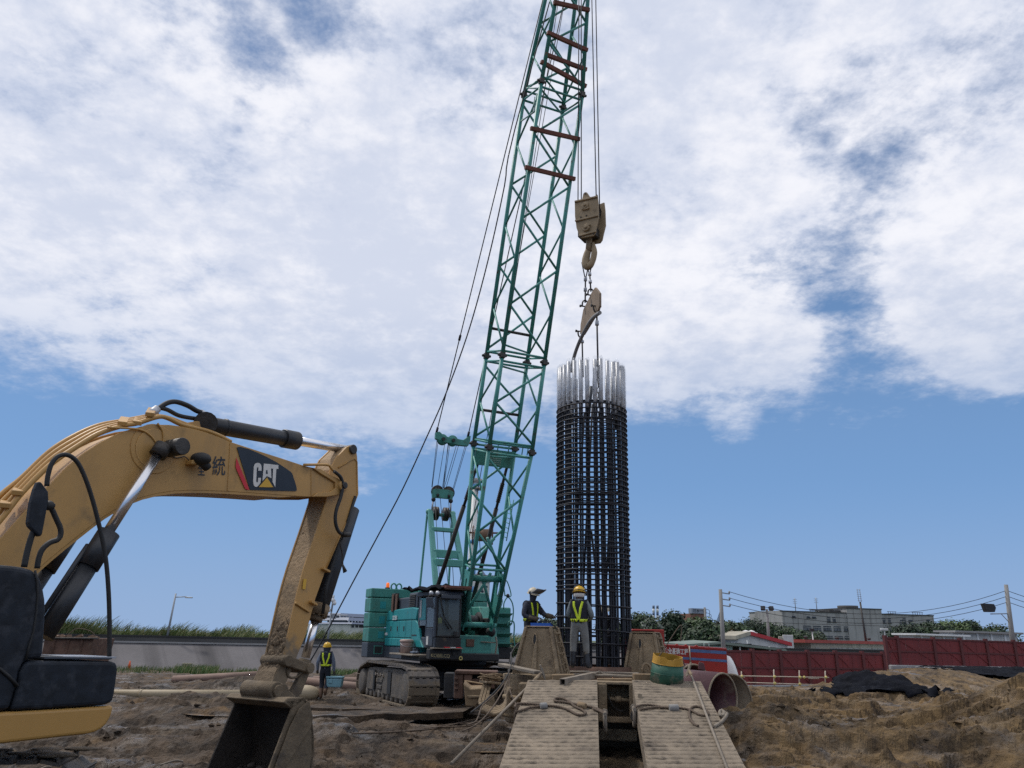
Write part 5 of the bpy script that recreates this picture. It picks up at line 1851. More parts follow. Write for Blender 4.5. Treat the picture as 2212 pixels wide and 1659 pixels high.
# bucket
BN, BF = .30, -.86                          # near and far side plates
H0 = z1(1208, 1318, SW)
back = [(1252, 1368), (1300, 1362), (1332, 1350), (1350, 1378), (1366, 1440), (1374, 1520), (1374, 1600), (1362, 1680), (1330, 1745), (1275, 1790), (1200, 1812), (1120, 1818)]
mouth = [(1120, 1818), (1180, 1659), (1232, 1520), (1278, 1400)]
bk = [z1(x, y, BN) for x, y in back]
mo = [z1(x, y, BN) for x, y in mouth]
for w, th in ((0, .035), (BF - BN + .035, .035)):
	mb = MB()
	mb.prism([p + xr * w for p in bk + mo[1:]], -xr * th)
	if w == 0:
		nb = mb.build('bucket', 'bucket_mud', exc, .006)
	else:
		mb.build('side_plate', 'bucket_inside_shade', nb, .006)
mb = MB()
inner = offset_poly(bk + mo[1:], .04, xr)[:len(bk)]
mb.prism(bk + inner[::-1], xr * (BF - BN))
mb.build('shell', 'bucket_mud', nb)
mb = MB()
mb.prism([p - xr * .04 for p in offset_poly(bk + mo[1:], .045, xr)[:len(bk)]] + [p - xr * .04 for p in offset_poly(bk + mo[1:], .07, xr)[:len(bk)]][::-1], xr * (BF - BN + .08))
mb.build('shaded_mud_lining', 'bucket_inside_shade', nb)  # mud lining, its colour darkened to imitate the shade inside
for w in (.012, BF - BN - .012 - .02):
	mb = MB()
	mb.prism([p + xr * (w + .01) for p in (z1(1345, 1362, BN), z1(1362, 1440, BN), z1(1352, 1480, BN), z1(1300, 1560, BN), z1(1225, 1680, BN), z1(1190, 1760, BN), z1(1160, 1760, BN), z1(1200, 1640, BN), z1(1260, 1480, BN), z1(1300, 1400, BN))], xr * .02)
	mb.build('wear_plate', 'bucket_mud', nb, .006)
mb = MB()
mb.prism([z1(x, y, BN) for x, y in ((1278, 1400), (1240, 1372), (1262, 1352), (1330, 1350), (1318, 1378))], xr * (BF - BN))
mb.build('top_lip', 'bucket_mud', nb, .01)
for k in range(5):
	w = BN + (BF - BN) * (k + .5) / 5
	a, b = z1(1120, 1822, BN) + xr * (w - BN), z1(1080, 1880, BN) + xr * (w - BN)
	mb = MB()
	mb.bar(a - (b - a) * .4, b, .14, .07, xr.cross(b - a))
	mb.build('tooth', 'bucket_mud', nb, .015)
# hinge
mb = MB()
c0 = z1(1213, 1322, SW + .12)
mb.tube(c0 - xr * (SWD + .26), c0, .115, n=20)
mb.build('hinge_pin', 'bucket_mud', nb, .012)
for w in (SW + .13, SW - SWD - .06):
	mb = MB()
	mb.prism([z1(x, y, SW) + xr * (w - SW) for x, y in ((1185, 1300), (1205, 1285), (1228, 1290), (1242, 1320), (1290, 1362), (1250, 1380), (1185, 1378), (1178, 1330))], -xr * .08)
	mb.build('hinge_ear', 'bucket_mud', nb, .015)
mb = MB()
mb.tube(c0 - xr * .02, c0 + xr * .035, .075, n=14)
mb.build('pin_cap', 'bucket_mud', nb, .008)
# mud in the bucket
mb = MB()
for k in range(60):
	q = z1(rng.uniform(1240, 1330), rng.uniform(1660, 1780), BN) + xr * rng.uniform(BF - BN + .15, -.15)
	mb.ball(q, rng.uniform(.02, .06), 5, (1, 1, .6))
mb.build('bucket_earth', 'bucket_inside_shade', nb, kind='stuff')
# upper carriage: near corner in the foreground
w = HW
o_side = P(250, 1420, 7.72)
HW = (o_side - XP).dot(xr)
def H2(x, y, dw=0.0):
	return z2(x, y, HW + dw)
cov = [(-700, 215), (0, 222), (100, 230), (170, 240), (232, 258), (270, 283), (297, 330), (316, 400), (328, 470), (331, 540), (327, 640), (318, 760), (310, 885), (190, 895), (165, 930), (140, 985), (125, 1080), (70, 1255), (-700, 1290)]
mb = MB()
mb.prism([H2(x, y) for x, y in cov], -xr * .95)
cover = mb.build('side_cover', 'black_plastic', exc, .045, seg=3)
mb = MB()
mb.path([H2(x, y, .004) for x, y in ((248, 262), (262, 330), (266, 440), (258, 560), (236, 700), (205, 800), (183, 895))], .010, 6)
mb.build('cover_seam', 'rubber', cover)
mb = MB()
mb.path([H2(x, y, .004) for x, y in ((-300, 900), (0, 960), (60, 1010), (125, 1080))], .016, 6)
mb.build('cover_seam', 'rubber', cover)
boxp = [(128, 1075), (142, 985), (168, 932), (200, 903), (300, 900), (790, 906), (822, 915), (838, 935), (836, 980), (826, 1060), (815, 1130), (803, 1180), (785, 1203), (740, 1216), (400, 1238), (75, 1256)]
mb = MB()
mb.prism([H2(x, y, -.004) for x, y in boxp], -xr * .85)
mb.build('step_box', 'black_plastic', exc, .04, seg=3)
mb = MB()
mb.prism([H2(x, y, -.02) for x, y in ((316, 872), (796, 879), (796, 888), (780, 893), (312, 890))], -xr * .7)
tread = mb.build('tread_plate', 'crane_grey', exc, .004)
tm, tcn = MB().box((0, 0, 0), (.012, .60, .016)).mesh('tread_tooth', 'galvanised')
for k in range(40):
	t = k / 40
	q = H2(322 + (700 - 322) * t, 868 + 4 * t, -.34)
	put(tm, 'tread_tooth', tread, q, Matrix.Rotation(EXA, 3, 'Z'))
yl = [(-700, 1310), (0, 1266), (400, 1244), (745, 1222), (800, 1213), (803, 1235), (795, 1275), (775, 1320), (752, 1355), (715, 1388), (670, 1410), (620, 1422), (400, 1446), (0, 1492), (-700, 1570)]
mb = MB()
mb.prism([H2(x, y, -.015) for x, y in yl], -xr * 2.6)
mb.build('lower_frame', 'excavator_yellow_clean', exc, .05, seg=3)
# handrail hoop and mirror
hr = [(768, 872), (776, 720), (780, 560), (770, 400), (752, 240), (735, 130), (705, 30)]
h_px = [(236, 1418), (236.5, 1370), (235.5, 1300), (231, 1230), (224, 1180), (213, 1130), (200, 1080), (185, 1035), (170, 1003), (155, 987), (138, 982), (122, 988), (110, 1005), (103, 1030), (101, 1050)]
mb = MB()
mb.path(smooth_curve([XQ(x, y, HW - .08) for x, y in h_px], 4), .021, 10)
mb.build('handrail', 'rubber', exc)
mb = MB()
mb.path(smooth_curve([XQ(x, y, HW - .12) for x, y in ((52, 1225), (58, 1195), (66, 1165), (73, 1145), (86, 1100))], 4), .026, 10)
mb.path(smooth_curve([XQ(x, y, HW - .12) for x, y in ((80, 1228), (84, 1205), (92, 1186), (108, 1172), (124, 1166), (131, 1155), (130, 1140), (122, 1122), (114, 1104), (107, 1093))], 4), .024, 10)
mb.build('mirror_arm', 'rubber', exc)
mc = XQ(84, 1097, HW - .10)
mb = MB()
Mm = Matrix.Rotation(RAD(22), 3, 'Z') @ Matrix.Rotation(RAD(12), 3, 'Y')
mpts = [(-.09, -.02, -.20), (.07, -.02, -.26), (.12, -.02, -.22), (.12, -.02, .16), (.05, -.02, .26), (-.03, -.02, .27), (-.12, -.02, .15)]
mp_ = [XQ(x, y, HW - .06) for x, y in ((83, 1040), (90, 1041), (105, 1062), (106, 1080), (92, 1155), (86, 1160), (64, 1137), (62, 1128), (68, 1085), (76, 1056))]
mb.prism(mp_, -xr * .07)
mb.build('mirror', 'black_plastic', exc, .018, seg=2)
mb = MB()
mb.ball(XQ(106, 1092, HW - .10), .045, 8)
mb.tube(XQ(98, 1090, HW - .10), XQ(116, 1094, HW - .10), .028, n=10)
mb.build('mirror_clamp', 'rubber', exc)
# cab and rest of the body (mostly outside the frame)
base = XP - xd * 5.1
def XB(f, s, z):                           # forward of boom foot, right of centre line, height
	return V((base.x + xd.x * f + xr.x * (s - BW / 2), base.y + xd.y * f + xr.y * (s - BW / 2), z))
def xbox(f0, f1, s0, s1, z0, z1_):
	mb = MB()
	return mb.hexa([XB(f0, s0, z0), XB(f1, s0, z0), XB(f1, s1, z0), XB(f0, s1, z0), XB(f0, s0, z1_), XB(f1, s0, z1_), XB(f1, s1, z1_), XB(f0, s1, z1_)])
zf = z2(400, 1330, HW).z
xbox(-3.6, -.3, -1.35, 1.0, zf + .1, zf + 1.3).build('engine_hood', 'excavator_yellow_clean', exc, .08, seg=2)
xbox(-.2, .95, -1.4, -.62, zf + .1, zf + 1.75).build('cab', 'black_paint', exc, .08, seg=2)
xbox(-.05, .97, -1.42, -.66, zf + .75, zf + 1.6).build('cab_window', 'glass_tint', exc, .03)
mb = MB()
mb.tube(XB(-1.2, 0, .75), XB(-1.2, 0, zf - .12) * 1.0, .7, n=24)
mb.build('slew_ring', 'grease_steel', exc)
# undercarriage: right track, its muddy top seen at the bottom edge
tdir = V((1, .22, 0)).normalized()
tn = V((tdir.y, -tdir.x, 0))
tip = P(286, 1640, 7.9)
tz = tip.z
r_t = .46
def TK(s, o, z):
	q = tip - tdir * (.30 + r_t) + tdir * s + tn * o
	return V((q.x, q.y, z))
for side, off in ((0, -.28), (1, 2.1)):
	tk = MB()
	zc_ = tz - r_t
	for (z0, z1_) in ((zc_ - .3, zc_ + .3),):
		tk.hexa([TK(-3.4, off - .2, z0), TK(0, off - .2, z0), TK(0, off + .2, z0), TK(-3.4, off + .2, z0), TK(-3.4, off - .2, z1_), TK(0, off - .2, z1_), TK(0, off + .2, z1_), TK(-3.4, off + .2, z1_)])
	tko = tk.build('track', 'track_frame', exc, .03)
	sm_, _ = MB().box((0, 0, 0), (.165, .60, .03)).box((0.06, 0, .03), (.02, .60, .04)).mesh('track_shoe', 'track_steel')
	per = 2 * 3.4 + 2 * pi * r_t
	ns = 50
	for k in range(ns):
		s = per * k / ns
		if s < 3.4:
			c_, an = (-3.4 + s, zc_ + r_t), 0
		elif s < 3.4 + pi * r_t:
			t = (s - 3.4) / r_t
			c_, an = (sin(t) * r_t, zc_ + cos(t) * r_t), t
		elif s < 6.8 + pi * r_t:
			c_, an = (-(s - 3.4 - pi * r_t), zc_ - r_t), pi
		else:
			t = (s - 6.8 - pi * r_t) / r_t
			c_, an = (-3.4 - sin(t) * r_t, zc_ - cos(t) * r_t), pi + t
		q = TK(c_[0], off, c_[1])
		put(sm_, 'track_shoe', tko, q, Matrix.Rotation(math.atan2(tdir.y, tdir.x), 3, 'Z') @ Matrix.Rotation(an, 3, 'Y'))
mb = MB()
for k in range(70):
	q = TK(rng.uniform(-3, .2), rng.uniform(-.55, 0), tz + .03)
	mb.ball(q, rng.uniform(.02, .05), 6, (3.5, 2, .35))
mb.build('track_mud', 'bucket_mud', exc, kind='stuff')
# ================================================================== CRAWLER CRANE
CT = P(1256, -230, 20.6)                    # boom head
CB = P(1031, 1350, 27.2)                    # boom foot
ca = math.atan2(CT.x - CB.x, -(CT.y - CB.y))
ch = V((sin(ca), -cos(ca), 0))              # the way it faces
cl = V((cos(ca), sin(ca), 0))               # across, towards the right of the picture
CC = CB - ch * 1.2
CC.z = 0
crane = thing('crawler_crane', 'tall green lattice-boom crawler crane standing beside the rebar cage', 'crane', CC, rz=ca, local=True)
def L(u, v, z):
	"""crane frame: u across, v forward, z up"""
	return V((u, -v, z))
def toL(p):
	q = V(p) - CC
	return V((q.dot(cl), -q.dot(ch), q.z))
def CV(x, y, v):
	return toL(PP(x, y, CC + ch * v, ch))
def CU(x, y, u):
	return toL(PP(x, y, CC + cl * u, cl))
def cbox(u0, u1, v0, v1, z0, z1_, mb=None):
	mb = mb or MB()
	return mb.hexa([L(u0, v0, z0), L(u1, v0, z0), L(u1, v1, z0), L(u0, v1, z0), L(u0, v0, z1_), L(u1, v0, z1_), L(u1, v1, z1_), L(u0, v1, z1_)])
ZB = -0.15                                  # ground under the tracks
# ---- tracks
TV0, TV1, TR_ = -3.62, 1.62, .54            # rear and front wheel centres
TZ = ZB + .57
prof = [(TV0, TZ + .50), (-2.7, TZ + .63), (0.9, TZ + .63), (TV1, TZ + TR_)]
# closed centre line of the shoes
loop = []
for k in range(9):
	a = pi / 2 + pi * k / 8
	loop.append((TV0 + cos(a) * .46, TZ - .08 + sin(a) * .46))
loop = [(-2.75, TZ + .60), (TV0 - .05, TZ + .40)] + loop[1:] + [(TV1, TZ - TR_)]
for k in range(1, 9):
	a = -pi / 2 + pi * k / 8
	loop.append((TV1 + cos(a) * TR_, TZ + sin(a) * TR_))
loop += [(0.95, TZ + .60)]
pts = loop + [loop[0]]
seg = [math.dist(pts[i], pts[i + 1]) for i in range(len(pts) - 1)]
PER = sum(seg)
def at_loop(s):
	s %= PER
	for i, d in enumerate(seg):
		if s <= d:
			t = s / d
			a, b = pts[i], pts[i + 1]
			return (a[0] + (b[0] - a[0]) * t, a[1] + (b[1] - a[1]) * t)
		s -= d
	return pts[0]
shoe = MB()
shoe.box((0, 0, 0), (.98, .222, .05))
for x in (-.33, -.11, .11, .33):
	shoe.box((x, .115, .0), (.10, .05, .045))
for x in (-.22, 0, .22):
	shoe.box((x, -.02, -.04), (.12, .10, .05))
shoe.box((-.42, 0, .035), (.10, .19, .03))
shoe.box((.42, 0, .035), (.10, .19, .03))
shoe.box((0, -.06, .03), (.86, .05, .018))
shoe_me, _ = shoe.mesh('track_shoe', 'track_steel')
NSH = 54
for uc in (-2.06, 2.06):
	f = MB()
	out = [(-3.35, TZ - .36), (1.2, TZ - .42), (1.60, TZ - .20), (1.66, TZ + .10), (1.35, TZ + .42), (0.7, TZ + .48), (-2.4, TZ + .44), (-3.0, TZ + .40), (-3.2, TZ + .1)]
	f.prism([L(uc - .34, v, z) for v, z in out], V((.68, 0, 0)))
	trk = f.build('track', 'track_frame', crane, .03)
	sgn = -1 if uc < 0 else 1
	e = uc + sgn * .36
	# outer side plates, recesses and ribs
	for (v0, v1, z0, z1_) in ((-2.95, -2.15, -.3, .34), (-1.02, -.45, -.34, .40), (.02, 1.45, -.38, .36)):
		cbox(e - .03, e + .03, v0, v1, TZ + z0, TZ + z1_).build('side_plate', 'track_frame', trk, .02)
	for (v0, v1) in ((-2.12, -1.95), (-.40, -.02)):
		cbox(e - .05, e - .015, v0, v1, TZ - .3, TZ + .36).build('side_recess', 'crane_dark', trk)
	for (v0, v1, z0, z1_) in ((-1.85, -1.15, -.02, .10), (-1.75, -1.2, -.22, -.10)):
		cbox(e - .02, e + .06, v0, v1, TZ + z0, TZ + z1_).build('step', 'track_frame', trk, .01)
	m_ = MB()
	for v in (-1.8, -1.2):
		m_.path(smooth_curve([L(e + sgn * .05, v, TZ + .28), L(e + sgn * .09, v + .1, TZ + .20), L(e + sgn * .06, v + .25, TZ + .25), L(e + sgn * .05, v + .35, TZ + .16)], 4), .025, 6)
	m_.build('hydraulic_hose', 'track_steel', trk)
	for k in range(9):
		v = -3.0 + k * .5
		m_ = MB()
		m_.lathe([(.05, -.36), (.15, -.36), (.15, -.26), (.10, -.24), (.10, .24), (.15, .26), (.15, .36), (.05, .36)], 14, Matrix.Translation(L(uc, v, TZ - .40)) @ Matrix.Rotation(pi / 2, 4, 'Y'))
		m_.build('roller', 'track_frame', trk)
	for (v, z, r) in ((TV0, TZ - .08, .42), (TV1, TZ, .48)):
		m_ = MB()
		m_.lathe([(.06, -.44), (r * .8, -.44), (r, -.40), (r, .40), (r * .8, .44), (.06, .44)], 28, Matrix.Translation(L(uc, v, z)) @ Matrix.Rotation(pi / 2, 4, 'Y'))
		m_.build('track_wheel', 'track_frame', trk)
	for k in range(NSH):
		s = PER * k / NSH
		a, b = at_loop(s - .1), at_loop(s + .1)
		c_ = at_loop(s)
		# tangent in (v,z); shoe local y runs along it, local z outwards
		ty, tz = -(b[0] - a[0]), b[1] - a[1]
		ln = math.hypot(ty, tz)
		ty, tz = ty / ln, tz / ln
		yv, xv = V((0, ty, tz)), V((1, 0, 0))
		zv = xv.cross(yv)
		cz = V((0, -(c_[0] - (TV0 + TV1) / 2), c_[1] - TZ))
		if zv.dot(cz) < 0:
			xv = -xv
			zv = xv.cross(yv)
		R_ = Matrix((xv, yv, zv)).transposed()
		put(shoe_me, 'track_shoe', trk, L(uc, c_[0], c_[1]), R_)
# ---- car body and slewing ring
VC = -0.9
cbox(-1.6, 1.6, VC - 1.0, VC + 1.2, TZ - .15, TZ + .42).build('car_body', 'crane_dark', crane, .04)
for v in (VC - .7, VC + .9):
	cbox(-1.75, 1.75, v - .25, v + .25, TZ - .2, TZ + .3).build('axle_beam', 'crane_dark', crane, .03)
m_ = MB()
m_.lathe([(1.05, .98), (1.05, 1.05), (1.15, 1.05), (1.15, 1.22), (.95, 1.22), (.95, .9)], 36, Matrix.Translation(L(0, VC, -.05)), caps=False)
m_.build('slewing_ring', 'crane_dark', crane)
cbox(-1.6, .78, -3.3, 1.3, 1.18, 1.42).build('upper_frame', 'crane_dark', crane, .03)
# ---- counterweight of stacked slabs
zs = [1.13, 1.68, 2.20, 2.74, 3.27, 3.62]
for k in range(5):
	m_ = MB()
	n_ = .03
	ol = [(-2.37, -3.54), (2.37, -3.54), (2.37, -4.35), (2.05, -4.75), (-2.05, -4.75), (-2.37, -4.35)]
	m_.prism([L(u, v, zs[k] + .012) for u, v in ol], V((0, 0, zs[k + 1] - zs[k] - .024)))
	cw = m_.build('counterweight_slab', 'crane_grey' if k == 0 else 'crane_green', crane, .03, seg=2)
	if 0 < k < 4:
		cbox(-2.0, -1.78, -3.545, -3.528, zs[k] + .14, zs[k + 1] - .14).build('recess', 'crane_teal', cw)
	if k == 0:
		cbox(-2.13, -1.80, -3.55, -3.525, zs[0] + .14, zs[1] - .12).build('vent_frame', 'crane_green', cw)
		cbox(-2.10, -1.83, -3.53, -3.516, zs[0] + .17, zs[1] - .15).build('vent', 'crane_dark', cw)
# beacon and lifting eyes on the counterweight
q = CV(874 * .0 + 837.5, 1268, -3.75)
m_ = MB()
m_.tube(L(q.x, -3.75, 3.62), L(q.x, -3.75, 3.66), .10, n=12)
m_.build('beacon_base', 'rubber', crane)
m_ = MB()
m_.lathe([(.06, 0), (.066, .03), (.062, .15), (.04, .18)], 14, Matrix.Translation(L(q.x, -3.75, 3.66)))
m_.build('beacon', 'beacon_glow', crane)
for xx in (850.5, 862):
	q = CV(xx, 1268, -3.8)
	m_ = MB()
	m_.path([L(q.x + .10 * cos(a), -3.8, 3.70 + .12 * sin(a)) for a in [2 * pi * k / 14 for k in range(14)]], .03, 6, closed=True)
	m_.build('lifting_eye', 'crane_green', crane)
# ---- right-hand engine housing (the teal one, left in the picture)
U0, U1 = -1.73, -.60
cbox(U0 + .05, U1, -3.4, .30, 1.25, 2.78).build('housing', 'crane_teal', crane, .05, seg=2)
cbox(U0 - .02, U1, -3.5, .30, 1.14, 1.55).build('lower_skirt', 'crane_grey', crane, .04, seg=2)
vs_ = [-3.40, -2.55, -1.75, -1.0, -.35]
for k in range(4):
	d_ = cbox(U0 - .03, U0 + .06, vs_[k] + .012, vs_[k + 1] - .012, 1.86, 2.42).build('door_panel', 'crane_teal', crane, .02, seg=2)
	if k < 3:
		cbox(U0 - .045, U0 - .02, vs_[k + 1] - .22, vs_[k + 1] - .14, 2.08, 2.24).build('handle', 'crane_dark', d_, .006)
	cbox(U0 - .05, U0 + .06, vs_[k] + .012, vs_[k + 1] - .012, 1.57, 1.845).build('sill_panel', 'crane_teal', crane, .03, seg=2)
tp = [(-3.40, 2.435), (.05, 2.435), (.22, 2.80), (-.4, 2.86), (-3.25, 2.80), (-3.40, 2.74)]
m_ = MB()
m_.prism([L(U0 - .02, v, z) for v, z in tp], V((.9, 0, 0)))
m_.build('upper_panel', 'crane_teal', crane, .04, seg=2)
fp = [(-.335, 1.57), (.92, 1.57), (.62, 1.80), (.42, 2.15), (.25, 2.33), (.05, 2.42), (-.335, 2.42)]
m_ = MB()
m_.prism([L(U0 - .035, v, z) for v, z in fp], V((.10, 0, 0)))
m_.build('front_panel', 'crane_teal', crane, .02, seg=2)
cbox(U0 - .045, U0 - .02, -.25, .25, 1.93, 1.965).build('slot', 'crane_dark', crane)
# small white name plates
for (v0, v1, z0, z1_) in ((-2.55, -2.05, 2.46, 2.60), (-3.38, -3.12, 1.93, 2.02)):
	pl = cbox(U0 - .055, U0 - .03, v0, v1, z0, z1_).build('name_plate', 'white_plastic', crane)
	if v1 - v0 > .3:
		m_ = text_mb('KOBELCO', L(U0 - .058, v0 + .02, z0 + .02), V((0, -1, 0)), Z, v1 - v0 - .04, z1_ - z0 - .04, 0, .01)
		m_.build('lettering', 'crane_teal', pl, fix=False)
# engine cover and louvre above the housing
cbox(-1.62, -.65, -3.0, -.2, 2.80, 3.22).build('engine_cover', 'crane_grey', crane, .04, seg=2)
cbox(-1.70, -.65, -.95, -.02, 2.82, 3.34).build('louvre_box', 'crane_grey', crane, .04, seg=2)
for k in range(7):
	z = 2.88 + k * .06
	m_ = MB()
	m_.hexa([L(-1.73, -.88, z), L(-1.73, -.22, z), L(-1.69, -.22, z + .03), L(-1.69, -.88, z + .03), L(-1.735, -.88, z + .012), L(-1.735, -.22, z + .012), L(-1.69, -.22, z + .045), L(-1.69, -.88, z + .045)])
	m_.build('louvre_slat', 'crane_dark', crane)
for k in range(2):
	cbox(-1.80 + .06 * k, -1.76 + .06 * k, -2.75 + k * .25, -2.55 + k * .25, 2.75, 3.35).build('bracket', 'rusty_steel', crane, .01)
cbox(-1.75, -1.6, -2.95, -2.5, 2.78, 3.4).build('bracket', 'crane_dark', crane, .01)
# ---- cab
K0, K1, KV0, KV1 = -1.735, -.815, .24, 1.93
cbox(K0 + .02, K1 - .02, KV0, KV1 - .06, 1.56, 1.90).build('cab', 'crane_grey', crane, .04, seg=2)
cbox(K0 + .02, K1 - .02, KV0, KV0 + .10, 1.9, 3.16).build('cab_rear', 'crane_grey', crane, .03)
cbox(K1 - .07, K1 - .015, KV0, KV1 - .1, 1.9, 3.16).build('inner_wall', 'crane_dark', crane, .02)
m_ = MB()
m_.prism([L(K0 - .01, v, z) for v, z in ((KV0 - .25, 3.16), (KV1 - .02, 3.16), (KV1 + .03, 3.22), (KV1 - .08, 3.32), (KV0 - .2, 3.34))], V((K1 - K0 + .02, 0, 0)))
m_.build('roof', 'crane_grey', crane, .04, seg=2)
# pillars and door frame on the side
for (v0, v1, z0, z1_) in ((KV1 - .15, KV1 - .03, 1.9, 3.17), (1.02, 1.10, 1.9, 3.17), (KV0, .40, 1.9, 3.17)):
	cbox(K0 - .005, K0 + .06, v0, v1, z0, z1_).build('pillar', 'crane_grey', crane, .015)
for (v0, v1, z0, z1_) in ((.42, 1.0, 2.25, 3.10), (1.12, KV1 - .16, 2.2, 3.10)):
	cbox(K0 + .005, K0 + .02, v0, v1, z0, z1_).build('side_window', 'cab_glass', crane)
cbox(K0 - .012, K0 + .03, 1.12, KV1 - .16, 1.62, 2.18).build('door', 'crane_grey', crane, .02)
cbox(K0 - .012, K0 + .03, .42, 1.0, 2.42, 3.12).build('rear_side_panel', 'crane_teal', crane, .01)
q0 = cbox(K0 - .03, K0 - .005, .46, .60, 2.5, 3.06).build('pale_strip', 'white_dirty', crane)
cbox(K0 - .02, K0 - .008, 1.22, 1.40, 1.66, 1.92).build('door_plate', 'white_dirty', crane)
# windscreen: curved in plan, framed
nx = 8
rows = []
for z in (1.93, 2.2, 2.5, 2.8, 3.1):
	row = []
	for i in range(nx + 1):
		t = i / nx
		u = K0 + .09 + (K1 - K0 - .15) * t
		bow = .07 * (1 - (2 * t - 1) ** 2) - .03 * ((z - 2.5) / .6) ** 2
		row.append(L(u, KV1 - .06 + bow, z))
	rows.append(row)
m_ = MB()
m_.grid(rows)
wsc = m_.build('windscreen', 'cab_glass', crane)
m_ = MB()
edge = [rows[0][i] for i in range(nx + 1)] + [rows[k][nx] for k in range(1, 5)] + [rows[4][i] for i in range(nx - 1, -1, -1)] + [rows[k][0] for k in range(3, 0, -1)]
m_.path(edge, .035, 6, closed=True)
m_.build('windscreen_frame', 'rubber', crane)
cbox(K0 + .08, K1 - .02, KV1 - .12, KV1 - .0, 1.58, 1.89).build('front_apron', 'crane_dark', crane, .02)
cbox(K0 + .15, K1 - .12, KV1 + .0, KV1 + .12, 3.06, 3.19).build('sun_visor', 'crane_grey', crane, .02)
# seat, operator's yellow vest on it
cbox(K0 + .25, K1 - .2, .6, 1.1, 1.9, 2.3).build('seat', 'rubber', crane, .05)
cbox(K0 + .25, K1 - .2, .5, .65, 2.2, 2.9).build('seat_back', 'rubber', crane, .05)
cbox(K0 + .12, K0 + .36, 1.5, 1.62, 2.30, 2.50).build('vest_bundle', 'hivis', crane, .05, seg=2)
# wipers
for (a, b) in (((945, 285), (985, 500)), ((985, 500), (1075, 640)), ((940, 480), (1040, 640))):
	m_ = MB()
	pa, pb = [CV(765.8 + .19604 * x, 1233.4 + .19604 * y, KV1 + .06) for x, y in (a, b)]
	m_.tube(pa, pb, .018, n=6)
	m_.build('wiper_arm', 'rubber', crane)
cbox(-1.12, -1.0, KV1 + .02, KV1 + .1, 1.95, 2.08).build('wiper_motor', 'rubber', crane, .01)
# mirror and lamps
m_ = MB()
q = [CV(765.8 + .19604 * x, 1233.4 + .19604 * y, KV1 + .22) for x, y in ((792, 292), (865, 285), (880, 395), (795, 405))]
m_.prism(q, V((0, .05, 0)))
m_.build('mirror', 'crane_grey', crane, .015)
m_ = MB()
q = [CV(765.8 + .19604 * x, 1233.4 + .19604 * y, KV1 + .16) for x, y in ((905, 405), (850, 400), (815, 285), (870, 270), (935, 285))]
m_.path(smooth_curve(q, 4), .014, 6)
m_.build('mirror_arm', 'rubber', crane)
for x in (845, 915):
	q = CV(765.8 + .19604 * x, 1233.4 + .19604 * 245, KV1 + .05)
	m_ = MB()
	m_.ball(q, .075, 8)
	m_.build('work_lamp', 'galvanised', crane)
# base plate with the maker's name, and the step ledge
cbox(-1.87, -.80, 1.62, 1.95, 1.24, 1.55).build('name_beam', 'crane_dark', crane, .02)
a, b, c_ = CV(931, 1419.5, 1.955), CV(971.5, 1421, 1.955), CV(931.5, 1412, 1.955)
m_ = text_mb('KOBELCO', a, (b - a).normalized(), Z, (b - a).length, (c_ - a).length * 1.05, 0, .012)
tm_ = m_.build('lettering', 'letter_gold', crane, fix=False)
sol = tm_.modifiers.new('t', 'SOLIDIFY')
sol.thickness = .015
cbox(-1.80, -.83, 1.75, 2.12, 1.555, 1.585).build('front_step', 'timber_grey', crane, .008)
for k in range(3):
	cbox(-1.42 + k * .19, -1.26 + k * .19, 1.8, 2.10, 1.587, 1.612).build('step_cover', 'white_plastic' if k % 2 else 'logo_red', crane, .005)
q = CV(765.8 + .19604 * 1095, 1233.4 + .19604 * 910, 1.96)
m_ = MB()
m_.tube(L(q.x, 1.95, q.z), L(q.x, 2.0, q.z), .05, n=12)
m_.build('horn', 'rubber', crane)
q = CV(765.8 + .19604 * 1170, 1233.4 + .19604 * 963, 2.0)
m_ = MB()
m_.path([q + V((.05 * cos(a), 0, .05 * sin(a))) for a in [2 * pi * k / 12 for k in range(12)]], .016, 6, closed=True)
m_.build('towing_ring', 'rope_yellow', crane)
# ---- platform plank with the pail beside the cab (plank belongs to the crane)
m_ = MB()
a, b = CU(765.8 + .19604 * 445, 1233.4 + .19604 * 893, -2.15), CU(765.8 + .19604 * 830, 1233.4 + .19604 * 915, -2.0)
cbox(-2.28, -1.72, -1.0, 1.45, 1.32, 1.37).build('side_platform', 'timber_grey', crane, .01)
cbox(-2.05, -1.7, -.4, 1.5, 1.17, 1.315).build('platform_bracket', 'crane_dark', crane, .02)
# ---- centre: winches and green base
cbox(-.62, .62, .1, 1.0, 1.25, 1.98).build('winch_base', 'crane_green', crane, .03)
cbox(-.55, .55, .98, 1.06, 1.28, 1.50).build('front_beam', 'crane_green', crane, .02)
cbox(-.30, -.02, 1.0, 1.04, 1.62, 1.86).build('rusty_cover', 'rusty_steel', crane, .01)
for (v, z, r) in ((.35, 2.38, .34), (-1.1, 2.3, .36)):
	m_ = MB()
	m_.lathe([(r * .72, -.42), (r * .74, -.3)] + [(r * (.72 + .03 * (i % 2)), -.3 + .035 * i) for i in range(18)] + [(r * .72, .42)], 24, Matrix.Translation(L(-.05, v, z)) @ Matrix.Rotation(pi / 2, 4, 'Y'))
	wd = m_.build('winch_drum', 'rope_steel', crane)
	for u in (-.06, .36):
		m_ = MB()
		m_.lathe([(.1, 0), (r * 1.08, 0), (r * 1.08, .05), (.1, .05)], 28, Matrix.Translation(L(u, v, z)) @ Matrix.Rotation(pi / 2, 4, 'Y'))
		m_.build('drum_flange', 'crane_green' if u < 0 else 'crane_dark', wd)
for u in (-.55, .55):
	cbox(u - .05, u + .05, -.2, .9, 1.95, 2.55).build('winch_plate', 'crane_dark', crane, .03)
m_ = MB()
m_.ball(L(.62, .9, 2.1), .17, 8)
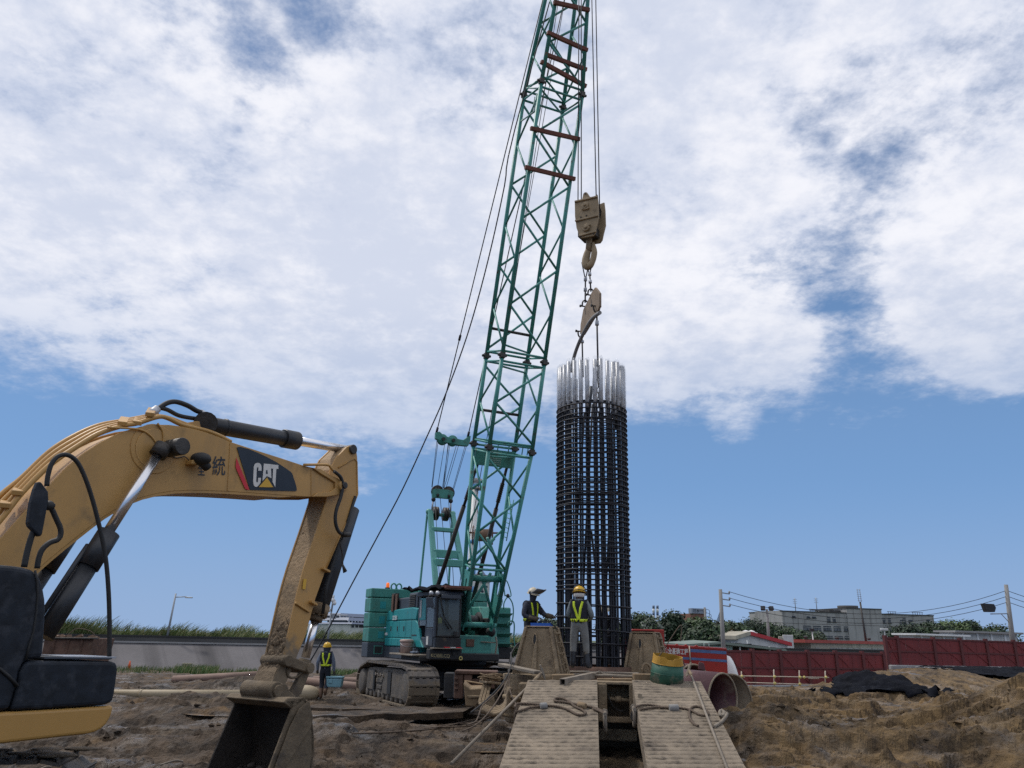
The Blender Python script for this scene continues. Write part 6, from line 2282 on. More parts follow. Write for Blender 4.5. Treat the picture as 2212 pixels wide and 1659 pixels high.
m_.build('winch_motor', 'crane_dark', crane)
m_ = MB()
m_.path(smooth_curve([L(.72, 1.1, 1.95), L(.74, 1.15, 1.7), L(.70, 1.15, 1.4), L(.76, 1.15, 1.25), L(.70, 1.1, 1.15)], 5), .03, 7)
m_.path([L(.2, 1.05, 1.78), L(.72, 1.08, 1.76)], .02, 6)
m_.build('hydraulic_hose', 'timber_grey', crane)
# ---- left-hand housing (right in the picture) with steps and handrails
cbox(1.0, 1.80, -3.4, -.05, 1.62, 2.95).build('housing', 'crane_green', crane, .05, seg=2)
cbox(.80, 1.85, -3.45, -.0, 1.22, 1.62).build('lower_skirt', 'crane_dark', crane, .04)
m_ = MB()
m_.prism([L(.62, v, z) for v, z in ((-.2, 1.3), (.55, 1.3), (.15, 2.5), (-.2, 2.95), (-1.2, 2.95), (-1.2, 1.3))], V((.5, 0, 0)))
m_.build('side_frame', 'crane_green', crane, .03)
for k in range(4):
	z = 2.72 - k * .33
	m_ = MB()
	m_.hexa([L(1.25, -.06, z - .12), L(1.72, -.06, z - .12), L(1.76, .16, z), L(1.22, .16, z), L(1.25, -.06, z - .09), L(1.72, -.06, z - .09), L(1.76, .16, z + .03), L(1.22, .16, z + .03)])
	m_.build('step', 'crane_green', crane)
for (pts, r) in (([(1068, 1365), (1070, 1340), (1078, 1320), (1085, 1299), (1079, 1285), (1073, 1298), (1078, 1320)], .02),
 ([(1088, 1316), (1089, 1302), (1097, 1290), (1106, 1301), (1109, 1320), (1106, 1344), (1098, 1356)], .022),
 ([(1091, 1288), (1088, 1262), (1089, 1256), (1096, 1257), (1104, 1287), (1090, 1286)], .02),
 ([(1096, 1352), (1100, 1343), (1108, 1342), (1111, 1352), (1110, 1380), (1113, 1400)], .025)):
	m_ = MB()
	m_.path(smooth_curve([CV(x, y, .3) for x, y in pts], 4), r, 7)
	m_.build('handrail', 'crane_green', crane)
m_ = MB()
m_.ball(CV(1097, 1287, .3), .07, 6)
m_.build('rail_clamp', 'crane_dark', crane)
# ---- gantry
def leg(a, b, w_, h_, name='gantry_leg', m='gantry_green', bev=.01):
	mb = MB()
	mb.bar(a, b, w_, h_, V((0, 1, 0)))
	return mb.build(name, m, crane, bev)
GT = 6.55
for s_ in (-1, 1):
	leg(L(s_ * .62, -.9, 2.6), L(s_ * .46, -2.85, GT), .19, .14)
	leg(L(s_ * .60, -3.3, 2.9), L(s_ * .52, -3.0, GT - .1), .07, .07, 'tension_leg')
	m_ = MB()
	m_.ball(L(s_ * .50, -2.9, GT - .02), .12, 8)
	m_.build('gantry_eye', 'gantry_green', crane)
for (z0, z1_, th) in ((5.75, 5.90, .12), (4.72, 5.02, .05), (4.40, 4.66, .14)):
	t0 = (GT - (z0 + z1_) / 2) / (GT - 2.6)
	v = -2.85 + (2.85 - .9) * t0
	hw_ = .46 + .16 * t0
	m_ = MB()
	m_.hexa([L(-hw_, v - th, z0), L(hw_, v - th, z0), L(hw_, v + th, z0), L(-hw_, v + th, z0), L(-hw_, v - th, z1_), L(hw_, v - th, z1_), L(hw_, v + th, z1_), L(-hw_, v + th, z1_)])
	m_.build('gantry_crossbeam', 'gantry_green', crane, .02)
m_ = MB()
m_.tube(L(-.55, -2.9, GT - .1), L(.55, -2.9, GT - .1), .07, n=10)
m_.build('gantry_axle', 'crane_green', crane)
for u in (-.22, .20):
	for du in (-.05, .05):
		m_ = MB()
		m_.lathe([(.06, -.03), (.27, -.03), (.23, 0), (.27, .03), (.06, .03)], 24, Matrix.Translation(L(u + du, -2.9, GT - .06)) @ Matrix.Rotation(pi / 2, 4, 'Y'))
		m_.build('gantry_sheave', 'grease_steel', crane)
# bail block with its two link bars
BV, BZ = -2.8, 7.28
m_ = MB()
m_.prism([L(u, BV + .06, BZ + z) for u, z in ((-.46, .10), (-.30, .16), (.30, .16), (.46, .08), (.40, -.26), (.28, -.20), (-.28, -.20), (-.42, -.24))], V((0, .12, 0)))
bail = m_.build('bail_block', 'crane_green', crane, .015)
for u in (-.22, .24):
	m_ = MB()
	m_.lathe([(.05, -.05), (.25, -.05), (.22, 0), (.25, .05), (.05, .05)], 26, Matrix.Translation(L(u, BV, BZ + .05)) @ Matrix.Rotation(pi / 2, 4, 'X'))
	m_.build('bail_sheave', 'grease_steel', bail)
	m_ = MB()
	m_.tube(L(u, BV + .1, BZ - .05), L(u, BV + .1, BZ - .16), .05, n=8)
	m_.build('pin', 'rubber', bail)
for s_ in (-1, 1):
	m_ = MB()
	m_.tube(L(s_ * .36, BV, BZ - .2), L(s_ * .40, -2.88, GT - .08), .035, n=8)
	m_.build('link_bar', 'galvanised', crane)
	m_ = MB()
	m_.ball(L(s_ * .36, BV, BZ - .27), .09, 7)
	m_.build('link_eye', 'rubber', crane)
# upper spreader
UV_, UZ = -2.0, 9.33
m_ = MB()
m_.prism([L(u, UV_ + .08, UZ + z) for u, z in ((-.70, .14), (-.55, .20), (-.45, .12), (-.40, .04), (.45, -.02), (.55, .06), (.68, .18), (.76, .18), (.74, -.05), (.66, -.25), (.25, -.26), (-.05, -.22), (-.38, -.22), (-.60, -.14), (-.70, -.10))], V((0, .16, 0)))
spb = m_.build('spreader_beam', 'crane_green', crane, .015)
for u in (-.40, .02):
	m_ = MB()
	m_.lathe([(.05, -.05), (.22, -.05), (.19, 0), (.22, .05), (.05, .05)], 24, Matrix.Translation(L(u, UV_, UZ - .10)) @ Matrix.Rotation(pi / 2, 4, 'X'))
	m_.build('sheave', 'crane_green', spb)
	m_ = MB()
	m_.tube(L(u, UV_ + .1, UZ - .1), L(u, UV_ + .16, UZ - .1), .07, n=10)
	m_.build('pin', 'rubber', spb)
for k, (u0, u1) in enumerate(((-.62, -.46), (-.58, -.45), (-.30, -.24), (-.12, -.02), (-.08, .02), (-.17, .0), (.22, .05), (.30, .12), (.62, .44), (.58, .42))):
	m_ = MB()
	m_.tube(L(u0, UV_ + .03 * (k % 3), UZ - .15), L(u1, BV + .03 * (k % 3), BZ + .2), .011, n=5)
	m_.build('luffing_rope', 'rope_steel', crane)
for k, (u0, u1) in enumerate(((-.32, -.24), (-.1, .12), (.25, .3))):
	m_ = MB()
	m_.tube(L(u0, BV, BZ - .1), L(u1, -1.6, 2.6), .012, n=5)
	m_.build('luffing_rope', 'rope_steel', crane)
# ---- lattice boom
b0, bt = toL(CB), toL(CT)
ax = (bt - b0).normalized()
lat = V((1, 0, 0))
dep = lat.cross(ax)
if dep.y > 0:
	dep = -dep                                # towards the front (belly side)
BL = (bt - b0).length
def s_at(y):
	lo, hi = 0.0, BL
	for _ in range(40):
		m = (lo + hi) / 2
		q = CC + cl * (b0 + ax * m).x + ch * -(b0 + ax * m).y + Z * (b0 + ax * m).z
		if proj(q)[1] > y:
			lo = m
		else:
			hi = m
	return lo
S1, S2, S3 = s_at(968), s_at(776), s_at(205)
HL, HD = .765, .70
def half(s):
	if s < S1:
		t = s / S1
		return .52 + (HL - .52) * t, .20 + (HD - .20) * t
	if s <= S3:
		return HL, HD
	t = min(1, (s - S3) / (BL - S3))
	return HL + (.36 - HL) * t, HD + (.24 - HD) * t
def BP(s, i, j):
	a, d = half(s)
	return b0 + ax * s + lat * (a * i) + dep * (d * j)
boom_c = None
m_ = MB()
m_.tube(b0 - lat * .66, b0 + lat * .66, .09, n=12)
boom_c = m_.build('boom', 'boom_green', crane)
CORN = ((-1, 1), (1, 1), (-1, -1), (1, -1))
sects = ((0.15, S1 - .03), (S1 + .03, S2 - .03), (S2 + .03, S3 - .03), (S3 + .03, BL))
for (a, b) in sects:
	for (i, j) in CORN:
		m_ = MB()
		m_.tube(BP(a, i, j), BP(b, i, j), .068, n=10)
		m_.build('chord', 'boom_green', boom_c)
for s in (S1, S2, S3):
	for (i, j) in CORN:
		m_ = MB()
		m_.box(BP(s, i, j), (.17, .17, .20))
		m_.tube(BP(s, i, j) - lat * .16, BP(s, i, j) + lat * .16, .05, n=8)
		m_.build('joint_pin', 'grease_steel', boom_c, .015)
def lace(a, b, r, m='boom_green', nm='lacing'):
	mb = MB()
	mb.tube(a, b, r, n=7)
	return mb.build(nm, m, boom_c)
FACES = (((-1, 1), (1, 1), .040), ((-1, -1), (1, -1), .040), ((-1, 1), (-1, -1), .034), ((1, 1), (1, -1), .034))
for si, (a, b) in enumerate(sects):
	a0 = a + (1.75 if si == 0 else .22)
	b1 = b - (.30 if si < 3 else .1)
	nb = max(2, round((b1 - a0) / (1.34 if si < 3 else 1.1)))
	for fi, (c0, c1, r) in enumerate(FACES):
		for k in range(nb):
			s0, s1 = a0 + (b1 - a0) * k / nb, a0 + (b1 - a0) * (k + 1) / nb
			flip = (k + (fi in (1, 2))) % 2
			p, q = (c0, c1) if flip else (c1, c0)
			lace(BP(s0, *p), BP(s1, *q), r)
		for s in (a0 if si == 0 else a + .12, b1 + .15):
			lace(BP(s, *c0), BP(s, *c1), r)
		if si == 2 and fi < 2:
			pass
# cross ties inside the sections
for s in (S1 - .3, S2 + .35, S2 - .35, S3 - .25, S3 + .2):
	lace(BP(s, -1, 1), BP(s, 1, -1), .034)
# dark spacer tubes across the back face
for y in (715, 893, 1260 - 10):
	s = s_at(y)
	mb = MB()
	mb.tube(BP(s, -.93, -1), BP(s, .93, -1), .052, n=8)
	mb.build('spacer_tube', 'grease_steel', boom_c)
# foot plates with the oval opening
for i in (-1, 1):
	for s0, s1 in ((0.0, 1.75),):
		def fpnt(s, d):
			c_ = b0 + ax * s + lat * (half(s)[0] * i)
			return c_ + dep * d
		w0, w1 = .16, half(1.75)[1] + .02
		out = [fpnt(-.18, -.08), fpnt(-.18, .08), fpnt(.1, w0), fpnt(.9, (w0 + w1) / 2 + .02), fpnt(1.75, w1), fpnt(1.75, 0), fpnt(1.75, -w1), fpnt(.9, -(w0 + w1) / 2 - .02), fpnt(.1, -w0)]
		hole = [fpnt(.98, -.02), fpnt(.98, .02), fpnt(1.05, .08), fpnt(1.25, .11), fpnt(1.46, .08), fpnt(1.52, 0), fpnt(1.46, -.08), fpnt(1.25, -.11), fpnt(1.05, -.08)]
		mb = MB()
		n = len(out)
		o2 = V((.05, 0, 0))
		vs = out + hole + [p + o2 for p in out] + [p + o2 for p in hole]
		fs = []
		for k in range(n):
			k2 = (k + 1) % n
			fs += [(k, k2, n + k2, n + k), (2 * n + k, 3 * n + k, 3 * n + k2, 2 * n + k2), (k, 2 * n + k, 2 * n + k2, k2), (n + k, n + k2, 3 * n + k2, 3 * n + k)]
		mb.add([v_ - o2 / 2 for v_ in vs], fs)
		mb.build('foot_plate', 'boom_green', boom_c)
mb = MB()
mb.tube(BP(1.55, -1, .3), BP(1.55, 1, .3), .10, n=12)
mb.build('foot_crossbeam', 'boom_green', boom_c)
# bracing at the foot
for (a, b) in (((.25, -1), (1.75, .3)), ((.25, 1), (1.75, -.3)), ((1.75, -1), (2.9, .2)), ((1.75, 1), (2.9, -.2))):
	lace(b0 + ax * a[0] + lat * half(a[0])[0] * a[1], b0 + ax * b[0] + lat * half(b[0])[0] * b[1] + dep * .1, .05)
# walkway box between the rear chords at the first joint
sw0, sw1 = s_at(1012), s_at(975)
mb = MB()
q = [BP(sw0, -.94, -.9), BP(sw0, .94, -.9), BP(sw1, .94, -.9), BP(sw1, -.94, -.9)]
mb.prism(q, dep * .06)
wk = mb.build('boom_cross_plate', 'crane_green', boom_c, .01)
hm = MB()
for i in range(7):
	for j in range(11):
		c_ = BP(sw0 + (sw1 - sw0) * (.15 + .7 * i / 6), -.45 + .75 * j / 10, -.9) + dep * .062
		hm.tube(c_, c_ + dep * .012, .022, n=6)
hm.build('drilled_holes', 'shed_green', wk)
for s in (sw1 + .1, sw1 + .28):
	lace(BP(s, -1, -1), BP(s, 1, -1), .04)
for f_ in (-.6, -.1, .55, .8):
	lace(BP(sw1, f_, 1), BP(sw1 + .32, f_, 1), .018)
lace(BP(sw1 + .32, -1, 1), BP(sw1 + .32, 1, 1), .035)
# brown steel bars bolted across the front of the boom
fo = CC + cl * (b0 + dep * HD).x + ch * -(b0 + dep * HD).y + Z * (b0 + dep * HD).z
depw = cl * dep.x + ch * -dep.y + Z * dep.z
for (x0, y0, x1, y1) in ((1134, 361, 1242, 387), (1146, 277, 1252, 301), (1168, 133, 1266, 187), (1177, 117, 1267, 151), (1182, 70, 1269, 109), (1196, 5, 1273, 22)):
	mb = MB()
	pa, pb = [toL(PP(x, y, fo + depw * (-.06 if y < 200 else .12), depw)) for x, y in ((x0, y0), (x1, y1))]
	mb.bar(pa, pb, .13, .12, dep)
	bo_ = mb.build('cross_bar', 'beam_brown', boom_c, .008)
	for t in (.06, .14, .5, .86, .94):
		mb = MB()
		c_ = pa.lerp(pb, t)
		mb.tube(c_ + dep * .05, c_ + dep * .085, .022, n=6)
# platform bits near the upper joint
mb = MB()
for k in range(4):
	mb.path([BP(S3 - .25 - .05 * k, -1, 1 - .55 * k / 3), BP(S3 - .95, -1, 1 - .55 * k / 3)], .02, 5)
mb.path([BP(S3 - .95, -1, 1), BP(S3 - .95, -1, -1)], .03, 5)
mb.path([BP(S3 - .25, -1, 1), BP(S3 + .25, -1, -1)], .03, 5)
mb.build('side_ladder', 'shed_green', boom_c)
mb = MB()
for k in range(8):
	s = s_at(1160) + k * .16
	mb.path([BP(s, 1, -.75), BP(s, 1, -.1)], .014, 5)
mb.path([BP(s_at(1160) - .1, 1, -.75), BP(s_at(1160) + 1.3, 1, -.75)], .018, 5)
mb.path([BP(s_at(1160) - .1, 1, -.1), BP(s_at(1160) + 1.3, 1, -.1)], .018, 5)
mb.build('boom_ladder', 'boom_green', boom_c)
# head with sheaves
mb = MB()
for u in (-.34, .34):
	mb.prism([bt + lat * u + ax * a + dep * d for a, d in ((-.9, -.3), (-.9, .3), (-.1, .8), (.35, .85), (.45, .5), (.2, -.35))], lat * .05)
mb.build('boom_head', 'boom_green', crane)
for u in (-.22, -.08, .08, .22):
	mb = MB()
	Mh = Matrix.Translation(bt + lat * u + dep * .55 + ax * .1) @ Matrix.Rotation(pi / 2, 4, 'Y')
	mb.lathe([(.06, -.03), (.36, -.03), (.32, 0), (.36, .03), (.06, .03)], 22, Mh)
	mb.build('head_sheave', 'grease_steel', crane)
# backstops
for s_ in (-1, 1):
	top = BP(s_at(1000), s_ * .72, -.9)
	bot = L(s_ * .78, -1.6, 2.55)
	mb = MB()
	mb.tube(bot, bot.lerp(top, .72), .075, n=10)
	mb.tube(bot.lerp(top, .72), top, .05, n=10)
	for k in range(10):
		c_ = bot.lerp(top, .76 + .012 * k)
		mb.tube(c_, c_ + (top - bot).normalized() * .04, .075, n=10)
	mb.build('backstop', 'grease_steel', crane)
	c_ = bot.lerp(top, .70)
# pendants to the boom head
for s_ in (-1, 1):
	a = L(s_ * .66, UV_, UZ + .12)
	b = bt + lat * (s_ * .34) - dep * .3
	mb = MB()
	mb.tube(a, b, .020, n=6)
	mb.tube(a, a.lerp(b, .012), .05, n=8)
	for t in (.19, .195):
		mb.tube(a.lerp(b, t), a.lerp(b, t + .006), .05, n=8)
	mb.build('pendant_rope', 'rope_steel', crane)
# hoist ropes running up inside the boom
for k, (u0, u1) in enumerate(((-.10, -.2), (.05, .12))):
	mb = MB()
	mb.tube(L(u0, .25 - 1.2 * k, 2.7), bt + lat * u1 - dep * .1, .013, n=5)
	mb.build('hoist_rope', 'rope_steel', crane)
# ---- tag line from the head to the ground beside the walker
mb = MB()
tl = [(668, 1432, 25.0), (700, 1376, 25.0), (760, 1262, 25.1), (815, 1160, 25.1), (870, 1056, 25.0), (920, 948, 24.8), (960, 858, 24.5), (1000, 752, 24.1), (1030, 655, 23.7), (1062, 530, 23.2), (1090, 400, 22.7), (1112, 280, 22.4)]
pts_ = [toL(P(x, y, d)) for x, y, d in tl] + [bt - dep * .2]
mb.path(smooth_curve(pts_, 4), .021, 6)
mb.build('tag_line', 'rope_steel', crane)
# ================================================================== things lying on the crane
pr = L(0, 0, 0)
def W(u, v, z):
	return CC + cl * u + ch * v + Z * z
bk = thing('paint_pail', 'pinkish plastic pail with lid and wire handle on the plank beside the crane cab', 'pail', W(-2.0, .05, 1.38))
mb = MB()
mb.lathe([(.19, 0), (.215, .30), (.222, .34)], 22, Matrix.Translation(W(-2.02, .05, 1.375)))
mb.build('body', 'bucket_pink', bk)
mb = MB()
mb.lathe([(.235, .34), (.235, .40), (.20, .43), (.05, .44)], 22, Matrix.Translation(W(-2.02, .05, 1.375)))
mb.build('lid', 'bucket_pink', bk)
mb = MB()
mb.path(smooth_curve([W(-2.02, .05, 1.375) + cl * a + ch * b + Z * c for a, b, c in ((-.225, .02, .32), (-.18, .17, .24), (0, .24, .20), (.18, .17, .24), (.225, .02, .32))], 5), .008, 5)
mb.build('handle', 'galvanised', bk)
gl = MB()
for k in range(9):
	gl.ball(W(-1.95 + random.uniform(-.15, .15), .85 + random.uniform(-.2, .2), 1.42), random.uniform(.03, .07), 5, (1.3, 1, .7))
gl.build('work_gloves', 'shirt_blue', label='crumpled pair of blue-grey work gloves on the plank beside the crane cab', cat='gloves')
tw = MB()
for k in range(9):
	a = W(-2.15 + .03 * k, -.35 + .02 * (k % 3), 1.38)
	tw.path([a, a + V((random.uniform(-.1, .1), random.uniform(-.1, .1), random.uniform(.1, .25)))], .008, 4)
tw.build('rebar_offcuts', 'rusty_steel', label='bundle of bent rusty wire offcuts in front of the paint pail', cat='wire offcuts')
# timber frame and black cloth on the cab roof
rf = thing('roof_timber', 'brown timber frame lying on the crane cab roof', 'timber', W(-1.2, 1.3, 3.36))
for (u0, u1, v0, v1, z0, z1_) in ((-1.45, -.62, .5, 2.1, 3.355, 3.395),):
	mb = MB()
	mb.hexa([W(u0, v0, z0), W(u1, v0, z0), W(u1, v1, z0), W(u0, v1, z0), W(u0, v0, z1_), W(u1, v0, z1_), W(u1, v1, z1_), W(u0, v1, z1_)])
	mb.build('board', 'rusty_steel', rf)
for (u0, u1, v0, v1) in ((-1.45, -.62, 2.04, 2.12), (-1.45, -.62, .46, .54), (-1.47, -1.40, .5, 2.1), (-.68, -.60, .5, 2.1)):
	mb = MB()
	mb.hexa([W(u0, v0, 3.397), W(u1, v0, 3.397), W(u1, v1, 3.397), W(u0, v1, 3.397), W(u0, v0, 3.47), W(u1, v0, 3.47), W(u1, v1, 3.47), W(u0, v1, 3.47)])
	mb.build('batten', 'beam_brown', rf)
rows = []
for i in range(9):
	row = []
	for j in range(9):
		u = -2.28 + 1.05 * i / 8
		v = .0 + 1.9 * j / 8
		z = 3.42 + .05 * sin(i * 1.7 + j) + .04 * cos(j * 2.1) - (.30 * max(0, .35 - i / 8) if j > 4 else .05) + (.08 if i > 5 else 0) - .12 * max(0, j / 8 - .6)
		if i == 0:
			z += .05 * (j % 2)
		row.append(W(u, v, z))
	rows.append(row)
mb = MB()
mb.grid(rows)
o = mb.build('black_cloth', 'net_black', label='black cloth draped over the rear corner of the crane cab roof', cat='cloth')
so = o.modifiers.new('thickness', 'SOLIDIFY')
so.thickness = .03
# ---- slim drilling mast seen through the boom
b0_ = P(1014, 1270, 34)
t0_ = PP(1027, 1040, b0_, V((0, 1, 0)))
b0_ = V((b0_.x, b0_.y, 0))
root = thing('drill_mast', 'slim white mast with blue bands and a brown winch reel behind the crane boom', 'mast', b0_)
mb = MB()
mb.tube(b0_, t0_, .17, .15, 10)
mb.build('tube', 'white_paint', root)
for (f0, f1) in ((.30, .36), (.44, .47), (.52, .56), (.68, .70), (.955, .985)):
	mb = MB()
	mb.tube(b0_.lerp(t0_, f0), b0_.lerp(t0_, f1), .185, n=10)
	mb.build('band', 'band_blue', root)
mb = MB()
mb.tube(t0_ - Z * .35, t0_ - Z * .28, .34, n=14)
mb.tube(t0_ - Z * .05, t0_ + Z * .1, .2, .3, 12)
mb.build('top_ring', 'white_dirty', root)
c_ = PP(1030, 1157, b0_, V((0, 1, 0))) + V((.25, -.2, 0))
mb = MB()
mb.lathe([(.16, -.35), (.26, -.3), (.26, .3), (.16, .35)], 14, Matrix.Translation(c_) @ Matrix.Rotation(pi / 2, 4, 'Y'))
mb.build('winch_reel', 'winch_brown', root)
mb = MB()
for x in (-.4, .42):
	mb.path([c_ + V((x, .38 * cos(a), .38 * sin(a))) for a in [2 * pi * k / 16 for k in range(16)]], .03, 5, closed=True)
mb.path([c_ + V((-.7, 0, .1)), c_ + V((.7, 0, .1))], .04, 5)
mb.build('reel_frame', 'rusty_steel', root)
for s_ in (-1, 1):
	mb = MB()
	mb.tube(b0_ + V((s_ * .9, .3, 0)), t0_ + V((s_ * .12, 0, -1)), .02, n=4)
	mb.build('stay_cable', 'rope_steel', root)
# ================================================================== HOOK BLOCK and lifting gear
HK = P(1272, 470, 20.0)
hk = thing('hook_block', 'heavy tan steel hook block hanging on four ropes above the rebar cage', 'hook block', HK)
hd = V((-.52, -.854, 0)).normalized()         # face turned towards the camera's left
hx = V((-hd.y, hd.x, 0))
hx = V((.854, -.52, 0))
oc = V((HK.x, HK.y, 0)) + hd * .30
def HB(x, y, w=0.0):
	"""crop of the hook block, on the front cheek plate"""
	return PP(1192.8 + x * .3268, 379.5 + y * .3268, V((HK.x, HK.y, 0)) + hd * (.30 + w), hd)
cheek = [(148, 172), (168, 164), (196, 160), (205, 118), (215, 108), (228, 109), (238, 122), (248, 138), (262, 140), (298, 126), (304, 180), (307, 280), (292, 340), (284, 378), (270, 398), (190, 412), (180, 400), (160, 345), (150, 270)]
fr = [HB(x, y) for x, y in cheek]
mb = MB()
mb.prism(fr, -hd * .05)
chk = mb.build('cheek_plate', 'hook_tan', hk, .008)
mb = MB()
mb.prism([p - hd * .46 for p in fr], -hd * .05)
mb.build('cheek_plate', 'hook_tan', hk, .008)
for (pa, pb) in (((150, 172), (300, 138)), ((152, 300), (306, 262)), ((178, 398), (290, 368))):
	mb = MB()
	mb.bar(HB(*pa, .02), HB(*pb, .02), .05, .055, hd)
	mb.build('rib', 'hook_tan', chk, .008)
for (x, y, r) in ((222, 200, .10), (229, 346, .11)):
	mb = MB()
	c_ = HB(x, y)
	mb.tube(c_, c_ + hd * .07, r, n=18)
	mb.tube(c_, c_ + hd * .12, r * .45, n=12)
	mb.build('axle_boss', 'hook_tan', chk, .006)
for (x, y) in ((222, 218), (229, 330)):
	mb = MB()
	a, b = HB(x - 20, y + 6, .03), HB(x + 20, y - 3, .03)
	mb.bar(a, b, .04, .05, hd)
	for q in (a, b):
		mb.tube(q, q + hd * .06, .025, n=8)
	mb.build('keeper', 'hook_tan', chk)
for (x, y) in ((155, 176), (297, 132), (188, 404), (274, 382), (220, 120), (190, 275), (228, 265)):
	mb = MB()
	c_ = HB(x, y)
	mb.tube(c_, c_ + hd * .03, .022, n=8)
	mb.build('bolt', 'grease_steel', chk)
top = fr[0].z - .15
for k in range(4):
	mb = MB()
	M_ = Matrix.Translation(V((HK.x, HK.y, HB(222, 210).z)) + hd * (.14 - .12 * k)) @ Matrix(((hx.x, 0, hd.x), (hx.y, 0, hd.y), (0, 1, 0))).to_4x4()
	mb.lathe([(.06, -.04), (.33, -.04), (.29, 0), (.33, .04), (.06, .04)], 24, M_)
	mb.build('sheave', 'grease_steel', hk)
mb = MB()
c0 = V((HK.x, HK.y, HB(229, 350).z))
mb.box(c0, (.5, .46, .3), Matrix((hx, hd, Z)).transposed())
mb.build('crosshead', 'grease_steel', hk, .02)
# hook: shank, bowl, tip
hp = [(243, 395), (240, 440), (240, 480)]
sh = [PP(1192.8 + x * .3268, 379.5 + y * .3268, V((HK.x, HK.y, 0)), hd) for x, y in ((246, 395), (243, 450), (240, 500))]
bw_ = [PP(1192.8 + x * .3268, 379.5 + y * .3268, V((HK.x, HK.y, 0)), hd) for x, y in ((240, 490), (228, 530), (222, 570), (232, 600), (252, 590), (268, 560), (277, 520), (278, 485), (270, 450), (266, 440))]
mb = MB()
mb.path(sh, .10, 12, radii=[.09, .085, .09])
mb.path(smooth_curve(bw_, 3), .1, 10, radii=[.085 + .03 * sin(pi * min(1, i / 14)) - (.07 * max(0, (i - 19) / 9)) for i in range(len(smooth_curve(bw_, 3)))])
mb.build('hook', 'hook_tan', hk)
# hoist ropes up to the boom head
for (xb, yb, xt) in ((170, 165, -.22), (192, 162, -.10), (291, 130, .10), (313, 182, .22)):
	a = PP(1192.8 + xb * .3268, 379.5 + yb * .3268, V((HK.x, HK.y, 0)), hd)
	tw_ = PP({170: 1250.5, 192: 1255.5, 291: 1278.5, 313: 1287}[xb], 0, V((a.x, a.y - .1, 0)), V((0, 1, 0)))
	d_ = tw_ - a
	e_ = a + d_ * ((26.4 - a.z) / d_.z)
	mb = MB()
	mb.tube(a - Z * .3, e_, .0155, n=6)
	mb.build('hoist_rope', 'rope_steel', hk)
# ---- spreader plate hanging from the hook
SPC = V((2.10, 20.0, 0))
sq_ = V((.26, -.966, 0))
sn = V((sq_.y, -sq_.x, 0))
def SP(x, y, w=0.0):
	return PP(1192.8 + x * .3268, 379.5 + y * .3268, SPC + sn * w, sn)
spd = thing('spreader_plate', 'flat tan steel spreader plate slung below the hook, seen almost edge-on', 'spreader', SP(250, 900))
pl = [(283, 738), (297, 755), (312, 776), (312, 862), (300, 890), (270, 945), (205, 1052), (184, 1046), (187, 985), (205, 885), (235, 825), (262, 768)]
mb = MB()
mb.prism([SP(x, y, .03) for x, y in pl], -sn * .06)
mb.build('plate', 'plate_tan', spd, .006)
def shackle(parent, c, ax_, dn, s, m='grease_steel'):
	"""bow shackle: pin along ax_, bow hanging along dn"""
	ax_, dn = V(ax_).normalized(), V(dn).normalized()
	mb = MB()
	pts = [c + ax_ * (s * .5 * cos(a)) + dn * (s * (.35 + .75 * sin(a))) for a in [pi * k / 10 for k in range(11)]]
	mb.path([c + ax_ * s * .5] + pts + [c - ax_ * s * .5], s * .13, 8)
	mb.tube(c - ax_ * s * .8, c + ax_ * s * .85, s * .12, n=8)
	mb.tube(c + ax_ * s * .7, c + ax_ * s * .95, s * .22, n=6)
	return mb.build('shackle', m, parent)
for (x, y, d_) in ((218, 865, 1), (256, 790, 1), (293, 862, -1), (190, 1030, -1)):
	shackle(spd, SP(x, y), sn, Z * d_, .17)
hb = bw_[3] + Z * .12
for (x, y, ox) in ((218, 840, -.05), (256, 765, .05)):
	e = SP(x, y)
	b_ = hb + hx * ox
	mb = MB()
	t1 = .52
	for s_ in (-1, 1):
		mb.path([b_ + hx * s_ * .12 + Z * .05, b_.lerp(e, .35) + hx * s_ * .02], .016, 6)
	mb.path([b_.lerp(e, .34), e], .022, 6)
	mb.build('sling', 'rope_steel', spd)
	for t in (.36, .62):
		mb = MB()
		mb.tube(b_.lerp(e, t), b_.lerp(e, t + .10), .05, n=10)
		mb.build('ferrule', 'galvanised', spd, .006)
# slings down to the cage
for (x0, y0, x1, y1, r) in ((294, 890, 301, 1400, .024), (197, 1050, 201, 1330, .022)):
	a, b = SP(x0, y0), SP(x1, y1)
	b = V((a.x + .02, a.y, b.z))
	mb = MB()
	mb.tube(a, b, r, n=6)
	mb.build('sling', 'rope_steel', spd)
	mb = MB()
	mb.tube(a.lerp(b, .14), a.lerp(b, .20), .055, n=10)
	mb.build('ferrule', 'galvanised', spd, .006)
	if x0 == 294:
		mb = MB()
		mb.tube(a.lerp(b, .67), a.lerp(b, .73), .05, n=10)
		mb.build('ferrule', 'rope_steel', spd)
		mb = MB()
		for s_ in (-1, 1):
			mb.path([a.lerp(b, .73), a.lerp(b, .85) + V((s_ * .04, 0, 0)), b], .016, 6)
		mb.build('sling_eye', 'rope_steel', spd)
		for k in range(7):
			c_ = b - Z * (.08 + .13 * k)
			mb = MB()
			an = pi / 2 * (k % 2)
			mb.path([c_ + V((cos(an), sin(an), 0)) * (.045 * cos(t)) + Z * (.085 * sin(t)) for t in [2 * pi * i / 10 for i in range(10)]], .016, 6, closed=True)
			mb.build('chain_link', 'grease_steel', spd)
# pale hose looped over the spreader
ho = smooth_curve([SP(x, y, .06) for x, y in ((316, 905), (300, 915), (275, 935), (240, 980), (205, 1045), (175, 1110), (150, 1180), (133, 1250), (125, 1300))], 5)
mb = MB()
mb.path(ho, .052, 8)
mb.build('pale_hose', 'concrete', label='pale grey hose hanging from the spreader plate into the cage', cat='hose')
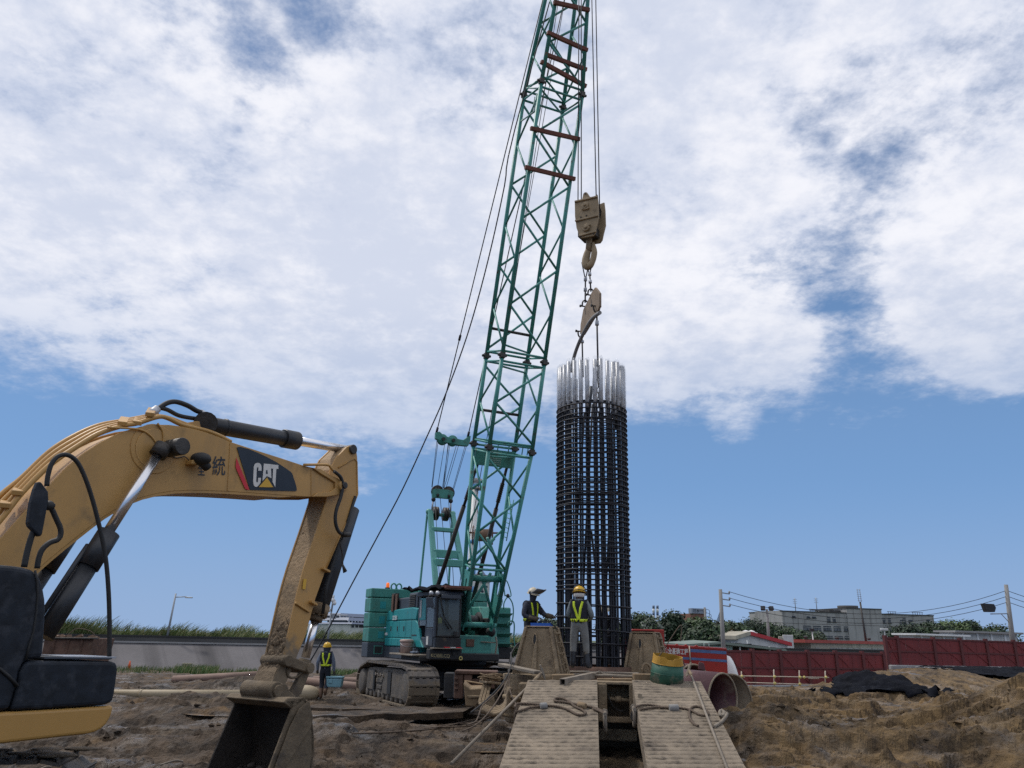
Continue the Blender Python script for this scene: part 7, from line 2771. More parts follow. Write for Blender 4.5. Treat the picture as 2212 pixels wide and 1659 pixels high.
# ================================================================== REBAR CAGE
cb, ct = P(1281, 1450, 20.0), P(1277, 886, 20.0)
CGX, CGY = (cb.x + ct.x) / 2 + .02, 20.0
CGR = .905
zR0, zR1 = 1.12, 7.62
cage = thing('rebar_cage', 'tall cylindrical rebar cage hanging upright over the bored pile', 'rebar cage', (CGX, CGY, zR0))
rng = random.Random(33)
NB = 30
bar_me, _ = MB().path([(0, 0, -.5), (0, 0, .5)], 1.0, 7).mesh('vertical_bar', 'rebar')
tops = []
for k in range(NB):
	a = 2 * pi * (k + .5) / NB + rng.uniform(-.02, .02)
	for j in (0, 1):
		aa = a + (j - .5) * .066
		r = CGR - .03 - .045 * j * (k % 2)
		zt = zR1 + (rng.uniform(-.05, .1))
		rad = .0235
		o = put(bar_me, 'vertical_bar', cage, (CGX + cos(aa) * r, CGY + sin(aa) * r, (zR0 - .1 + zt) / 2))
		o.scale = (rad, rad, zt - zR0 + .1)
	tops.append((a, CGR - .05))
# inner bundle of loose longer bars
for k in range(9):
	a = 2 * pi * k / 9 + .3
	r = .55
	o = put(bar_me, 'vertical_bar', cage, (CGX + cos(a) * r, CGY + sin(a) * r, 4.4))
	o.scale = (.018, .018, 6.4)
for (x0, z0, x1, z1_, y) in ((-.35, 1.2, .05, 7.9, .2), (.30, 1.2, -.05, 4.5, -.1), (-.5, 3.0, -.15, 7.7, .35), (.2, 1.2, .55, 6.0, .3)):
	mb = MB()
	mb.tube(V((CGX + x0, CGY + y, z0)), V((CGX + x1, CGY + y, z1_)), .028, n=7)
	mb.build('diagonal_bar', 'rebar', cage)
# hoops
hoop_me, _ = MB().path([(cos(a) * (CGR + .008), sin(a) * (CGR + .008), 0) for a in [2 * pi * k / 48 for k in range(48)]], .0165, 6, closed=True).mesh('hoop', 'rebar')
z = zR1
zs_h = []
while z > 3.05:
	zs_h.append((z, .006))
	z -= .128
while z > 1.2:
	zs_h.append((z, .03))
	z -= .30
for z, t in zs_h:
	put(hoop_me, 'hoop', cage, (CGX, CGY, z), Matrix.Rotation(rng.uniform(-t, t), 3, 'X') @ Matrix.Rotation(rng.uniform(-t, t) + (t if t > .02 else 0), 3, 'Y'))
	if t < .02 and rng.random() < .15:
		put(hoop_me, 'hoop', cage, (CGX, CGY, z + .036), Matrix.Rotation(rng.uniform(-t, t), 3, 'X') @ Matrix.Rotation(rng.uniform(-t, t), 3, 'Y'))
for z in (zR1 + .05, zR1 + .09, 5.6, 3.6, 2.0):
	mb = MB()
	mb.path([(CGX + cos(a) * (CGR - .09), CGY + sin(a) * (CGR - .09), z) for a in [2 * pi * k / 40 for k in range(40)]], .026, 6, closed=True)
	mb.build('stiffener_ring', 'rebar', cage)
# galvanised starter bars wrapped in plastic film
zt0 = P(1276, 800, 20.0).z
for k in range(NB):
	a, r = tops[k]
	c_ = V((CGX + cos(a) * r, CGY + sin(a) * r, 0))
	zt = zt0 + rng.uniform(-.02, .03)
	mb = MB()
	mb.tube(c_ + Z * (zR1 - .1), c_ + Z * zt, .05, n=9)
	sb = mb.build('starter_bar', 'galvanised', cage)
	mb = MB()
	n = 9
	rings = []
	for (zz, rr) in ((zR1 + .02, .05), (zR1 + .15, .068), ((zR1 + zt) / 2, .072), (zt - .1, .07), (zt + .02, .074), (zt + .04 + rng.uniform(0, .06), .05)):
		rings.append([c_ + V((cos(t) * rr * (1.0 + rng.uniform(-.14, .14)), sin(t) * rr * (1 + rng.uniform(-.14, .14)), zz)) for t in [2 * pi * i / n for i in range(n)]])
	vs = [p for rg in rings for p in rg]
	mb.add(vs, [(i * n + j, i * n + (j + 1) % n, (i + 1) * n + (j + 1) % n, (i + 1) * n + j) for i in range(5) for j in range(n)], True)
	mb.build('plastic_sleeve', 'plastic_film', sb)
mb = MB()
tt_ = P(1327, 782, 20.6)
mb.tube(V((tt_.x, tt_.y, zR1 - .3)), tt_, .05, n=10)
mb.build('sounding_tube', 'crane_grey', cage)
mb = MB()
q0, q1 = P(1277, 835, 19.8), P(1270, 900, 19.8)
mb.tube(q1, q0, .055, n=8)
mb.build('loose_pipe', 'crane_grey', cage)
# ================================================================== CASING RIG: deck, towers, ramps
rf_ = V((.107, .994, 0)).normalized()
rx_ = V((.994, -.107, 0)).normalized()
RO = V((.45, 16.5, 0))
def RG(a, b, z):
	"""rig frame: a across from the left ramp's corner, b into the picture"""
	return RO + rx_ * a + rf_ * b + Z * z
def rbox(a0, a1, b0, b1, z0, z1_, mb=None):
	mb = mb or MB()
	return mb.hexa([RG(a0, b0, z0), RG(a1, b0, z0), RG(a1, b1, z0), RG(a0, b1, z0), RG(a0, b0, z1_), RG(a1, b0, z1_), RG(a1, b1, z1_), RG(a0, b1, z1_)])
DZ = 1.14
rig = thing('casing_rig', 'mud-caked casing rig carrying two flared towers round the pile ring', 'piling rig', RG(1.6, 2, 0))
rbox(-.25, 3.3, .55, 5.4, .80, 1.06).build('deck_frame', 'rig_mud', rig, .03)
rbox(1.34, 1.52, .0, 1.0, .42, DZ - .03).build('side_cheek', 'rig_mud', rig, .02)
rbox(1.95, 2.10, .02, 1.0, .42, DZ - .03).build('side_cheek', 'rig_mud', rig, .02)
rbox(1.30, 2.12, .03, .6, DZ - .05, DZ + .0).build('front_plate', 'rig_mud', rig, .01)
rbox(1.50, 2.0, .10, .35, .40, .50).build('front_beam', 'rig_mud', rig, .015)
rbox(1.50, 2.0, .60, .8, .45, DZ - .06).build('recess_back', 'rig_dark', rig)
mb = MB()
mb.tube(RG(1.52, .22, .83), RG(2.0, .22, .80), .035, n=10)
mb.tube(RG(1.68, .22, .82), RG(1.80, .22, .815), .06, n=10)
mb.build('jack_rod', 'rig_mud', rig)
mb = MB()
mb.path(smooth_curve([RG(1.53, .15, .95), RG(1.6, .12, .75), RG(1.7, .14, .64), RG(1.85, .14, .60)], 4), .012, 5)
mb.build('hydraulic_hose', 'rubber', rig)
for a in (-.1, 3.0):
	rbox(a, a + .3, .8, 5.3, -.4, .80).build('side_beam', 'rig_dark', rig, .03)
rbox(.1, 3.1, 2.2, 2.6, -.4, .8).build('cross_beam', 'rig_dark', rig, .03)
rbox(1.30, 2.12, 1.0, 1.2, -.02, .20).build('cross_beam', 'rig_mud', rig, .02)
# ring round the pile
mb = MB()
mb.lathe([(1.06, .95), (1.12, .95), (1.12, 1.36), (1.06, 1.36)], 48, Matrix.Translation(V((CGX, CGY, -.03))), caps=False)
ringo = mb.build('casing_ring', 'rusty_steel', rig)
mb = MB()
mb.lathe([(1.121, 1.22), (1.145, 1.22), (1.145, 1.27), (1.121, 1.27)], 48, Matrix.Translation(V((CGX, CGY, -.03))), caps=False)
mb.build('ring_band', 'rusty_steel', ringo)
for a in (-2.2, -1.9, -1.57, -1.25, -.95):
	mb = MB()
	c_ = V((CGX + cos(a) * 1.11, CGY + sin(a) * 1.11, 1.20))
	mb.tube(c_, c_ + V((cos(a), sin(a), 0)) * .03, .05, n=12)
	mb.build('locking_hole', 'crane_dark', ringo)
def tower(name, o, w0, d0, w1, d1, h, rot, holes=True, flip=1):
	"""flared hollow tower: front face w0 wide below, w1 above"""
	c_, s_ = cos(rot), sin(rot)
	X_, Y_ = V((c_, s_, 0)), V((-s_, c_, 0))
	def T(x, y, z):
		return o + X_ * x + Y_ * y + Z * z
	bq = [(-w0 / 2, -d0 / 2), (w0 / 2, -d0 / 2), (w0 / 2, d0 / 2), (-w0 / 2, d0 / 2)]
	tq = [(-w1 / 2, -d1 / 2), (w1 / 2, -d1 / 2), (w1 / 2, d1 / 2), (-w1 / 2, d1 / 2)]
	mb = MB()
	k = .94
	mb.hexa([T(x * k, y * k, 0) for x, y in bq] + [T(x * k, y * k, h - .01) for x, y in tq])
	tw_ = mb.build(name, 'rig_mud', rig, .03, seg=2)
	# plate edges standing proud at the corners
	for i in range(4):
		mb = MB()
		x0, y0 = bq[i]
		x1, y1 = tq[i]
		mb.bar(T(x0, y0, 0), T(x1, y1, h), .06, .09, Y_)
		mb.build('corner_plate', 'rig_mud', tw_, .012)
	mb = MB()
	mb.hexa([T(x * 1.03, y * 1.03, h) for x, y in tq] + [T(x * 1.03, y * 1.03, h + .03) for x, y in tq])
	mb.build('top_plate', 'rig_mud', tw_, .01)
	mb = MB()
	mb.hexa([T(x * 1.06, y * 1.06, -.06) for x, y in bq] + [T(x * 1.06, y * 1.06, .02) for x, y in bq])
	mb.build('foot_flange', 'rig_mud', tw_, .01)
	# vertical fold on the front face and the oval hole
	yf = lambda z: -(d0 + (d1 - d0) * z / h) / 2 - .012
	mb = MB()
	mb.prism([T(x, yf(z), z) for x, z in ((-.10, .02), (.02, .02), (.0, h * .62), (-.03, h * .7), (-.06, h * .6))], Y_ * -.035)
	mb.build('front_rib', 'rig_mud', tw_, .012)
	if holes:
		mb = MB()
		mb.prism([T(-.06 + .035 * cos(a), yf(h * .74 + .10 * sin(a)) + .004, h * .74 + .10 * sin(a)) for a in [2 * pi * k_ / 16 for k_ in range(16)]], Y_ * -.012)
		mb.build('oval_hole', 'crane_dark', tw_)
		mb = MB()
		mb.path([T(-.06 + .042 * cos(a), yf(h * .74 + .115 * sin(a)) - .01, h * .74 + .115 * sin(a)) for a in [2 * pi * k_ / 18 for k_ in range(18)]], .012, 6, closed=True)
		mb.build('hole_rim', 'rig_mud', tw_)
	# side: two rails with rungs
	xs = lambda z: flip * ((w0 + (w1 - w0) * z / h) / 2 + .03)
	for yy in (-.16, .16):
		mb = MB()
		mb.bar(T(xs(.05), yy * 1.2, .05), T(xs(h * .95), yy, h * .95), .03, .05, Y_)
		mb.build('side_rail', 'rig_mud', tw_, .006)
	for f_ in (.22, .45, .68, .88):
		mb = MB()
		mb.tube(T(xs(h * f_) + .03 * flip, -.19, h * f_), T(xs(h * f_) + .03 * flip, .19, h * f_), .017, n=7)
		mb.build('rung', 'rig_mud', tw_)
	return tw_, T
toL_ = P(1167, 1446, 18.0)
towL, TL_ = tower('tower', V((toL_.x + .03, toL_.y, DZ + .05)), .98, .80, .56, .52, P(1170, 1358, 18.1).z - DZ - .03, RAD(-20))
toR_ = P(1402, 1455, 19.4)
towR, TR2 = tower('tower', V((toR_.x - .05, toR_.y, DZ + .03)), .86, .80, .54, .52, P(1398, 1368, 19.4).z - DZ - .03, RAD(-24))
# chain hanging on the left tower's side
mb = None
for k in range(12):
	t = k / 11
	c_ = TL_(.40 + .14 * t + .07, -.1 + .05 * sin(k), .62 - .60 * t)
	mb = MB()
	an = pi / 2 * (k % 2) + .4
	mb.path([c_ + V((cos(an), sin(an), 0)) * (.028 * cos(q)) + Z * (.05 * sin(q)) for q in [2 * pi * i / 10 for i in range(10)]], .011, 5, closed=True)
	mb.build('chain_link', 'rig_mud', towL)
# clamp body below the left tower
bb = P(1138, 1475, 17.6)
mb = MB()
mb.lathe([(.50, -.9), (.56, -.85), (.58, -.1), (.60, .0), (.60, .05), (.2, .06)], 28, Matrix.Translation(V((bb.x + .1, 17.9, DZ))))
mb.build('clamp_body', 'rig_mud', rig)
for z_, x_ in ((.72, .0), (.55, .05), (.38, .1)):
	mb = MB()
	q = P(1135, 1490, 17.0)
	mb.tube(V((q.x - .45, 17.35, z_ + .05)), V((q.x + .25, 17.1, z_)), .045, n=9)
	mb.build('hydraulic_ram', 'rig_mud', rig)
# lifting lug beside the right tower
q = P(1397, 1452, 18.6)
for s_ in (0, .22):
	mb = MB()
	mb.path([q + rx_ * (.10 * cos(a)) + Z * (.02 + .16 * sin(a)) + rf_ * s_ for a in [pi * k / 10 for k in range(11)]], .022, 6)
	mb.build('lifting_lug', 'rig_mud', rig)
# ---- the two ribbed ramps
def ramp(label, TLp, TRp, BLp, BRp, nribs, ext=1.42):
	root = thing('ribbed_ramp', label, 'ramp', (TLp + BRp) / 2, 'ribbed access ramps')
	BLe, BRe = TLp + (BLp - TLp) * ext, TRp + (BRp - TRp) * ext
	n = (TRp - TLp).cross(BLp - TLp).normalized()
	if n.z < 0:
		n = -n
	mb = MB()
	mb.hexa([BLe - n * .20, BRe - n * .20, TRp - n * .20, TLp - n * .20, BLe, BRe, TRp, TLp])
	mb.build('bed', 'ramp_mud', root)
	for a, b in ((TLp, BLe), (TRp, BRe)):
		mb = MB()
		mb.bar(a - n * .12, b - n * .12, .05, .26, n)
		mb.build('edge_plate', 'ramp_mud', root)
	rng = random.Random(nribs)
	N = int(nribs * ext)
	wv = []
	# every rib: low wedge with an uneven lip
	for v in range(7):
		mb = MB()
		cols = 22
		rows = []
		for (y, z) in ((-.5, -.004), (-.38, .017), (.34, .012), (.5, -.004)):
			rows.append([V((x - .5, y + rng.uniform(-.06, .06), z * (1 + rng.uniform(-.45, .35)))) for x in [i / cols for i in range(cols + 1)]])
		mb.grid(rows, True)
		wv.append(mb.mesh('rib', 'ramp_mud', recentre=False, fix=False)[0])
	for k in range(N):
		t0, t1 = k / N, (k + 1) / N
		a0, a1 = TLp.lerp(BLe, t0), TRp.lerp(BRe, t0)
		b0, b1 = TLp.lerp(BLe, t1), TRp.lerp(BRe, t1)
		c_ = (a0 + a1 + b0 + b1) / 4 + n * .004
		X_ = ((a1 + b1) / 2 - (a0 + b0) / 2)
		wdt = X_.length
		X_.normalize()
		Y_ = n.cross(X_)
		o = put(wv[(k * 3) % 7], 'rib', root, c_, Matrix((X_, Y_, n)).transposed())
		o.scale = (wdt * (1 if k % 3 else -1) * rng.uniform(1.0, 1.03), ((a0 + a1) / 2 - (b0 + b1) / 2).length * 1.08, 1)
	return root, TLp, n
RL, RLo, RLn = ramp('left ribbed steel ramp caked in dried mud, with the folded wire sling on it', P(1143, 1470, 16.5), P(1287, 1470, 16.5), P(1083, 1659, 12.1), P(1291, 1659, 12.1), 27)
RR, RRo, RRn = ramp('right ribbed steel ramp caked in dried mud, under the cut drum', P(1368, 1470, 16.5), P(1511, 1473, 16.5), P(1402, 1659, 12.1), P(1606, 1659, 12.1), 27)
q0 = P(1386, 1508, 15.2)
for (a, b) in (((1386, 1505, 15.3), (1399, 1590, 13.4)),):
	pass
mb = MB()
mb.bar(V((2.45, 15.4, .95)), V((2.30, 13.2, -.4)), .07, .09)
mb.build('ramp_strut', 'rig_dark', RR)
def rope_mb(pts, r, twist=True):
	mb = MB()
	pts = smooth_curve(pts, 6)
	# three visible strands laid round each other
	tot = 0
	acc = [0]
	for i in range(1, len(pts)):
		tot += (pts[i] - pts[i - 1]).length
		acc.append(tot)
	dense = []
	n = max(12, int(tot / .03))
	j = 0
	for i in range(n + 1):
		s = tot * i / n
		while j < len(acc) - 2 and acc[j + 1] < s:
			j += 1
		t = (s - acc[j]) / max(1e-6, acc[j + 1] - acc[j])
		dense.append(pts[j].lerp(pts[j + 1], min(1, t)))
	for k in range(3):
		st = []
		for i, p in enumerate(dense):
			t = (dense[min(i + 1, n)] - dense[max(i - 1, 0)]).normalized()
			u_ = t.cross(Z)
			u_ = u_.normalized() if u_.length > 1e-3 else V((1, 0, 0))
			v_ = t.cross(u_)
			a = 2 * pi * k / 3 + tot * i / n / .16 * 2 * pi
			st.append(p + (u_ * cos(a) + v_ * sin(a)) * r * .5)
		mb.path(st, r * .62, 5)
	return mb
def rampL(x, y, dz=.045):
	return PP(1016.6 + x * .1503, 1409.6 + y * .1503, RLo + RLn * dz, RLn)
def rampR(x, y, dz=.045):
	return PP(1328.3 + x * .16338, 1328.3 + y * .16338, RRo + RRn * dz, RRn)
s1 = thing('wire_sling', 'folded wire rope sling with two ferrules lying across the left ramp', 'wire sling', rampL(1300, 760), 'wire rope slings')
for pts in (((640, 790), (650, 752), (700, 735), (800, 735), (900, 742), (990, 752)), ((640, 850), (720, 835), (850, 795), (1000, 775)),
			((1090, 762), (1250, 775), (1400, 820), (1530, 888), (1620, 895), (1655, 870), (1610, 825), (1500, 775), (1430, 710), (1350, 668), (1250, 655), (1203, 678), (1230, 700), (1350, 712), (1550, 750)),
			((1650, 765), (1800, 800), (1905, 850), (1950, 872), (1935, 885), (1860, 845), (1760, 805))):
	rope_mb([rampL(x, y) for x, y in pts], .022).build('rope', 'rusty_rope', s1)
for (x0, y0, x1, y1) in ((1000, 770, 1095, 762), (1548, 748, 1655, 775)):
	mb = MB()
	mb.tube(rampL(x0, y0, .06), rampL(x1, y1, .06), .055, n=12)
	mb.build('ferrule', 'pole_concrete' if x0 == 1000 else 'timber_muddy', s1, .01)
shackle(s1, rampL(1930, 872, .02), rf_, Z * -1, .26, 'timber_grey')
shackle(s1, rampL(655, 820, -.03), rf_, Z * -1, .22, 'rusty_rope')
s2 = thing('wire_sling', 'wire rope sling ending in a round loop on the right ramp', 'wire sling', rampR(900, 1260), 'wire rope slings')
for pts in (((250, 1228), (330, 1200), (430, 1190), (560, 1205), (640, 1222), (720, 1228)), ((330, 1250), (410, 1240), (560, 1222), (715, 1232)),
			((830, 1226), (980, 1250), (1100, 1312), (1190, 1332), (1236, 1308), (1200, 1255), (1120, 1217), (1050, 1212), (1005, 1240), (984, 1300), (1000, 1380), (1050, 1445), (1105, 1470))):
	rope_mb([rampR(x, y) for x, y in pts], .022).build('rope', 'rusty_rope', s2)
mb = MB()
mb.tube(rampR(718, 1230, .06), rampR(838, 1230, .06), .06, n=12)
mb.build('ferrule', 'pole_concrete', s2, .01)
shackle(s2, rampR(255, 1235, .0), rf_, Z * -1, .26, 'timber_grey')
mb = MB()
mb.tube(rampR(290, 1340, -.1) - rf_ * .03, rampR(290, 1340, -.1) + rf_ * .04, .11, n=16)
mb.build('weight', 'grease_steel', s2)
kn = rope_mb([rampR(x, y) for x, y in ((1310, 1482), (1400, 1425), (1450, 1372), (1482, 1315), (1455, 1298), (1400, 1330), (1388, 1285), (1420, 1265), (1450, 1310), (1420, 1340))], .03)
kn.build('knotted_rope', 'timber_grey', label='pale knotted rope end hanging over the right edge of the right ramp', cat='rope')
# ---- things lying on the deck
def plank(label, a, b, w_, h_, m='timber_muddy', cat='plank', group='planks on the rig deck', nm='plank'):
	mb = MB()
	mb.bar(a, b, w_, h_)
	return mb.build(nm, m, label=label, cat=cat, group=group, bevel=.012)
mb = MB()
a, b = P(1215, 1473, 16.1), P(1283, 1458, 17.9)
d_ = (b - a).normalized()
sd = d_.cross(Z).normalized()
upv = sd.cross(d_)
tb = thing('square_tube', 'open square steel tube lying aslant on top of the left ramp', 'steel tube', (a + b) / 2)
for (o_, w_, h_) in ((sd * .052, .012, .115), (sd * -.052, .012, .115), (upv * .052, .092, .011), (upv * -.052, .092, .011)):
	mb = MB()
	mb.bar(a + o_, b + o_, w_, h_, upv)
	mb.build('wall', 'timber_grey', tb)
plank('muddy beam end between the left tower and the square tube', P(1193, 1463, 17.0), P(1241, 1462, 17.0), .3, .11)
plank('brown timber under the cut drum at the top of the right ramp', P(1368, 1463, 16.9), P(1416, 1464, 16.9), .25, .14)
plank('long pale board along the front of the pile ring', P(1238, 1457, 17.9), P(1372, 1461, 17.7), .16, .05, 'timber_grey')
plank('upper thin board lying just before the pile ring', P(1262, 1452, 18.4), P(1380, 1455, 18.2), .2, .04, 'timber_grey')
plank('front board at the edge of the gap between the ramps', P(1290, 1468, 16.95), P(1366, 1468, 16.9), .22, .05, 'timber_muddy')
plank('short board under the boots of the worker with the yellow helmet', P(1226, 1451, 18.6), P(1268, 1451, 18.4), .35, .04, 'timber_grey')
plank('grey plank sticking out to the left below the left tower', P(1082, 1436, 17.8), P(1162, 1453, 17.0), .20, .07, 'timber_grey')
pl_ = smooth_curve([P(1283, 1456, 17.6), P(1295, 1450, 17.9), P(1303, 1455, 17.9), P(1330, 1458, 17.8), P(1375, 1461, 17.6)], 5)
mb = MB()
mb.path(pl_, .012, 5)
mb.build('thin_cable', 'timber_grey', label='thin muddy cable trailing over the deck boards', cat='cable')
def trod(label, top, bot, r, headlen, head_dir):
	root = thing('tamping_rod', label, 'rod', bot, 'long T-headed rods')
	mb = MB()
	mb.tube(top, bot, r, n=8)
	mb.build('shaft', 'timber_grey', root)
	mb = MB()
	hd_ = V(head_dir).normalized()
	for o_ in (-.035, .035):
		mb.bar(top - hd_ * headlen / 2 + rf_ * o_, top + hd_ * headlen / 2 + rf_ * o_, .02, .10, rf_)
	mb.bar(top - hd_ * headlen * .3, top + hd_ * headlen * .3, .05, .05)
	mb.build('head', 'timber_grey', root, .006)
	mb = MB()
	d = (bot - top).normalized()
	mb.tube(top + d * .12, top + d * .5, r * 1.35, n=8)
	mb.build('socket', 'rig_mud', root)
	return root
bt_ = PZ(975, 1650, .06)
trod('long T-headed rod leaning from the ground onto the foot of the left tower', P(1172, 1452, 16.9), bt_, .026, .30, V((.35, .1, -.9)))
a, b = P(1488, 1446, 17.0), rampR(1345, 1620, .06)
b2 = PP(1570, 1659, RRo + RRn * .05, RRn)
r2 = trod('long T-headed rod leaning on the right ramp beside the looped sling', a, b2 + (b2 - a).normalized() * 1.2, .022, .28, V((.35, .1, .95)))
# cut drum with a torn yellow rim
dc_ = P(1446, 1472, 16.2)
drum = thing('cut_drum', 'cut-off green steel drum with a torn yellow rim on the right ramp', 'drum', dc_)
Md = Matrix.Translation(dc_ + V((0, .28, -.03))) @ Matrix.Rotation(RAD(4), 4, 'Y') @ Matrix.Rotation(RAD(9), 4, 'X')
zt_ = .52
def dshell(z0, z1_, r0, r1, torn=0.0, seed=1):
	rg = random.Random(seed)
	n = 36
	vs, fs = [], []
	th = .008
	zz = []
	for k in range(n):
		t = rg.uniform(-1, 1) * torn * .4 - (torn * 2.6 if k in (26, 27, 28) else 0) + (torn * .6 if 8 < k < 20 else 0)
		zz.append(t)
	for (z, r, tz_) in ((z0, r0, 0), (z1_, r1, 1), (z1_, r1 - th, 1), (z0, r0 - th, 0)):
		for k in range(n):
			a = 2 * pi * k / n
			rr = r * (1 + (.03 * sin(5 * a) if tz_ and torn else 0))
			vs.append(Md @ V((rr * cos(a), rr * sin(a) * .94, z + zz[k] * tz_)))
	for i in range(4):
		for k in range(n):
			fs.append((i * n + k, i * n + (k + 1) % n, ((i + 1) % 4) * n + (k + 1) % n, ((i + 1) % 4) * n + k))
	mb = MB()
	mb.add(vs, fs, not torn)
	return mb
dshell(0, .36, .33, .300).build('body', 'drum_green', drum)
dshell(.361, .50, .302, .285, .016, 4).build('rim', 'drum_yellow', drum)
for z, r in ((.18, .317), (.36, .303)):
	mb = MB()
	mb.path([Md @ V((r * cos(a), r * sin(a) * .94, z)) for a in [2 * pi * k / 32 for k in range(32)]], .008, 5, closed=True)
	mb.build('hoop', 'drum_green' if z < .3 else 'drum_yellow', drum)
mb = MB()
mb.lathe([(.01, .02), (.31, .02)], 30, Md, caps=False)
mb.build('base', 'grease_steel', drum)
wv = [P(1328.3 + x * .16338, 1328.3 + y * .16338, 16.4) for x, y in ((570, 600), (575, 560), (640, 470), (700, 370), (760, 280), (820, 190), (862, 142), (880, 150), (878, 250), (862, 350))]
mb = MB()
mb.path(smooth_curve(wv, 4), .010, 5)
mb.build('wire_handle', 'rusty_rope', drum)
# blue tray on the left tower
tc_ = P(1172, 1354, 18.05)
tz_ = P(1170, 1358, 18.1).z + .035
tray = thing('tool_tray', 'bright blue tool tray lying on top of the left tower', 'tray', V((tc_.x - .02, 18.02, tz_)))
Mt = Matrix.Rotation(RAD(-12), 3, 'Z')
mb = MB()
mb.box(V((tc_.x - .02, 18.02, tz_ + .012)), (.42, .34, .02), Mt)
mb.build('base', 'tray_blue', tray)
for (dx, dy, sx, sy) in ((0, -.17, .42, .015), (0, .17, .42, .015), (-.21, 0, .015, .34), (.21, 0, .015, .34)):
	mb = MB()
	mb.box(V((tc_.x - .02, 18.02, tz_ + .045)) + Mt @ V((dx, dy, 0)), (sx, sy, .07), Mt)
	mb.build('side', 'tray_blue', tray)
mb = MB()
q = V((tc_.x - .02, 17.88, tz_ + .10))
mb.path(smooth_curve([q + V((-.1, 0, 0)), q + V((0, 0, .02)), q + V((.15, 0, .0)), q + V((.25, 0, -.06)), q + V((.30, 0, -.10))], 4), .012, 5)
mb.build('cable', 'rubber', tray)
# ---- rusty frames, wedge, trestle and hoses between the crane and the rig
def fp3(x, y, D):
	return P(765.8 + .19604 * x, 1233.4 + .19604 * y, D)
rfm = thing('rusty_steelwork', 'brown rusty steel frame with box openings standing before the crane', 'steel frame', V((fp3(1330, 1390, 22).x, 22, 0)))
def fbox(x0, y0, x1, y1, D, dep_, m, parent, nm, bev=.015):
	a, b = fp3(x0, y1, D), fp3(x1, y0, D)
	mb = MB()
	mb.span((a.x, D, a.z), (b.x, D + dep_, b.z))
	return mb.build(nm, m, parent, bev)
fbox(1092, 1112, 1200, 1405, 21.8, .7, 'rusty_steel', rfm, 'post')
fbox(1105, 1106, 1580, 1135, 21.75, .8, 'rusty_steel', rfm, 'top_beam')
fbox(1205, 1138, 1298, 1240, 21.8, .7, 'rusty_steel', rfm, 'web_plate')
fbox(1455, 1138, 1580, 1180, 21.8, .7, 'rusty_steel', rfm, 'web_plate')
fbox(1298, 1140, 1455, 1195, 22.1, .4, 'crane_dark', rfm, 'opening_shade')  # dark block standing in for the shade inside the box opening
fbox(1205, 1195, 1580, 1290, 21.85, .6, 'rusty_steel', rfm, 'lower_beam')
for y in (1180, 1235, 1290):
	fbox(1098, y, 1140, y + 12, 21.7, .1, 'rusty_steel', rfm, 'rung', 0)
fbox(980, 1125, 1090, 1400, 22.6, .6, 'crane_dark', rfm, 'rear_post')
wd_ = thing('steel_wedge', 'mud-coated steel wedge lying before the rusty frame', 'wedge', V((fp3(1300, 1480, 21).x, 21, 0)))
mb = MB()
pts_ = [fp3(x, y, 20.8) for x, y in ((1200, 1240), (1275, 1300), (1405, 1290), (1410, 1400), (1330, 1495), (1225, 1490))]
mb.prism(pts_, V((0, .7, .05)))
mb.build('body', 'timber_muddy', wd_, .02)
mb = MB()
pts_ = [fp3(x, y, 20.75) for x, y in ((1240, 1370), (1405, 1372), (1400, 1395), (1260, 1400))]
mb.prism(pts_, V((0, .1, 0)))
mb.build('ledge', 'rig_mud', wd_, .01)
plank('thin bent plate resting on the rusty frame', fp3(1215, 1210, 21.6), fp3(1440, 1248, 21.4), .12, .03, 'timber_muddy', 'plate', None, 'bent_plate')
ts3 = thing('slatted_trestle', 'muddy slatted trestle with coiled wire on top beside the rig', 'trestle', V((fp3(1480, 1450, 19.6).x, 19.6, 0)))
for k, x in enumerate((1435, 1470, 1505)):
	a, b = fp3(x, 1222, 19.8), fp3(x - 62, 1455, 19.3)
	mb = MB()
	mb.bar(a, b, .06, .05, V((0, 1, 0)))
	mb.build('slat', 'rig_mud', ts3, .006)
for (x0, y0, x1, y1) in ((1560, 1240, 1560, 1400), (1580, 1270, 1540, 1450)):
	mb = MB()
	mb.bar(fp3(x0, y0, 20.0), fp3(x1, y1, 19.9), .07, .07, V((0, 1, 0)))
	mb.build('leg', 'rig_dark', ts3, .006)
a, b = fp3(1415, 1222, 19.7), fp3(1590, 1240, 19.9)
mb = MB()
mb.bar(a, b, .4, .05)
mb.build('top', 'rig_mud', ts3, .01)
mb = MB()
a, b = fp3(1375, 1460, 19.2), fp3(1600, 1500, 19.3)
mb.bar(a, b, .3, .05)
mb.build('base', 'rig_mud', ts3, .01)
cw_ = MB()
c_ = fp3(1510, 1200, 19.8)
for k in range(5):
	r = .12 + .03 * (k % 3)
	cw_.path([c_ + V((r * 1.8 * cos(t), r * sin(t), .03 * k + .02 * sin(3 * t + k))) for t in [2 * pi * i / 20 for i in range(20)]], .014, 5, closed=True)
cw_.build('wire_coil', 'timber_muddy', label='coil of muddy wire lying on the slatted trestle', cat='wire coil')
lug = MB()
a = fp3(1500, 1450, 18.8)
lug.prism([a + V((x, 0, z)) for x, z in ((-.14, -.16), (.14, -.16), (.08, .10), (.03, .16), (-.03, .16), (-.08, .10))], V((0, .05, 0)))
lug.tube(a + V((0, -.01, .06)), a + V((0, .06, .06)), .035, n=10)
lug.build('lifting_eye', 'rig_mud', label='muddy steel lifting eye standing before the slatted trestle', cat='lifting eye', bevel=.006)
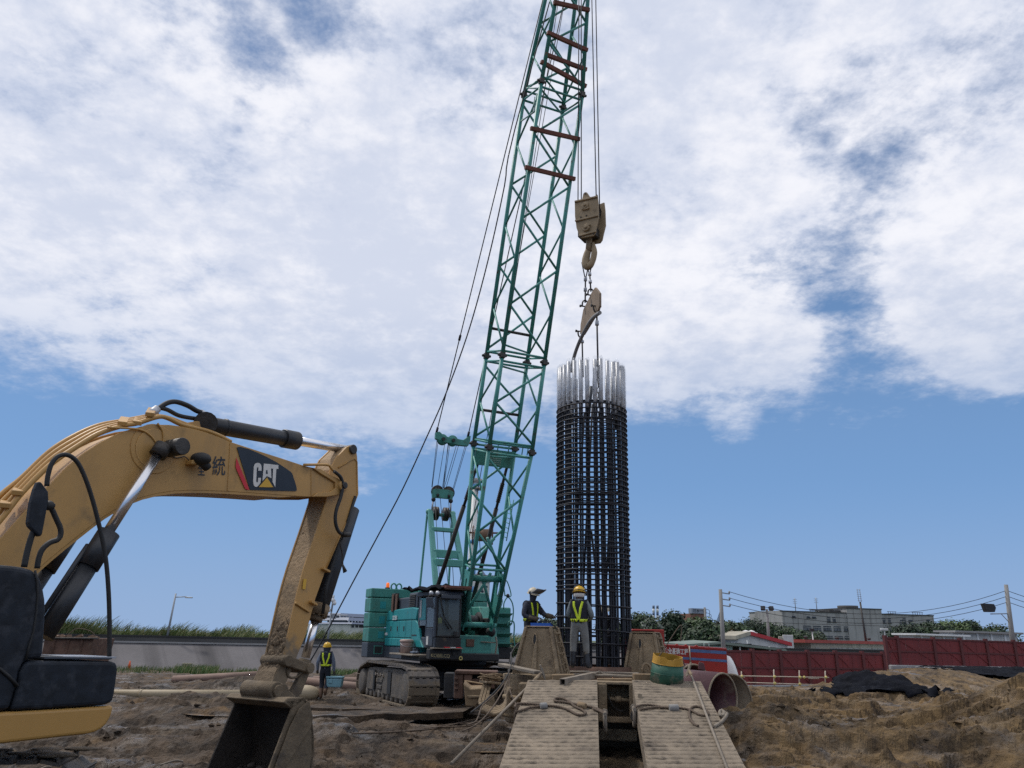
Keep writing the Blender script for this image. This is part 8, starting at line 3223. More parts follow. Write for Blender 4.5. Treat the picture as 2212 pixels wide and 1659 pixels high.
# thick hoses hanging from the rig in loops
for k in range(4):
	pts_ = [P(1016.6 + x * .1503, 1409.6 + y * .1503, 17.2 - .12 * k) for x, y in ((165 - 8 * k, 760 + 22 * k), (230, 790 + 24 * k), (330, 815 + 24 * k), (430, 790 + 26 * k), (500, 730 + 26 * k), (535, 650 + 24 * k), (548, 560 + 10 * k), (560 + 8 * k, 500))]
	mb = MB()
	mb.path(smooth_curve(pts_, 5), .045, 8)
	mb.build('hydraulic_hose', 'rig_mud', label=('highest', 'second', 'third', 'lowest')[k] + ' of the four muddy hoses looping left of the left ramp', cat='hose', group='looped hoses beside the rig')
for k, pts_ in enumerate((((575, 0, 18.2), (590, 120, 17.6), (560, 260, 17.0), (470, 420, 16.3), (330, 580, 15.6), (160, 740, 15.0), (0, 862, 14.4)),
 ((560, 250, 17.2), (500, 400, 16.6), (390, 560, 16.0), (240, 700, 15.4), (160, 780, 15.2), (110, 920, 14.6), (60, 1000, 14.2), (-60, 1040, 14.0)),
 ((570, 300, 17.0), (520, 430, 16.4), (440, 590, 15.6), (330, 770, 14.9), (200, 930, 14.4), (60, 1050, 14.0), (-120, 1130, 13.8)),
 ((555, 330, 17.1), (565, 520, 16.8), (600, 640, 16.3), (650, 740, 15.8), (690, 830, 15.4)))):
	mb = MB()
	mb.path(smooth_curve([P(1016.6 + x * .1503, 1409.6 + y * .1503, D) for x, y, D in pts_], 5), .013, 6)
	mb.build('black_cable', 'rusty_rope' if k else 'rubber', label=('dark cable rising past the left tower to the ground on the left', 'cable bending down to the mud beside the trestle', 'lowest cable slanting down to the mud at the left', 'short cable hanging along the left edge of the left ramp')[k], cat='cable', group='cables beside the rig')
mb = MB()
mb.path(smooth_curve([P(x, y, D) for x, y, D in ((1128, 1386, 18.6), (1118, 1392, 18.6), (1106, 1410, 18.5), (1102, 1432, 18.3), (1098, 1452, 18.0))], 5), .02, 7)
mb.build('black_hose', 'rubber', label='black hose arching from the left tower down to the plank', cat='hose')
for k in range(3):
	mb = MB()
	mb.path(smooth_curve([GP(x, y, .03) for x, y in ((1085 - 20 * k, 1540 + 8 * k), (1040 - 12 * k, 1552 + 9 * k), (1000 - 30 * k, 1560 + 6 * k), (940 - 40 * k, 1574 + 6 * k), (880 - 60 * k, 1582 + 2 * k))], 4), .016, 6)
	mb.build('ground_cable', 'rusty_rope', label=('upper', 'middle', 'lower')[k] + ' of three muddy cables trailing over the ground before the crane', cat='cable', group='cables on the ground')
# ================================================================== casing tubes, red container, tank
def tube_shell(root, name, c, axis, r, ln, th, a0=0.0, a1=2 * pi, m='casing_maroon', n=40):
	axis = V(axis).normalized()
	u_ = axis.cross(Z).normalized()
	v_ = u_.cross(axis)
	full = a1 - a0 > 6.28
	cnt = n if full else n + 1
	ang = [a0 + (a1 - a0) * k / n for k in range(cnt)]
	vs = []
	for (s, rr) in ((0, r), (ln, r), (ln, r - th), (0, r - th)):
		vs += [c + axis * s + (u_ * cos(a) + v_ * sin(a)) * rr for a in ang]
	fs = []
	for i in range(4):
		for k in range(n):
			fs.append((i * cnt + k, i * cnt + (k + 1) % cnt, ((i + 1) % 4) * cnt + (k + 1) % cnt, ((i + 1) % 4) * cnt + k))
	if not full:
		fs += [(0, cnt, 2 * cnt, 3 * cnt), (cnt - 1, 4 * cnt - 1, 3 * cnt - 1, 2 * cnt - 1)]
	mb = MB()
	mb.add(vs, fs, True)
	o = mb.build(name, m, root)
	# bare muddy end ring
	mb = MB()
	mb.path([c - axis * .005 + (u_ * cos(a) + v_ * sin(a)) * (r - th / 2) for a in ang], th * .62, 6, closed=full)
	mb.build('end_rim', 'casing_edge', root)
	return o
tcn = P(1552, 1498, 22.0)
ctube = thing('casing_tube', 'wide maroon casing tube lying open-ended in the mud behind the right ramp', 'casing tube', tcn, 'casing tubes')
cen = V((tcn.x + .1, 22.0, P(1527, 1449, 22.4).z - .68))
tube_shell(ctube, 'shell', cen, V((-.66, .75, .03)), .66, 2.4, .045)
tcb = thing('casing_half', 'curved half shell of casing leaning at the right of the maroon tube', 'casing shell', tcn + V((.6, .3, 0)), 'casing tubes')
tube_shell(tcb, 'shell', cen + V((.40, .50, -.14)), V((-.55, .83, .0)), .76, 1.5, .045, RAD(-20), RAD(88), 'casing_edge')
tcc = thing('casing_tube', 'farther maroon casing tube with a lifting lug before the red container', 'casing tube', tcn + V((-1.2, 3, 0)), 'casing tubes')
c3 = V((P(1497, 1440, 25).x, 25.0, P(1490, 1433.5, 25).z - .72))
tube_shell(tcc, 'shell', c3, V((-.5, .86, 0)), .72, 2.0, .05)
for (x, y) in ((1515, 1437), (1472, 1432)):
	mb = MB()
	q = P(x, y, 24.9)
	mb.prism([q + V(v_) for v_ in ((-.10, 0, -.12), (.12, 0, -.14), (.08, 0, .06), (-.06, 0, .10))], V((0, .06, 0)))
	mb.build('lug', 'casing_maroon', tcc, .01)
fk = Facade(1405, 28.6, 1570, 28.0, 1430)
cont = thing('red_container', 'bright red steel container with two blue stripes and white lettering', 'container', fk.at(fk.len / 2, 0))
def kq(x, y):
	return fk.hit(1328.3 + x * .16338, 1328.3 + y * .16338)
t0, _ = kq(480, 400)
t1, zt1 = kq(1475, 455)
_, zt0 = kq(640, 402)
_, zb1 = kq(1490, 808)
slope = (zt1 - zt0) / (kq(1475, 455)[0] - kq(640, 402)[0])
zz = lambda t: zt1 + slope * (t - t1)
def kslab(ta, tb, f0, f1, out, th, m, nm, parent=cont, bev=0.0):
	"""between two lines parallel to the top edge, f = metres below it"""
	mb = MB()
	p0, p1 = fk.at(ta, 0, out), fk.at(tb, 0, out)
	bk = -fk.n * th
	mb.hexa([p0 + Z * (zz(ta) - f1), p1 + Z * (zz(tb) - f1), p1 + bk + Z * (zz(tb) - f1), p0 + bk + Z * (zz(ta) - f1),
 p0 + Z * (zz(ta) - f0), p1 + Z * (zz(tb) - f0), p1 + bk + Z * (zz(tb) - f0), p0 + bk + Z * (zz(ta) - f0)])
	return mb.build(nm, m, parent, bev)
kslab(t0, t1, 0, 1.9, 0, 2.2, 'container_red', 'body', bev=.02)
kslab(t0, t1 + .01, -.03, .025, .02, 2.25, 'container_red', 'top_rim')
f1a, f1b = zt1 - kq(1400, 458)[1], zt1 - kq(1400, 487)[1]
kslab(kq(985, 430)[0], t1 - .01, .06, .16, .006, .01, 'stripe_blue', 'stripe')
kslab(t0 + .02, t1 - .01, .335, .415, .006, .01, 'stripe_blue', 'stripe')
kslab(t0 + .02, kq(640, 430)[0], .06, .16, .006, .01, 'stripe_blue', 'stripe')
ta, tb = kq(648, 480)[0], kq(972, 490)[0]
org = fk.at(ta, zz(ta) - .27, .012)
mb = text_mb('\u7d71\u5168\u57fa\u7901\u5de5\u7a0b', org, (fk.d + Z * slope).normalized(), Z, (tb - ta), .21, 0, .025)
mb.build('lettering', 'logo_white', cont, fix=False)
mb = MB()
p0 = fk.at(kq(985, 430)[0], zz(kq(985, 430)[0]), .03)
mb.tube(p0 + Z * .03, fk.at(kq(1000, 650)[0], kq(1000, 650)[1], .05), .022, n=6)
mb.build('rope', 'bamboo', cont)
for x in (815, 935, 1075):
	t = kq(x, 420)[0]
	mb = MB()
	mb.prism([fk.at(t + a, zz(t) + b, -.1) for a, b in ((-.08, 0), (.08, 0), (.06, .05), (0, .085), (-.06, .05))], -fk.n * .08)
	mb.build('lifting_lug', 'container_red', cont, .01)
mb = MB()
for x in (1180, 1245):
	t = kq(x, 430)[0]
	mb.path([fk.at(t, zz(t), -.3), fk.at(t, zz(t) + .16, -.3)], .015, 5)
t, t_ = kq(1180, 430)[0], kq(1245, 430)[0]
mb.path([fk.at(t, zz(t) + .16, -.3), fk.at(t_, zz(t_) + .16, -.3)], .015, 5)
mb.build('grab_rail', 'shed_green', cont)
tk_ = thing('white_tank', 'rounded white tank peeping out right of the red container', 'tank', P(1578, 1470, 30))
cW = P(1566, 1466, 29.6)
mb = MB()
mb.lathe([(.02, -1.2), (.45, -1.1), (.72, -.8), (.78, -.4), (.78, .5), (.72, .9), (.02, 1.2)], 26, Matrix.Translation(cW) @ Matrix.Rotation(RAD(80), 4, 'Y') @ Matrix.Rotation(RAD(0), 4, 'X') @ Matrix.Diagonal((1, 1, .34, 1)))
mb.build('shell', 'white_paint', tk_)
mb = MB()
mb.box(cW + V((0, .2, -.9)), (.8, .8, .5))
mb.build('saddle', 'rusty_steel', tk_, .02)
# red open frame behind the right tower
rfr = thing('red_machine_housing', 'red steel machine housing standing behind the right tower', 'machine frame', P(1400, 1400, 25))
for (x0, y0, x1, y1, D, dp, m) in ((230, 195, 650, 212, 25, .9, 'container_red'), (515, 212, 651, 245, 25.0, .3, 'container_red'), (604, 245, 652, 420, 25.0, .5, 'container_red'), (120, 212, 515, 330, 25.4, .5, 'crane_dark'), (120, 330, 590, 900, 25.1, .5, 'container_red')):
	a, b = P(1328.3 + x0 * .16338, 1328.3 + y1 * .16338, D), P(1328.3 + x1 * .16338, 1328.3 + y0 * .16338, D)
	mb = MB()
	mb.span((a.x, D, a.z), (b.x, D + dp, b.z))
	mb.build('frame_bar' if m == 'container_red' else 'shade_panel', m, rfr, .015)  # the dark one only paints the shade in the opening below the top bar
# ================================================================== pipes, plates and litter on the left
def gpipe(label, x0, y0, x1, y1, r, m, ext0=0.0, ext1=0.0, grp=None, D=None):
	a, b = (P(x0, y0, D[0]), P(x1, y1, D[1])) if D else (GP(x0, y0), GP(x1, y1))
	a.z = gz(a.x, a.y) + r * .75
	b.z = gz(b.x, b.y) + r * .75
	d = (b - a).normalized()
	a, b = a - d * ext0, b + d * ext1
	root = thing('ground_pipe', label, 'pipe', (a + b) / 2, grp)
	mb = MB()
	mb.tube(a, b, r, n=22)
	mb.build('tube', m, root)
	k = int((b - a).length / 5.5)
	for i in range(1, k + 1):
		c_ = a.lerp(b, i / (k + 1))
		mb = MB()
		mb.tube(c_ - d * .06, c_ + d * .06, r * 1.06, n=22)
		mb.build('collar', m, root)
	return root
gpipe('long beige pipe lying across the mud behind the bucket', 215, 1475, 556, 1482, .145, 'pipe_beige', 3.0, .6, None, (27.6, 26.6))
gpipe('brown pipe lying on the ground right of the walking worker', 742, 1463, 800, 1468, .17, 'pipe_brown', 1.5, 2.0, 'brown pipes', (32.5, 32.5))
gpipe('farther brown pipe parallel to it nearer the embankment', 740, 1450, 800, 1454, .15, 'pipe_brown', 1.2, 2.5, 'brown pipes', (35.5, 35.5))
gpipe('reddish pipe half buried behind the long beige pipe', 400, 1457, 560, 1463, .15, 'pipe_brown', .5, .5, None, (33.0, 32.0))
# sack of earth beside the walker
mb = MB()
q = P(662, 1478, 27.5)
mb.ball(V((q.x, q.y, gz(q.x, q.y) + .16)), .42, 10, (1.15, .7, .62))
mb.build('earth_sack', 'pipe_beige', label='round grey-brown sack lying between the bucket and the walking worker', cat='sack')
# rusty skip behind the excavator
c_ = P(150, 1412, 26)
sk = thing('rusty_skip', 'rusty brown steel skip full of scrap behind the excavator cylinder', 'skip', V((c_.x, c_.y, 0)))
a, b = P(92, 1412, 25.8), P(200, 1410, 26.2)
tA_, tB_ = P(96, 1378, 25.8), P(203, 1379, 26.2)
mb = MB()
bk_ = V((0, 1.4, 0))
mb.hexa([V((a.x, a.y, -.3)), V((b.x - .25, b.y, -.3)), V((b.x - .25, b.y, -.3)) + bk_, V((a.x, a.y, -.3)) + bk_, tA_, tB_, tB_ + bk_, tA_ + bk_])
mb.build('body', 'rusty_steel', sk, .02)
mb = MB()
mb.bar(tA_ - V((.05, .03, 0)), tB_ + V((.12, -.03, 0)), .12, .05)
mb.build('rim', 'grease_steel', sk, .01)
for t in (.22, .5, .78):
	mb = MB()
	p_ = tA_.lerp(tB_, t)
	mb.bar(p_ + V((0, -.04, -.05)), p_ + V((-.03, -.02, -.62)), .06, .05)
	mb.build('rib', 'rusty_steel', sk)
rng = random.Random(8)
mb = MB()
for k in range(16):
	p_ = tA_.lerp(tB_, rng.uniform(.05, .95)) + V((0, rng.uniform(.1, .6), .02))
	mb.box(p_, (rng.uniform(.1, .4), .15, rng.uniform(.03, .1)), Matrix.Rotation(rng.uniform(-.6, .6), 3, 'Y') @ Matrix.Rotation(rng.uniform(0, 3), 3, 'Z'))
mb.build('scrap', 'winch_brown', sk, kind='stuff')
mb = MB()
mb.path(smooth_curve([tA_.lerp(tB_, .3) + V((0, .3, 0)), tA_.lerp(tB_, .5) + V((0, .3, .28)), tA_.lerp(tB_, .8) + V((0, .3, .22)), tA_.lerp(tB_, .95) + V((0, .3, .02))], 6), .012, 5)
mb.build('bent_wire', 'rusty_rope', sk)
# road plates in front of the crane
for k, (x0, x1, y, wd, lab) in enumerate(((640, 905, 1534, 1.3, 'muddy steel road plate behind the bucket, the farther one'), (640, 1000, 1556, 1.5, 'muddy steel road plate with a dark front edge, before the crane track'),
 (840, 1075, 1547, 1.2, 'muddy steel road plate under the front of the crane track'))):
	a, b = GP(x0, y), GP(x1, y + (x1 - x0) * .022)
	zz_ = max(gz(a.x, a.y), gz(b.x, b.y), gz((a.x + b.x) / 2, (a.y + b.y) / 2)) + .05
	mb = MB()
	rg = random.Random(k)
	n = 14
	fr_e = [a.lerp(b, i / n) + V((0, rg.uniform(-.05, .05), 0)) for i in range(n + 1)]
	top_ = [V((p.x, p.y, zz_ + rg.uniform(-.02, .02))) for p in fr_e]
	bk2 = [V((p.x + .2, p.y + wd, zz_ + rg.uniform(-.03, .02))) for p in fr_e]
	mid = [(p + q_) / 2 + Z * rg.uniform(-.02, .03) for p, q_ in zip(top_, bk2)]
	mb.grid([[p - Z * .14 for p in top_], top_, mid, bk2, [p - Z * .14 for p in bk2]], False)
	mb.build('road_plate', 'mud_ground', label=lab, cat='steel plate', group='steel road plates', fix=True)
# litter at the foot of the embankment
rows = []
q = GP(432, 1451, .05)
for i in range(6):
	rows.append([q + V((.22 * i - .6, .14 * j, .10 * max(0, sin(i * 1.3 + j * 2)) + .16 * sin(pi * i / 5) * sin(pi * j / 5))) for j in range(6)])
mb = MB()
mb.grid(rows)
o = mb.build('white_sheet', 'cloth_white', label='crumpled white plastic sheet lying before the green grass', cat='plastic sheet')
so = o.modifiers.new('t', 'SOLIDIFY')
so.thickness = .015
q = GP(376, 1443, .1)
lb = thing('rubbish_bag', 'black and white rubbish bag beside a green crate in the grass', 'rubbish', q)
mb = MB()
mb.ball(q + Z * .15, .36, 8, (1.3, .8, .7))
mb.build('black_bag', 'net_black', lb)
mb = MB()
mb.ball(q + V((.05, -.25, .05)), .24, 7, (1.5, .7, .6))
mb.build('white_bag', 'cloth_white', lb)
gc = MB()
gc.box(q + V((.95, -.1, .15)), (.65, .4, .42), Matrix.Rotation(.3, 3, 'Z'))
gc.build('green_crate', 'drum_green', label='green plastic crate standing in the grass left of the white sheet', cat='crate', bevel=.03)
def cone(label, x, y, h, mat_='orange_plastic', D=None):
	q_ = P(x, y, D) if D else GP(x, y)
	q_.z = gz(q_.x, q_.y)
	root = thing('traffic_cone', label, 'traffic cone', q_, 'orange traffic cones')
	mb = MB()
	mb.box(q_ + Z * .02, (h * .6, h * .6, .04))
	mb.build('base', mat_, root, .01)
	mb = MB()
	mb.lathe([(h * .22, .04), (h * .06, h), (.01, h + .01)], 16, Matrix.Translation(q_))
	mb.build('body', mat_, root)
	return root
cone('small orange traffic cone in the grass at the far left', 278, 1447, .6)
cone('orange traffic cone half hidden under the crane body', 983, 1433, .9, D=37)
# sticks and scraps in the mud of the left foreground
rng = random.Random(77)
for k, (x0, y0, x1, y1, r) in enumerate(((345, 1656, 395, 1646, .014), (580, 1652, 645, 1640, .016), (545, 1538, 585, 1505, .014), (70, 1672, 110, 1658, .013), (585, 1592, 640, 1580, .009))):
	a, b = GP(x0, y0, .04), GP(x1, y1, .04)
	mb = MB()
	mb.path(smooth_curve([a, a.lerp(b, .5) + V((.03, .02, .03)), b], 5), r, 6)
	mb.build('stick', 'timber_grey' if k < 4 else 'rubber', label=('pale stick lying left of the bucket below the excavator', 'pale lath right beside the bucket mouth', 'curved strip of bark behind the bucket hinge', 'grey stick beneath the excavator frame', 'dark wire in the mud left of the bucket')[k], cat='stick', group='sticks in the mud')
pb = MB()
q = GP(900, 1533, .03)
pb.box(q, (.45, .2, .03), Matrix.Rotation(.1, 3, 'Z'))
pb.build('plastic_scrap', 'white_plastic', label='small white scrap on the ground before the crane track', cat='scrap')
# ================================================================== PEOPLE
def seg_d(p, a, b):
	ab = b - a
	t = max(0, min(1, (p - a).dot(ab) / max(1e-9, ab.length_squared)))
	return (p - (a + ab * t)).length
def person(label, loc, rz, J, mats, group='workers in hi-vis vests', k=1.0, glove=True, curl=.8):
	"""J overrides joints (facing -Y, right hand at -X). mats: head, shirt, hand, trousers, boot"""
	j = dict(pelvis=(0, .01, .95), waist=(0, .015, 1.08), chest=(0, .01, 1.27), neckb=(0, .015, 1.43), neck=(0, 0, 1.50), jaw=(0, -.02, 1.565), head=(0, -.005, 1.645), crown=(0, 0, 1.71), nose=(0, -.105, 1.60),
 shL=(.175, .015, 1.40), elL=(.25, .03, 1.13), wrL=(.26, -.04, .88), paL=(.26, -.06, .80),
 shR=(-.175, .015, 1.40), elR=(-.25, .03, 1.13), wrR=(-.26, -.04, .88), paR=(-.26, -.06, .80),
 hipL=(.095, .01, .90), knL=(.105, -.015, .50), anL=(.11, .03, .10), toL=(.125, -.13, .045), heL=(.11, .075, .05),
 hipR=(-.095, .01, .90), knR=(-.105, -.015, .50), anR=(-.11, .03, .10), toR=(-.125, -.13, .045), heR=(-.11, .075, .05))
	j.update(J)
	j = {a: V(b) * k for a, b in j.items()}
	R_ = dict(pelvis=.165, waist=.155, chest=.170, neckb=.085, neck=.058, jaw=.072, head=.095, crown=.070, nose=.018,
 sh=.086, el=.064, wr=.044, pa=.036, hip=.118, kn=.084, an=.066, to=.040, he=.044)
	bones = [('pelvis', 'waist', 1), ('waist', 'chest', 1), ('chest', 'neckb', 1), ('neckb', 'neck', 0), ('neck', 'jaw', 0), ('jaw', 'head', 0), ('head', 'crown', 0), ('jaw', 'nose', 0)]
	for s in 'LR':
		bones += [('chest', 'sh' + s, 1), ('sh' + s, 'el' + s, 1), ('el' + s, 'wr' + s, 1), ('wr' + s, 'pa' + s, 2), ('pelvis', 'hip' + s, 3), ('hip' + s, 'kn' + s, 3), ('kn' + s, 'an' + s, 3), ('an' + s, 'to' + s, 4), ('an' + s, 'he' + s, 4)]
	names = list(j)
	idx = {n: i for i, n in enumerate(names)}
	me = bpy.data.meshes.new('skeleton')
	me.from_pydata([tuple(j[n]) for n in names], [(idx[a], idx[b]) for a, b, _ in bones], [])
	o = bpy.data.objects.new('skeleton', me)
	C.objects.link(o)
	o.modifiers.new('skin', 'SKIN')
	for n in names:
		r = (R_[n] if n in R_ else R_[n[:2] if n[:3] != 'hip' else 'hip']) * k
		sv = me.skin_vertices[0].data[idx[n]]
		sv.radius = (r, r * (.78 if n in ('chest', 'waist', 'pelvis', 'neckb') else 1))
		sv.use_root = n == 'pelvis'
	ss = o.modifiers.new('sub', 'SUBSURF')
	ss.levels = ss.render_levels = 2
	dg = bpy.context.evaluated_depsgraph_get()
	ev = o.evaluated_get(dg)
	bm_ = bmesh.new()
	tmp = bpy.data.meshes.new_from_object(ev)
	bm_.from_mesh(tmp)
	bpy.data.objects.remove(o)
	# five fingers on each hand
	verts = [v.co.copy() for v in bm_.verts]
	faces = [tuple(v.index for v in f.verts) for f in bm_.faces]
	mi = []
	for f in bm_.faces:
		c_ = f.calc_center_median()
		best = min(bones, key=lambda b: seg_d(c_, j[b[0]], j[b[1]]) - .3 * (R_.get(b[0], .06)))
		m_ = best[2]
		if m_ == 3 and c_.z < .36 * k and best[0][:2] == 'kn':
			m_ = 4
		if m_ == 1 and best[0] == 'pelvis' and c_.z < .93 * k:
			m_ = 3
		mi.append(m_)
	bm_.free()
	bpy.data.meshes.remove(tmp)
	mb = MB()
	mb.add(verts, faces, True)
	mb.mi = mi[:]
	mb.cur = 2
	for s in 'LR':
		w_, p_ = j['wr' + s], j['pa' + s]
		d = (p_ - w_).normalized()
		side = d.cross(Z)
		if side.length < .2:
			side = d.cross(V((0, 1, 0)))
		side.normalize()
		nrm = side.cross(d)
		for i, ln in enumerate((.070, .080, .076, .060)):
			b_ = p_ + side * ((i - 1.5) * .019 * k)
			kn = b_ + d * ln * .5 * k - nrm * .012 * k
			tp_ = kn + (d * (1 - curl) - nrm * curl).normalized() * ln * .5 * k
			mb.path([p_ + side * ((i - 1.5) * .014 * k) - d * .03 * k, b_ + d * .015 * k, kn, tp_], .01, 6, radii=[.011 * k, .0105 * k, .0095 * k, .007 * k])
		th = p_ - side * (.03 * k) - d * .035 * k
		mb.path([w_.lerp(p_, .5), th, th + (d * .6 - side * .5 - nrm * .5).normalized() * .035 * k, th + (d * .9 - side * .1 - nrm * .6).normalized() * .062 * k], .01, 6, radii=[.014 * k, .0125 * k, .011 * k, .008 * k])
	root = thing('person', label, 'person', loc, group, rz, True)
	body = mb.build('body', mats, root, fix=False)
	bvh_v = [v for v in verts]
	return root, j, verts, faces, mi
def vest(root, j, verts, faces, mi, k=1.0, z0=1.0, z1=1.47, mat_='vest_navy', strips=(), belt=(1.03, 1.085), arm=.155):
	"""waistcoat lifted off the torso faces, with hi-vis tapes"""
	keep = []
	for f, m_ in zip(faces, mi):
		c_ = sum((verts[i] for i in f), V()) / len(f)
		ctr = j['waist'].lerp(j['neckb'], max(0, min(1, (c_.z - j['waist'].z) / (j['neckb'].z - j['waist'].z))))
		if m_ == 1 and z0 * k < c_.z < z1 * k and abs(c_.x - ctr.x) < (arm + .03) * k and (c_ - ctr).length < .26 * k:
			keep.append(f)
	# outward offset
	nrm = {}
	for f in keep:
		n = (verts[f[1]] - verts[f[0]]).cross(verts[f[2]] - verts[f[0]])
		for i in f:
			nrm[i] = nrm.get(i, V()) + n
	ids = {i: q for q, i in enumerate(nrm)}
	vv = [verts[i] + nrm[i].normalized() * .016 * k for i in nrm]
	ff = [tuple(ids[i] for i in f) for f in keep]
	mb = MB()
	mb.add(vv, ff, True)
	o = mb.build('vest', mat_, root, fix=False)
	so = o.modifiers.new('t', 'SOLIDIFY')
	so.thickness = .008
	so.offset = 1
	tree_ = BVHTree.FromPolygons(vv, ff)
	def cast(x, z, back):
		s = 1 if back else -1
		h = tree_.ray_cast(V((x, s * .7, z)), V((0, -s, 0)), 1.2)
		if h[0] is None:
			return None
		return h[0] + V((0, s * .014 * k, 0))
	for (pts, back) in strips:
		pp = []
		for i in range(len(pts) - 1):
			(x0, z0_), (x1, z1_) = pts[i], pts[i + 1]
			for t in range(8):
				pp.append(((x0 + (x1 - x0) * t / 8) * k, (z0_ + (z1_ - z0_) * t / 8) * k))
		pp.append((pts[-1][0] * k, pts[-1][1] * k))
		L_, R2 = [], []
		for i, (x, z) in enumerate(pp):
			a, b = pp[max(0, i - 1)], pp[min(len(pp) - 1, i + 1)]
			dx, dz = b[0] - a[0], b[1] - a[1]
			ln = math.hypot(dx, dz)
			nx_, nz = -dz / ln * .026 * k, dx / ln * .026 * k
			q0, q1 = cast(x + nx_, z + nz, back), cast(x - nx_, z - nz, back)
			if q0 is None or q1 is None:
				continue
			L_.append(q0)
			R2.append(q1)
		if len(L_) > 2:
			mb = MB()
			mb.grid([L_, R2])
			t_ = mb.build('hivis_tape', 'hivis', root, fix=False)
			so = t_.modifiers.new('t', 'SOLIDIFY')
			so.thickness = .004
	if belt:
		rows = [[], []]
		for i in range(33):
			a = 2 * pi * i / 32
			for r_, zz_ in ((0, belt[0] * k), (1, belt[1] * k)):
				c_ = V((j['waist'].x, j['waist'].y, zz_))
				d = V((cos(a), sin(a), 0))
				h = tree_.ray_cast(c_ + d * .8, -d, 1.0)
				p = h[0] if h[0] is not None and (h[0] - c_).length < .3 * k else c_ + d * .16 * k
				rows[r_].append(p + d * .014 * k)
		mb = MB()
		mb.grid(rows)
		t_ = mb.build('hivis_belt', 'hivis', root, fix=False)
		so = t_.modifiers.new('t', 'SOLIDIFY')
		so.thickness = .004
	return o
def helmet(root, c, tilt, m, brim_dir=-1, k=1.0):
	"""c: centre of the head, brim towards -Y before tilting"""
	M_ = Matrix.Translation(V(c)) @ tilt.to_4x4()
	mb = MB()
	mb.lathe([(.134 * k, .0), (.136 * k, .015 * k), (.128 * k, .06 * k), (.105 * k, .105 * k), (.065 * k, .135 * k), (.0, .147 * k)], 20, M_, caps=False)
	h = mb.build('helmet', m, root, fix=False)
	mb = MB()
	n = 20
	inner = [M_ @ V((.132 * k * cos(a), .132 * k * sin(a), .005 * k)) for a in [2 * pi * i / n for i in range(n)]]
	outer = [M_ @ V(((.15 * k) * cos(a), (.15 * k + (.045 * k * max(0, -sin(a)) ** 1.5)) * sin(a), -.006 * k)) for a in [2 * pi * i / n for i in range(n)]]
	mb.add(inner + outer, [(i, (i + 1) % n, n + (i + 1) % n, n + i) for i in range(n)], True)
	br_ = mb.build('brim', m, h, fix=False)
	so = br_.modifiers.new('t', 'SOLIDIFY')
	so.thickness = .006
	mb = MB()
	mb.path([M_ @ V((0, .13 * k * cos(t), .008 * k + .142 * k * sin(t))) for t in [pi * i / 12 for i in range(13)]], .012 * k, 6)
	mb.build('ridge', m, h)
	return h, M_
I3 = Matrix.Identity(3)
# ---- worker walking away with the cool box
wl = GP(697, 1513)
rt, j, vv, ff, mi = person('person in a yellow helmet and hi-vis vest walking away with a cool box', (wl.x, wl.y, wl.z), pi + RAD(4),
 dict(hipL=(.09, 0, .90), knL=(.085, -.10, .52), anL=(.08, .02, .13), toL=(.085, -.12, .05), heL=(.08, .07, .06),
								hipR=(-.09, 0, .90), knR=(-.10, -.05, .52), anR=(-.085, .24, .30), toR=(-.09, .18, .14), heR=(-.085, .30, .28),
								elL=(.255, .07, 1.14), wrL=(.255, -.03, .92), paL=(.25, -.07, .85),
								elR=(-.26, .04, 1.13), wrR=(-.285, .0, .885), paR=(-.29, .0, .81)),
 ['skin', 'shirt_blue', 'glove', 'trousers_navy', 'boot_brown'])
vest(rt, j, vv, ff, mi, strips=((((-.105, 1.44), (-.095, 1.3), (-.02, 1.06)), True), (((.105, 1.44), (.095, 1.3), (.02, 1.06)), True)))
helmet(rt, (0, 0, 1.63), Matrix.Rotation(RAD(-4), 3, 'X'), 'helmet_yellow')
mb = MB()
mb.lathe([(.112, 1.50), (.118, 1.55), (.120, 1.63)], 16, Matrix.Translation(V((0, .005, 0))), caps=False)
mb.build('neck_cloth', 'shirt_navy', rt, fix=False)
mb = MB()
mb.lathe([(.10, 1.40), (.105, 1.47), (.085, 1.50)], 16, caps=False)
mb.build('collar', 'shirt_blue', rt, fix=False)
# cool box in his right hand
Rz = Matrix.Rotation(pi + RAD(4), 3, 'Z')
hand = Rz @ V((-.29, 0, .80)) + V((wl.x, wl.y, wl.z))
cbx = thing('cool_box', 'pale blue cool box carried by the walking worker', 'cool box', hand + V((.0, 0, -.42)))
bc = hand + V((.06, -.02, -.24))
mb = MB()
mb.hexa([bc + V(q) for q in ((-.23, -.15, -.17), (.23, -.15, -.17), (.23, .15, -.17), (-.23, .15, -.17), (-.26, -.17, .10), (.26, -.17, .10), (.26, .17, .10), (-.26, .17, .10))])
mb.build('body', 'cooler_blue', cbx, .03, seg=2)
mb = MB()
mb.box(bc + Z * .135, (.54, .36, .06))
mb.build('lid', 'cooler_blue', cbx, .02, seg=2)
mb = MB()
mb.path([bc + V((-.24, 0, .14)), bc + V((-.20, 0, .19)), hand + V((-.05, 0, -.03)), hand + V((.05, 0, -.03)), bc + V((.20, 0, .19)), bc + V((.24, 0, .14))], .014, 6)
mb.build('handle', 'rubber', cbx)
mb = MB()
mb.box(bc + V((-.12, -.17, .02)), (.12, .03, .12))
mb.build('latch', 'cooler_blue', cbx, .006)
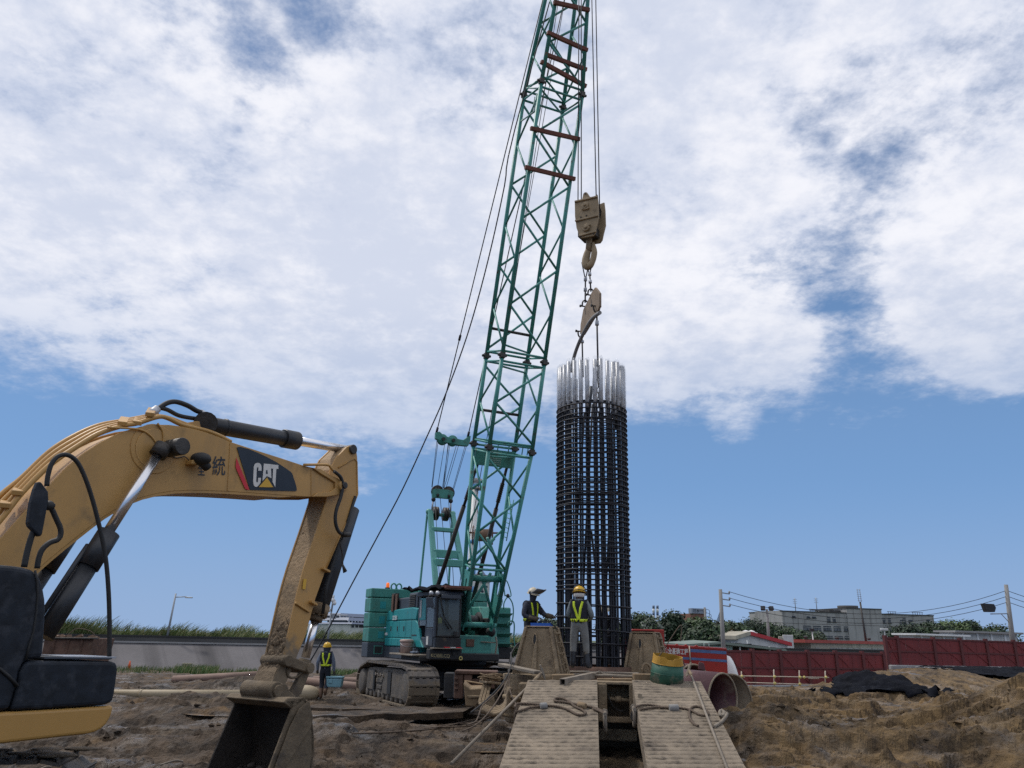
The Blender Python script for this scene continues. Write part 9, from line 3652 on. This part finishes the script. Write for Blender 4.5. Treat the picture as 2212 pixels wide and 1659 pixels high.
# ---- worker seen from behind on the deck
b0_ = P(1252, 1446, 18.45)
rt, j, vv, ff, mi = person('person in a yellow helmet and grey work clothes seen from behind on the deck', (b0_.x, b0_.y, b0_.z), pi - RAD(14),
 dict(hipL=(.10, .0, .90), knL=(.135, -.02, .52), anL=(.15, .02, .11), toL=(.18, -.12, .045), heL=(.15, .07, .05),
								hipR=(-.10, .0, .90), knR=(-.14, -.03, .52), anR=(-.17, .02, .11), toR=(-.24, -.11, .045), heR=(-.16, .07, .05),
								elL=(.255, -.03, 1.14), wrL=(.15, -.23, 1.10), paL=(.09, -.29, 1.10), elR=(-.285, -.02, 1.14), wrR=(-.19, -.22, 1.05), paR=(-.12, -.28, 1.06),
								jaw=(0, -.045, 1.55), head=(0, -.035, 1.63), crown=(0, -.02, 1.70), nose=(0, -.13, 1.56), chest=(0, -.01, 1.27)),
 ['skin', 'shirt_grey', 'glove', 'trousers_grey', 'boot_dark'])
vest(rt, j, vv, ff, mi, strips=((((.105, 1.44), (.10, 1.34), (-.0, 1.04)), True), (((-.095, 1.44), (-.05, 1.28), (-.015, 1.04)), True)), belt=(1.0, 1.06))
h, M_ = helmet(rt, (0, -.02, 1.64), Matrix.Rotation(RAD(12), 3, 'X'), 'helmet_yellow')
mb = MB()
mb.path([M_ @ V((.147 * cos(a), .147 * sin(a), .03)) for a in [2 * pi * i / 24 for i in range(24)]], .007, 6, closed=True)
mb.path([M_ @ V((.15 * cos(t), -.02, .02 + .16 * sin(t))) for t in [pi * i / 14 for i in range(15)]], .008, 6)
mb.build('visor_strap', 'rubber', h)
for s_ in (-1, 1):
	mb = MB()
	mb.box(M_ @ V((s_ * .155, -.02, .0)), (.03, .06, .08))
	mb.build('visor_hinge', 'rubber', h, .008)
mb = MB()
mb.grid([[V((.128 * sin(a), -.02 + .128 * cos(a) * .95, z)) for a in [RAD(-75 + 150 * i / 12) for i in range(13)]] for z in (1.62, 1.575, 1.535)])
o = mb.build('neck_towel', 'cloth_white', rt, fix=False)
so = o.modifiers.new('t', 'SOLIDIFY')
so.thickness = .01
mb = MB()
mb.lathe([(.105, 1.40), (.108, 1.465), (.085, 1.495)], 16, caps=False)
mb.build('collar', 'shirt_grey', rt, fix=False)
mb = MB()
mb.grid([[V((.10 - .20 * i / 5, .158 + .003 * sin(i), z)) for i in range(6)] for z in (1.28, 1.18)])
# ---- worker with the raised visor left of the cage
b0_ = P(1147, 1366, 19.6)
fz_ = P(1147, 1272, 19.6).z - 1.765
rt, j, vv, ff, mi = person('person with a raised welding visor and dark vest working beside the cage', (b0_.x, 19.6, fz_), RAD(48),
 dict(shL=(.18, -.02, 1.40), elL=(.245, -.20, 1.17), wrL=(.20, -.46, 1.13), paL=(.19, -.53, 1.13), elR=(-.27, .02, 1.14), wrR=(-.10, -.22, 1.07), paR=(-.03, -.27, 1.09),
								neckb=(0, -.0, 1.43), neck=(0, -.03, 1.50), jaw=(0, -.075, 1.56), head=(0, -.05, 1.64), crown=(0, -.035, 1.70), nose=(0, -.15, 1.585), chest=(0, -.0, 1.27)),
 ['shirt_navy', 'shirt_navy', 'glove', 'trousers_navy', 'boot_dark'])
vest(rt, j, vv, ff, mi, strips=((((-.10, 1.44), (-.095, 1.35), (-.06, 1.09)), False), (((.10, 1.44), (.095, 1.35), (.075, 1.09)), False), (((-.10, 1.44), (0, 1.08)), True), (((.10, 1.44), (0, 1.08)), True)), belt=(1.02, 1.075))
h, M_ = helmet(rt, (0, -.045, 1.645), Matrix.Rotation(RAD(14), 3, 'X'), 'helmet_tan')
# raised curved visor
rows = []
for z in (0, 1, 2, 3):
	rows.append([M_ @ V((.155 * sin(a), -.03 - .150 * cos(a) * (1.0) - .056 * z, .035 + .028 * z + .006 * z * z)) for a in [RAD(-80 + 160 * i / 12) for i in range(13)]])
mb = MB()
mb.grid(rows)
vz = mb.build('visor', 'visor', h, fix=False)
so = vz.modifiers.new('t', 'SOLIDIFY')
so.thickness = .006
mb = MB()
mb.path(rows[0], .009, 6)
mb.build('visor_rim', 'galvanised', vz)
for s_ in (-1, 1):
	mb = MB()
	mb.box(M_ @ V((s_ * .15, -.03, .03)), (.025, .06, .06))
	mb.build('visor_hinge', 'rubber', h, .006)
for s_, nm in ((1, 'L'), (-1, 'R')):
	mb = MB()
	a, b = j['el' + nm].lerp(j['wr' + nm], .45), j['pa' + nm]
	mb.path([a, j['wr' + nm], j['wr' + nm].lerp(b, .6)], .05, 10, radii=[.062, .055, .045])
	mb.build('gauntlet', 'glove', rt)
mb = MB()
a = j['paL'] + V((0, -.03, 0))
mb.path(smooth_curve([a, a + V((.01, -.05, .05)), a + V((.03, -.09, .15)), a + V((.03, -.10, .22))], 4), .012, 6)
mb.build('torch_handle', 'rubber', rt)
# ---- worker half hidden behind the cage
b0_ = P(1322, 1428, 21.6)
rt, j, vv, ff, mi = person('person in dark clothes bending behind the cage bars', (b0_.x, b0_.y, 1.12), RAD(-35),
 dict(waist=(0, -.02, 1.08), chest=(0, -.14, 1.24), neckb=(0, -.24, 1.36), neck=(0, -.29, 1.41), jaw=(0, -.34, 1.45), head=(0, -.37, 1.52), crown=(0, -.38, 1.58), nose=(0, -.46, 1.48),
								shL=(.175, -.21, 1.34), elL=(.23, -.32, 1.10), wrL=(.14, -.48, 1.0), paL=(.11, -.54, 1.0), shR=(-.175, -.21, 1.34), elR=(-.23, -.32, 1.10), wrR=(-.14, -.46, .98), paR=(-.11, -.52, .98)),
 ['skin', 'shirt_navy', 'glove', 'trousers_navy', 'boot_dark'])
vest(rt, j, vv, ff, mi, z1=1.40, strips=((((-.10, 1.36), (-.03, 1.08)), True), (((.10, 1.36), (.03, 1.08)), True)), belt=(1.03, 1.08), arm=.2)
helmet(rt, (0, -.365, 1.52), Matrix.Rotation(RAD(20), 3, 'X'), 'helmet_tan')
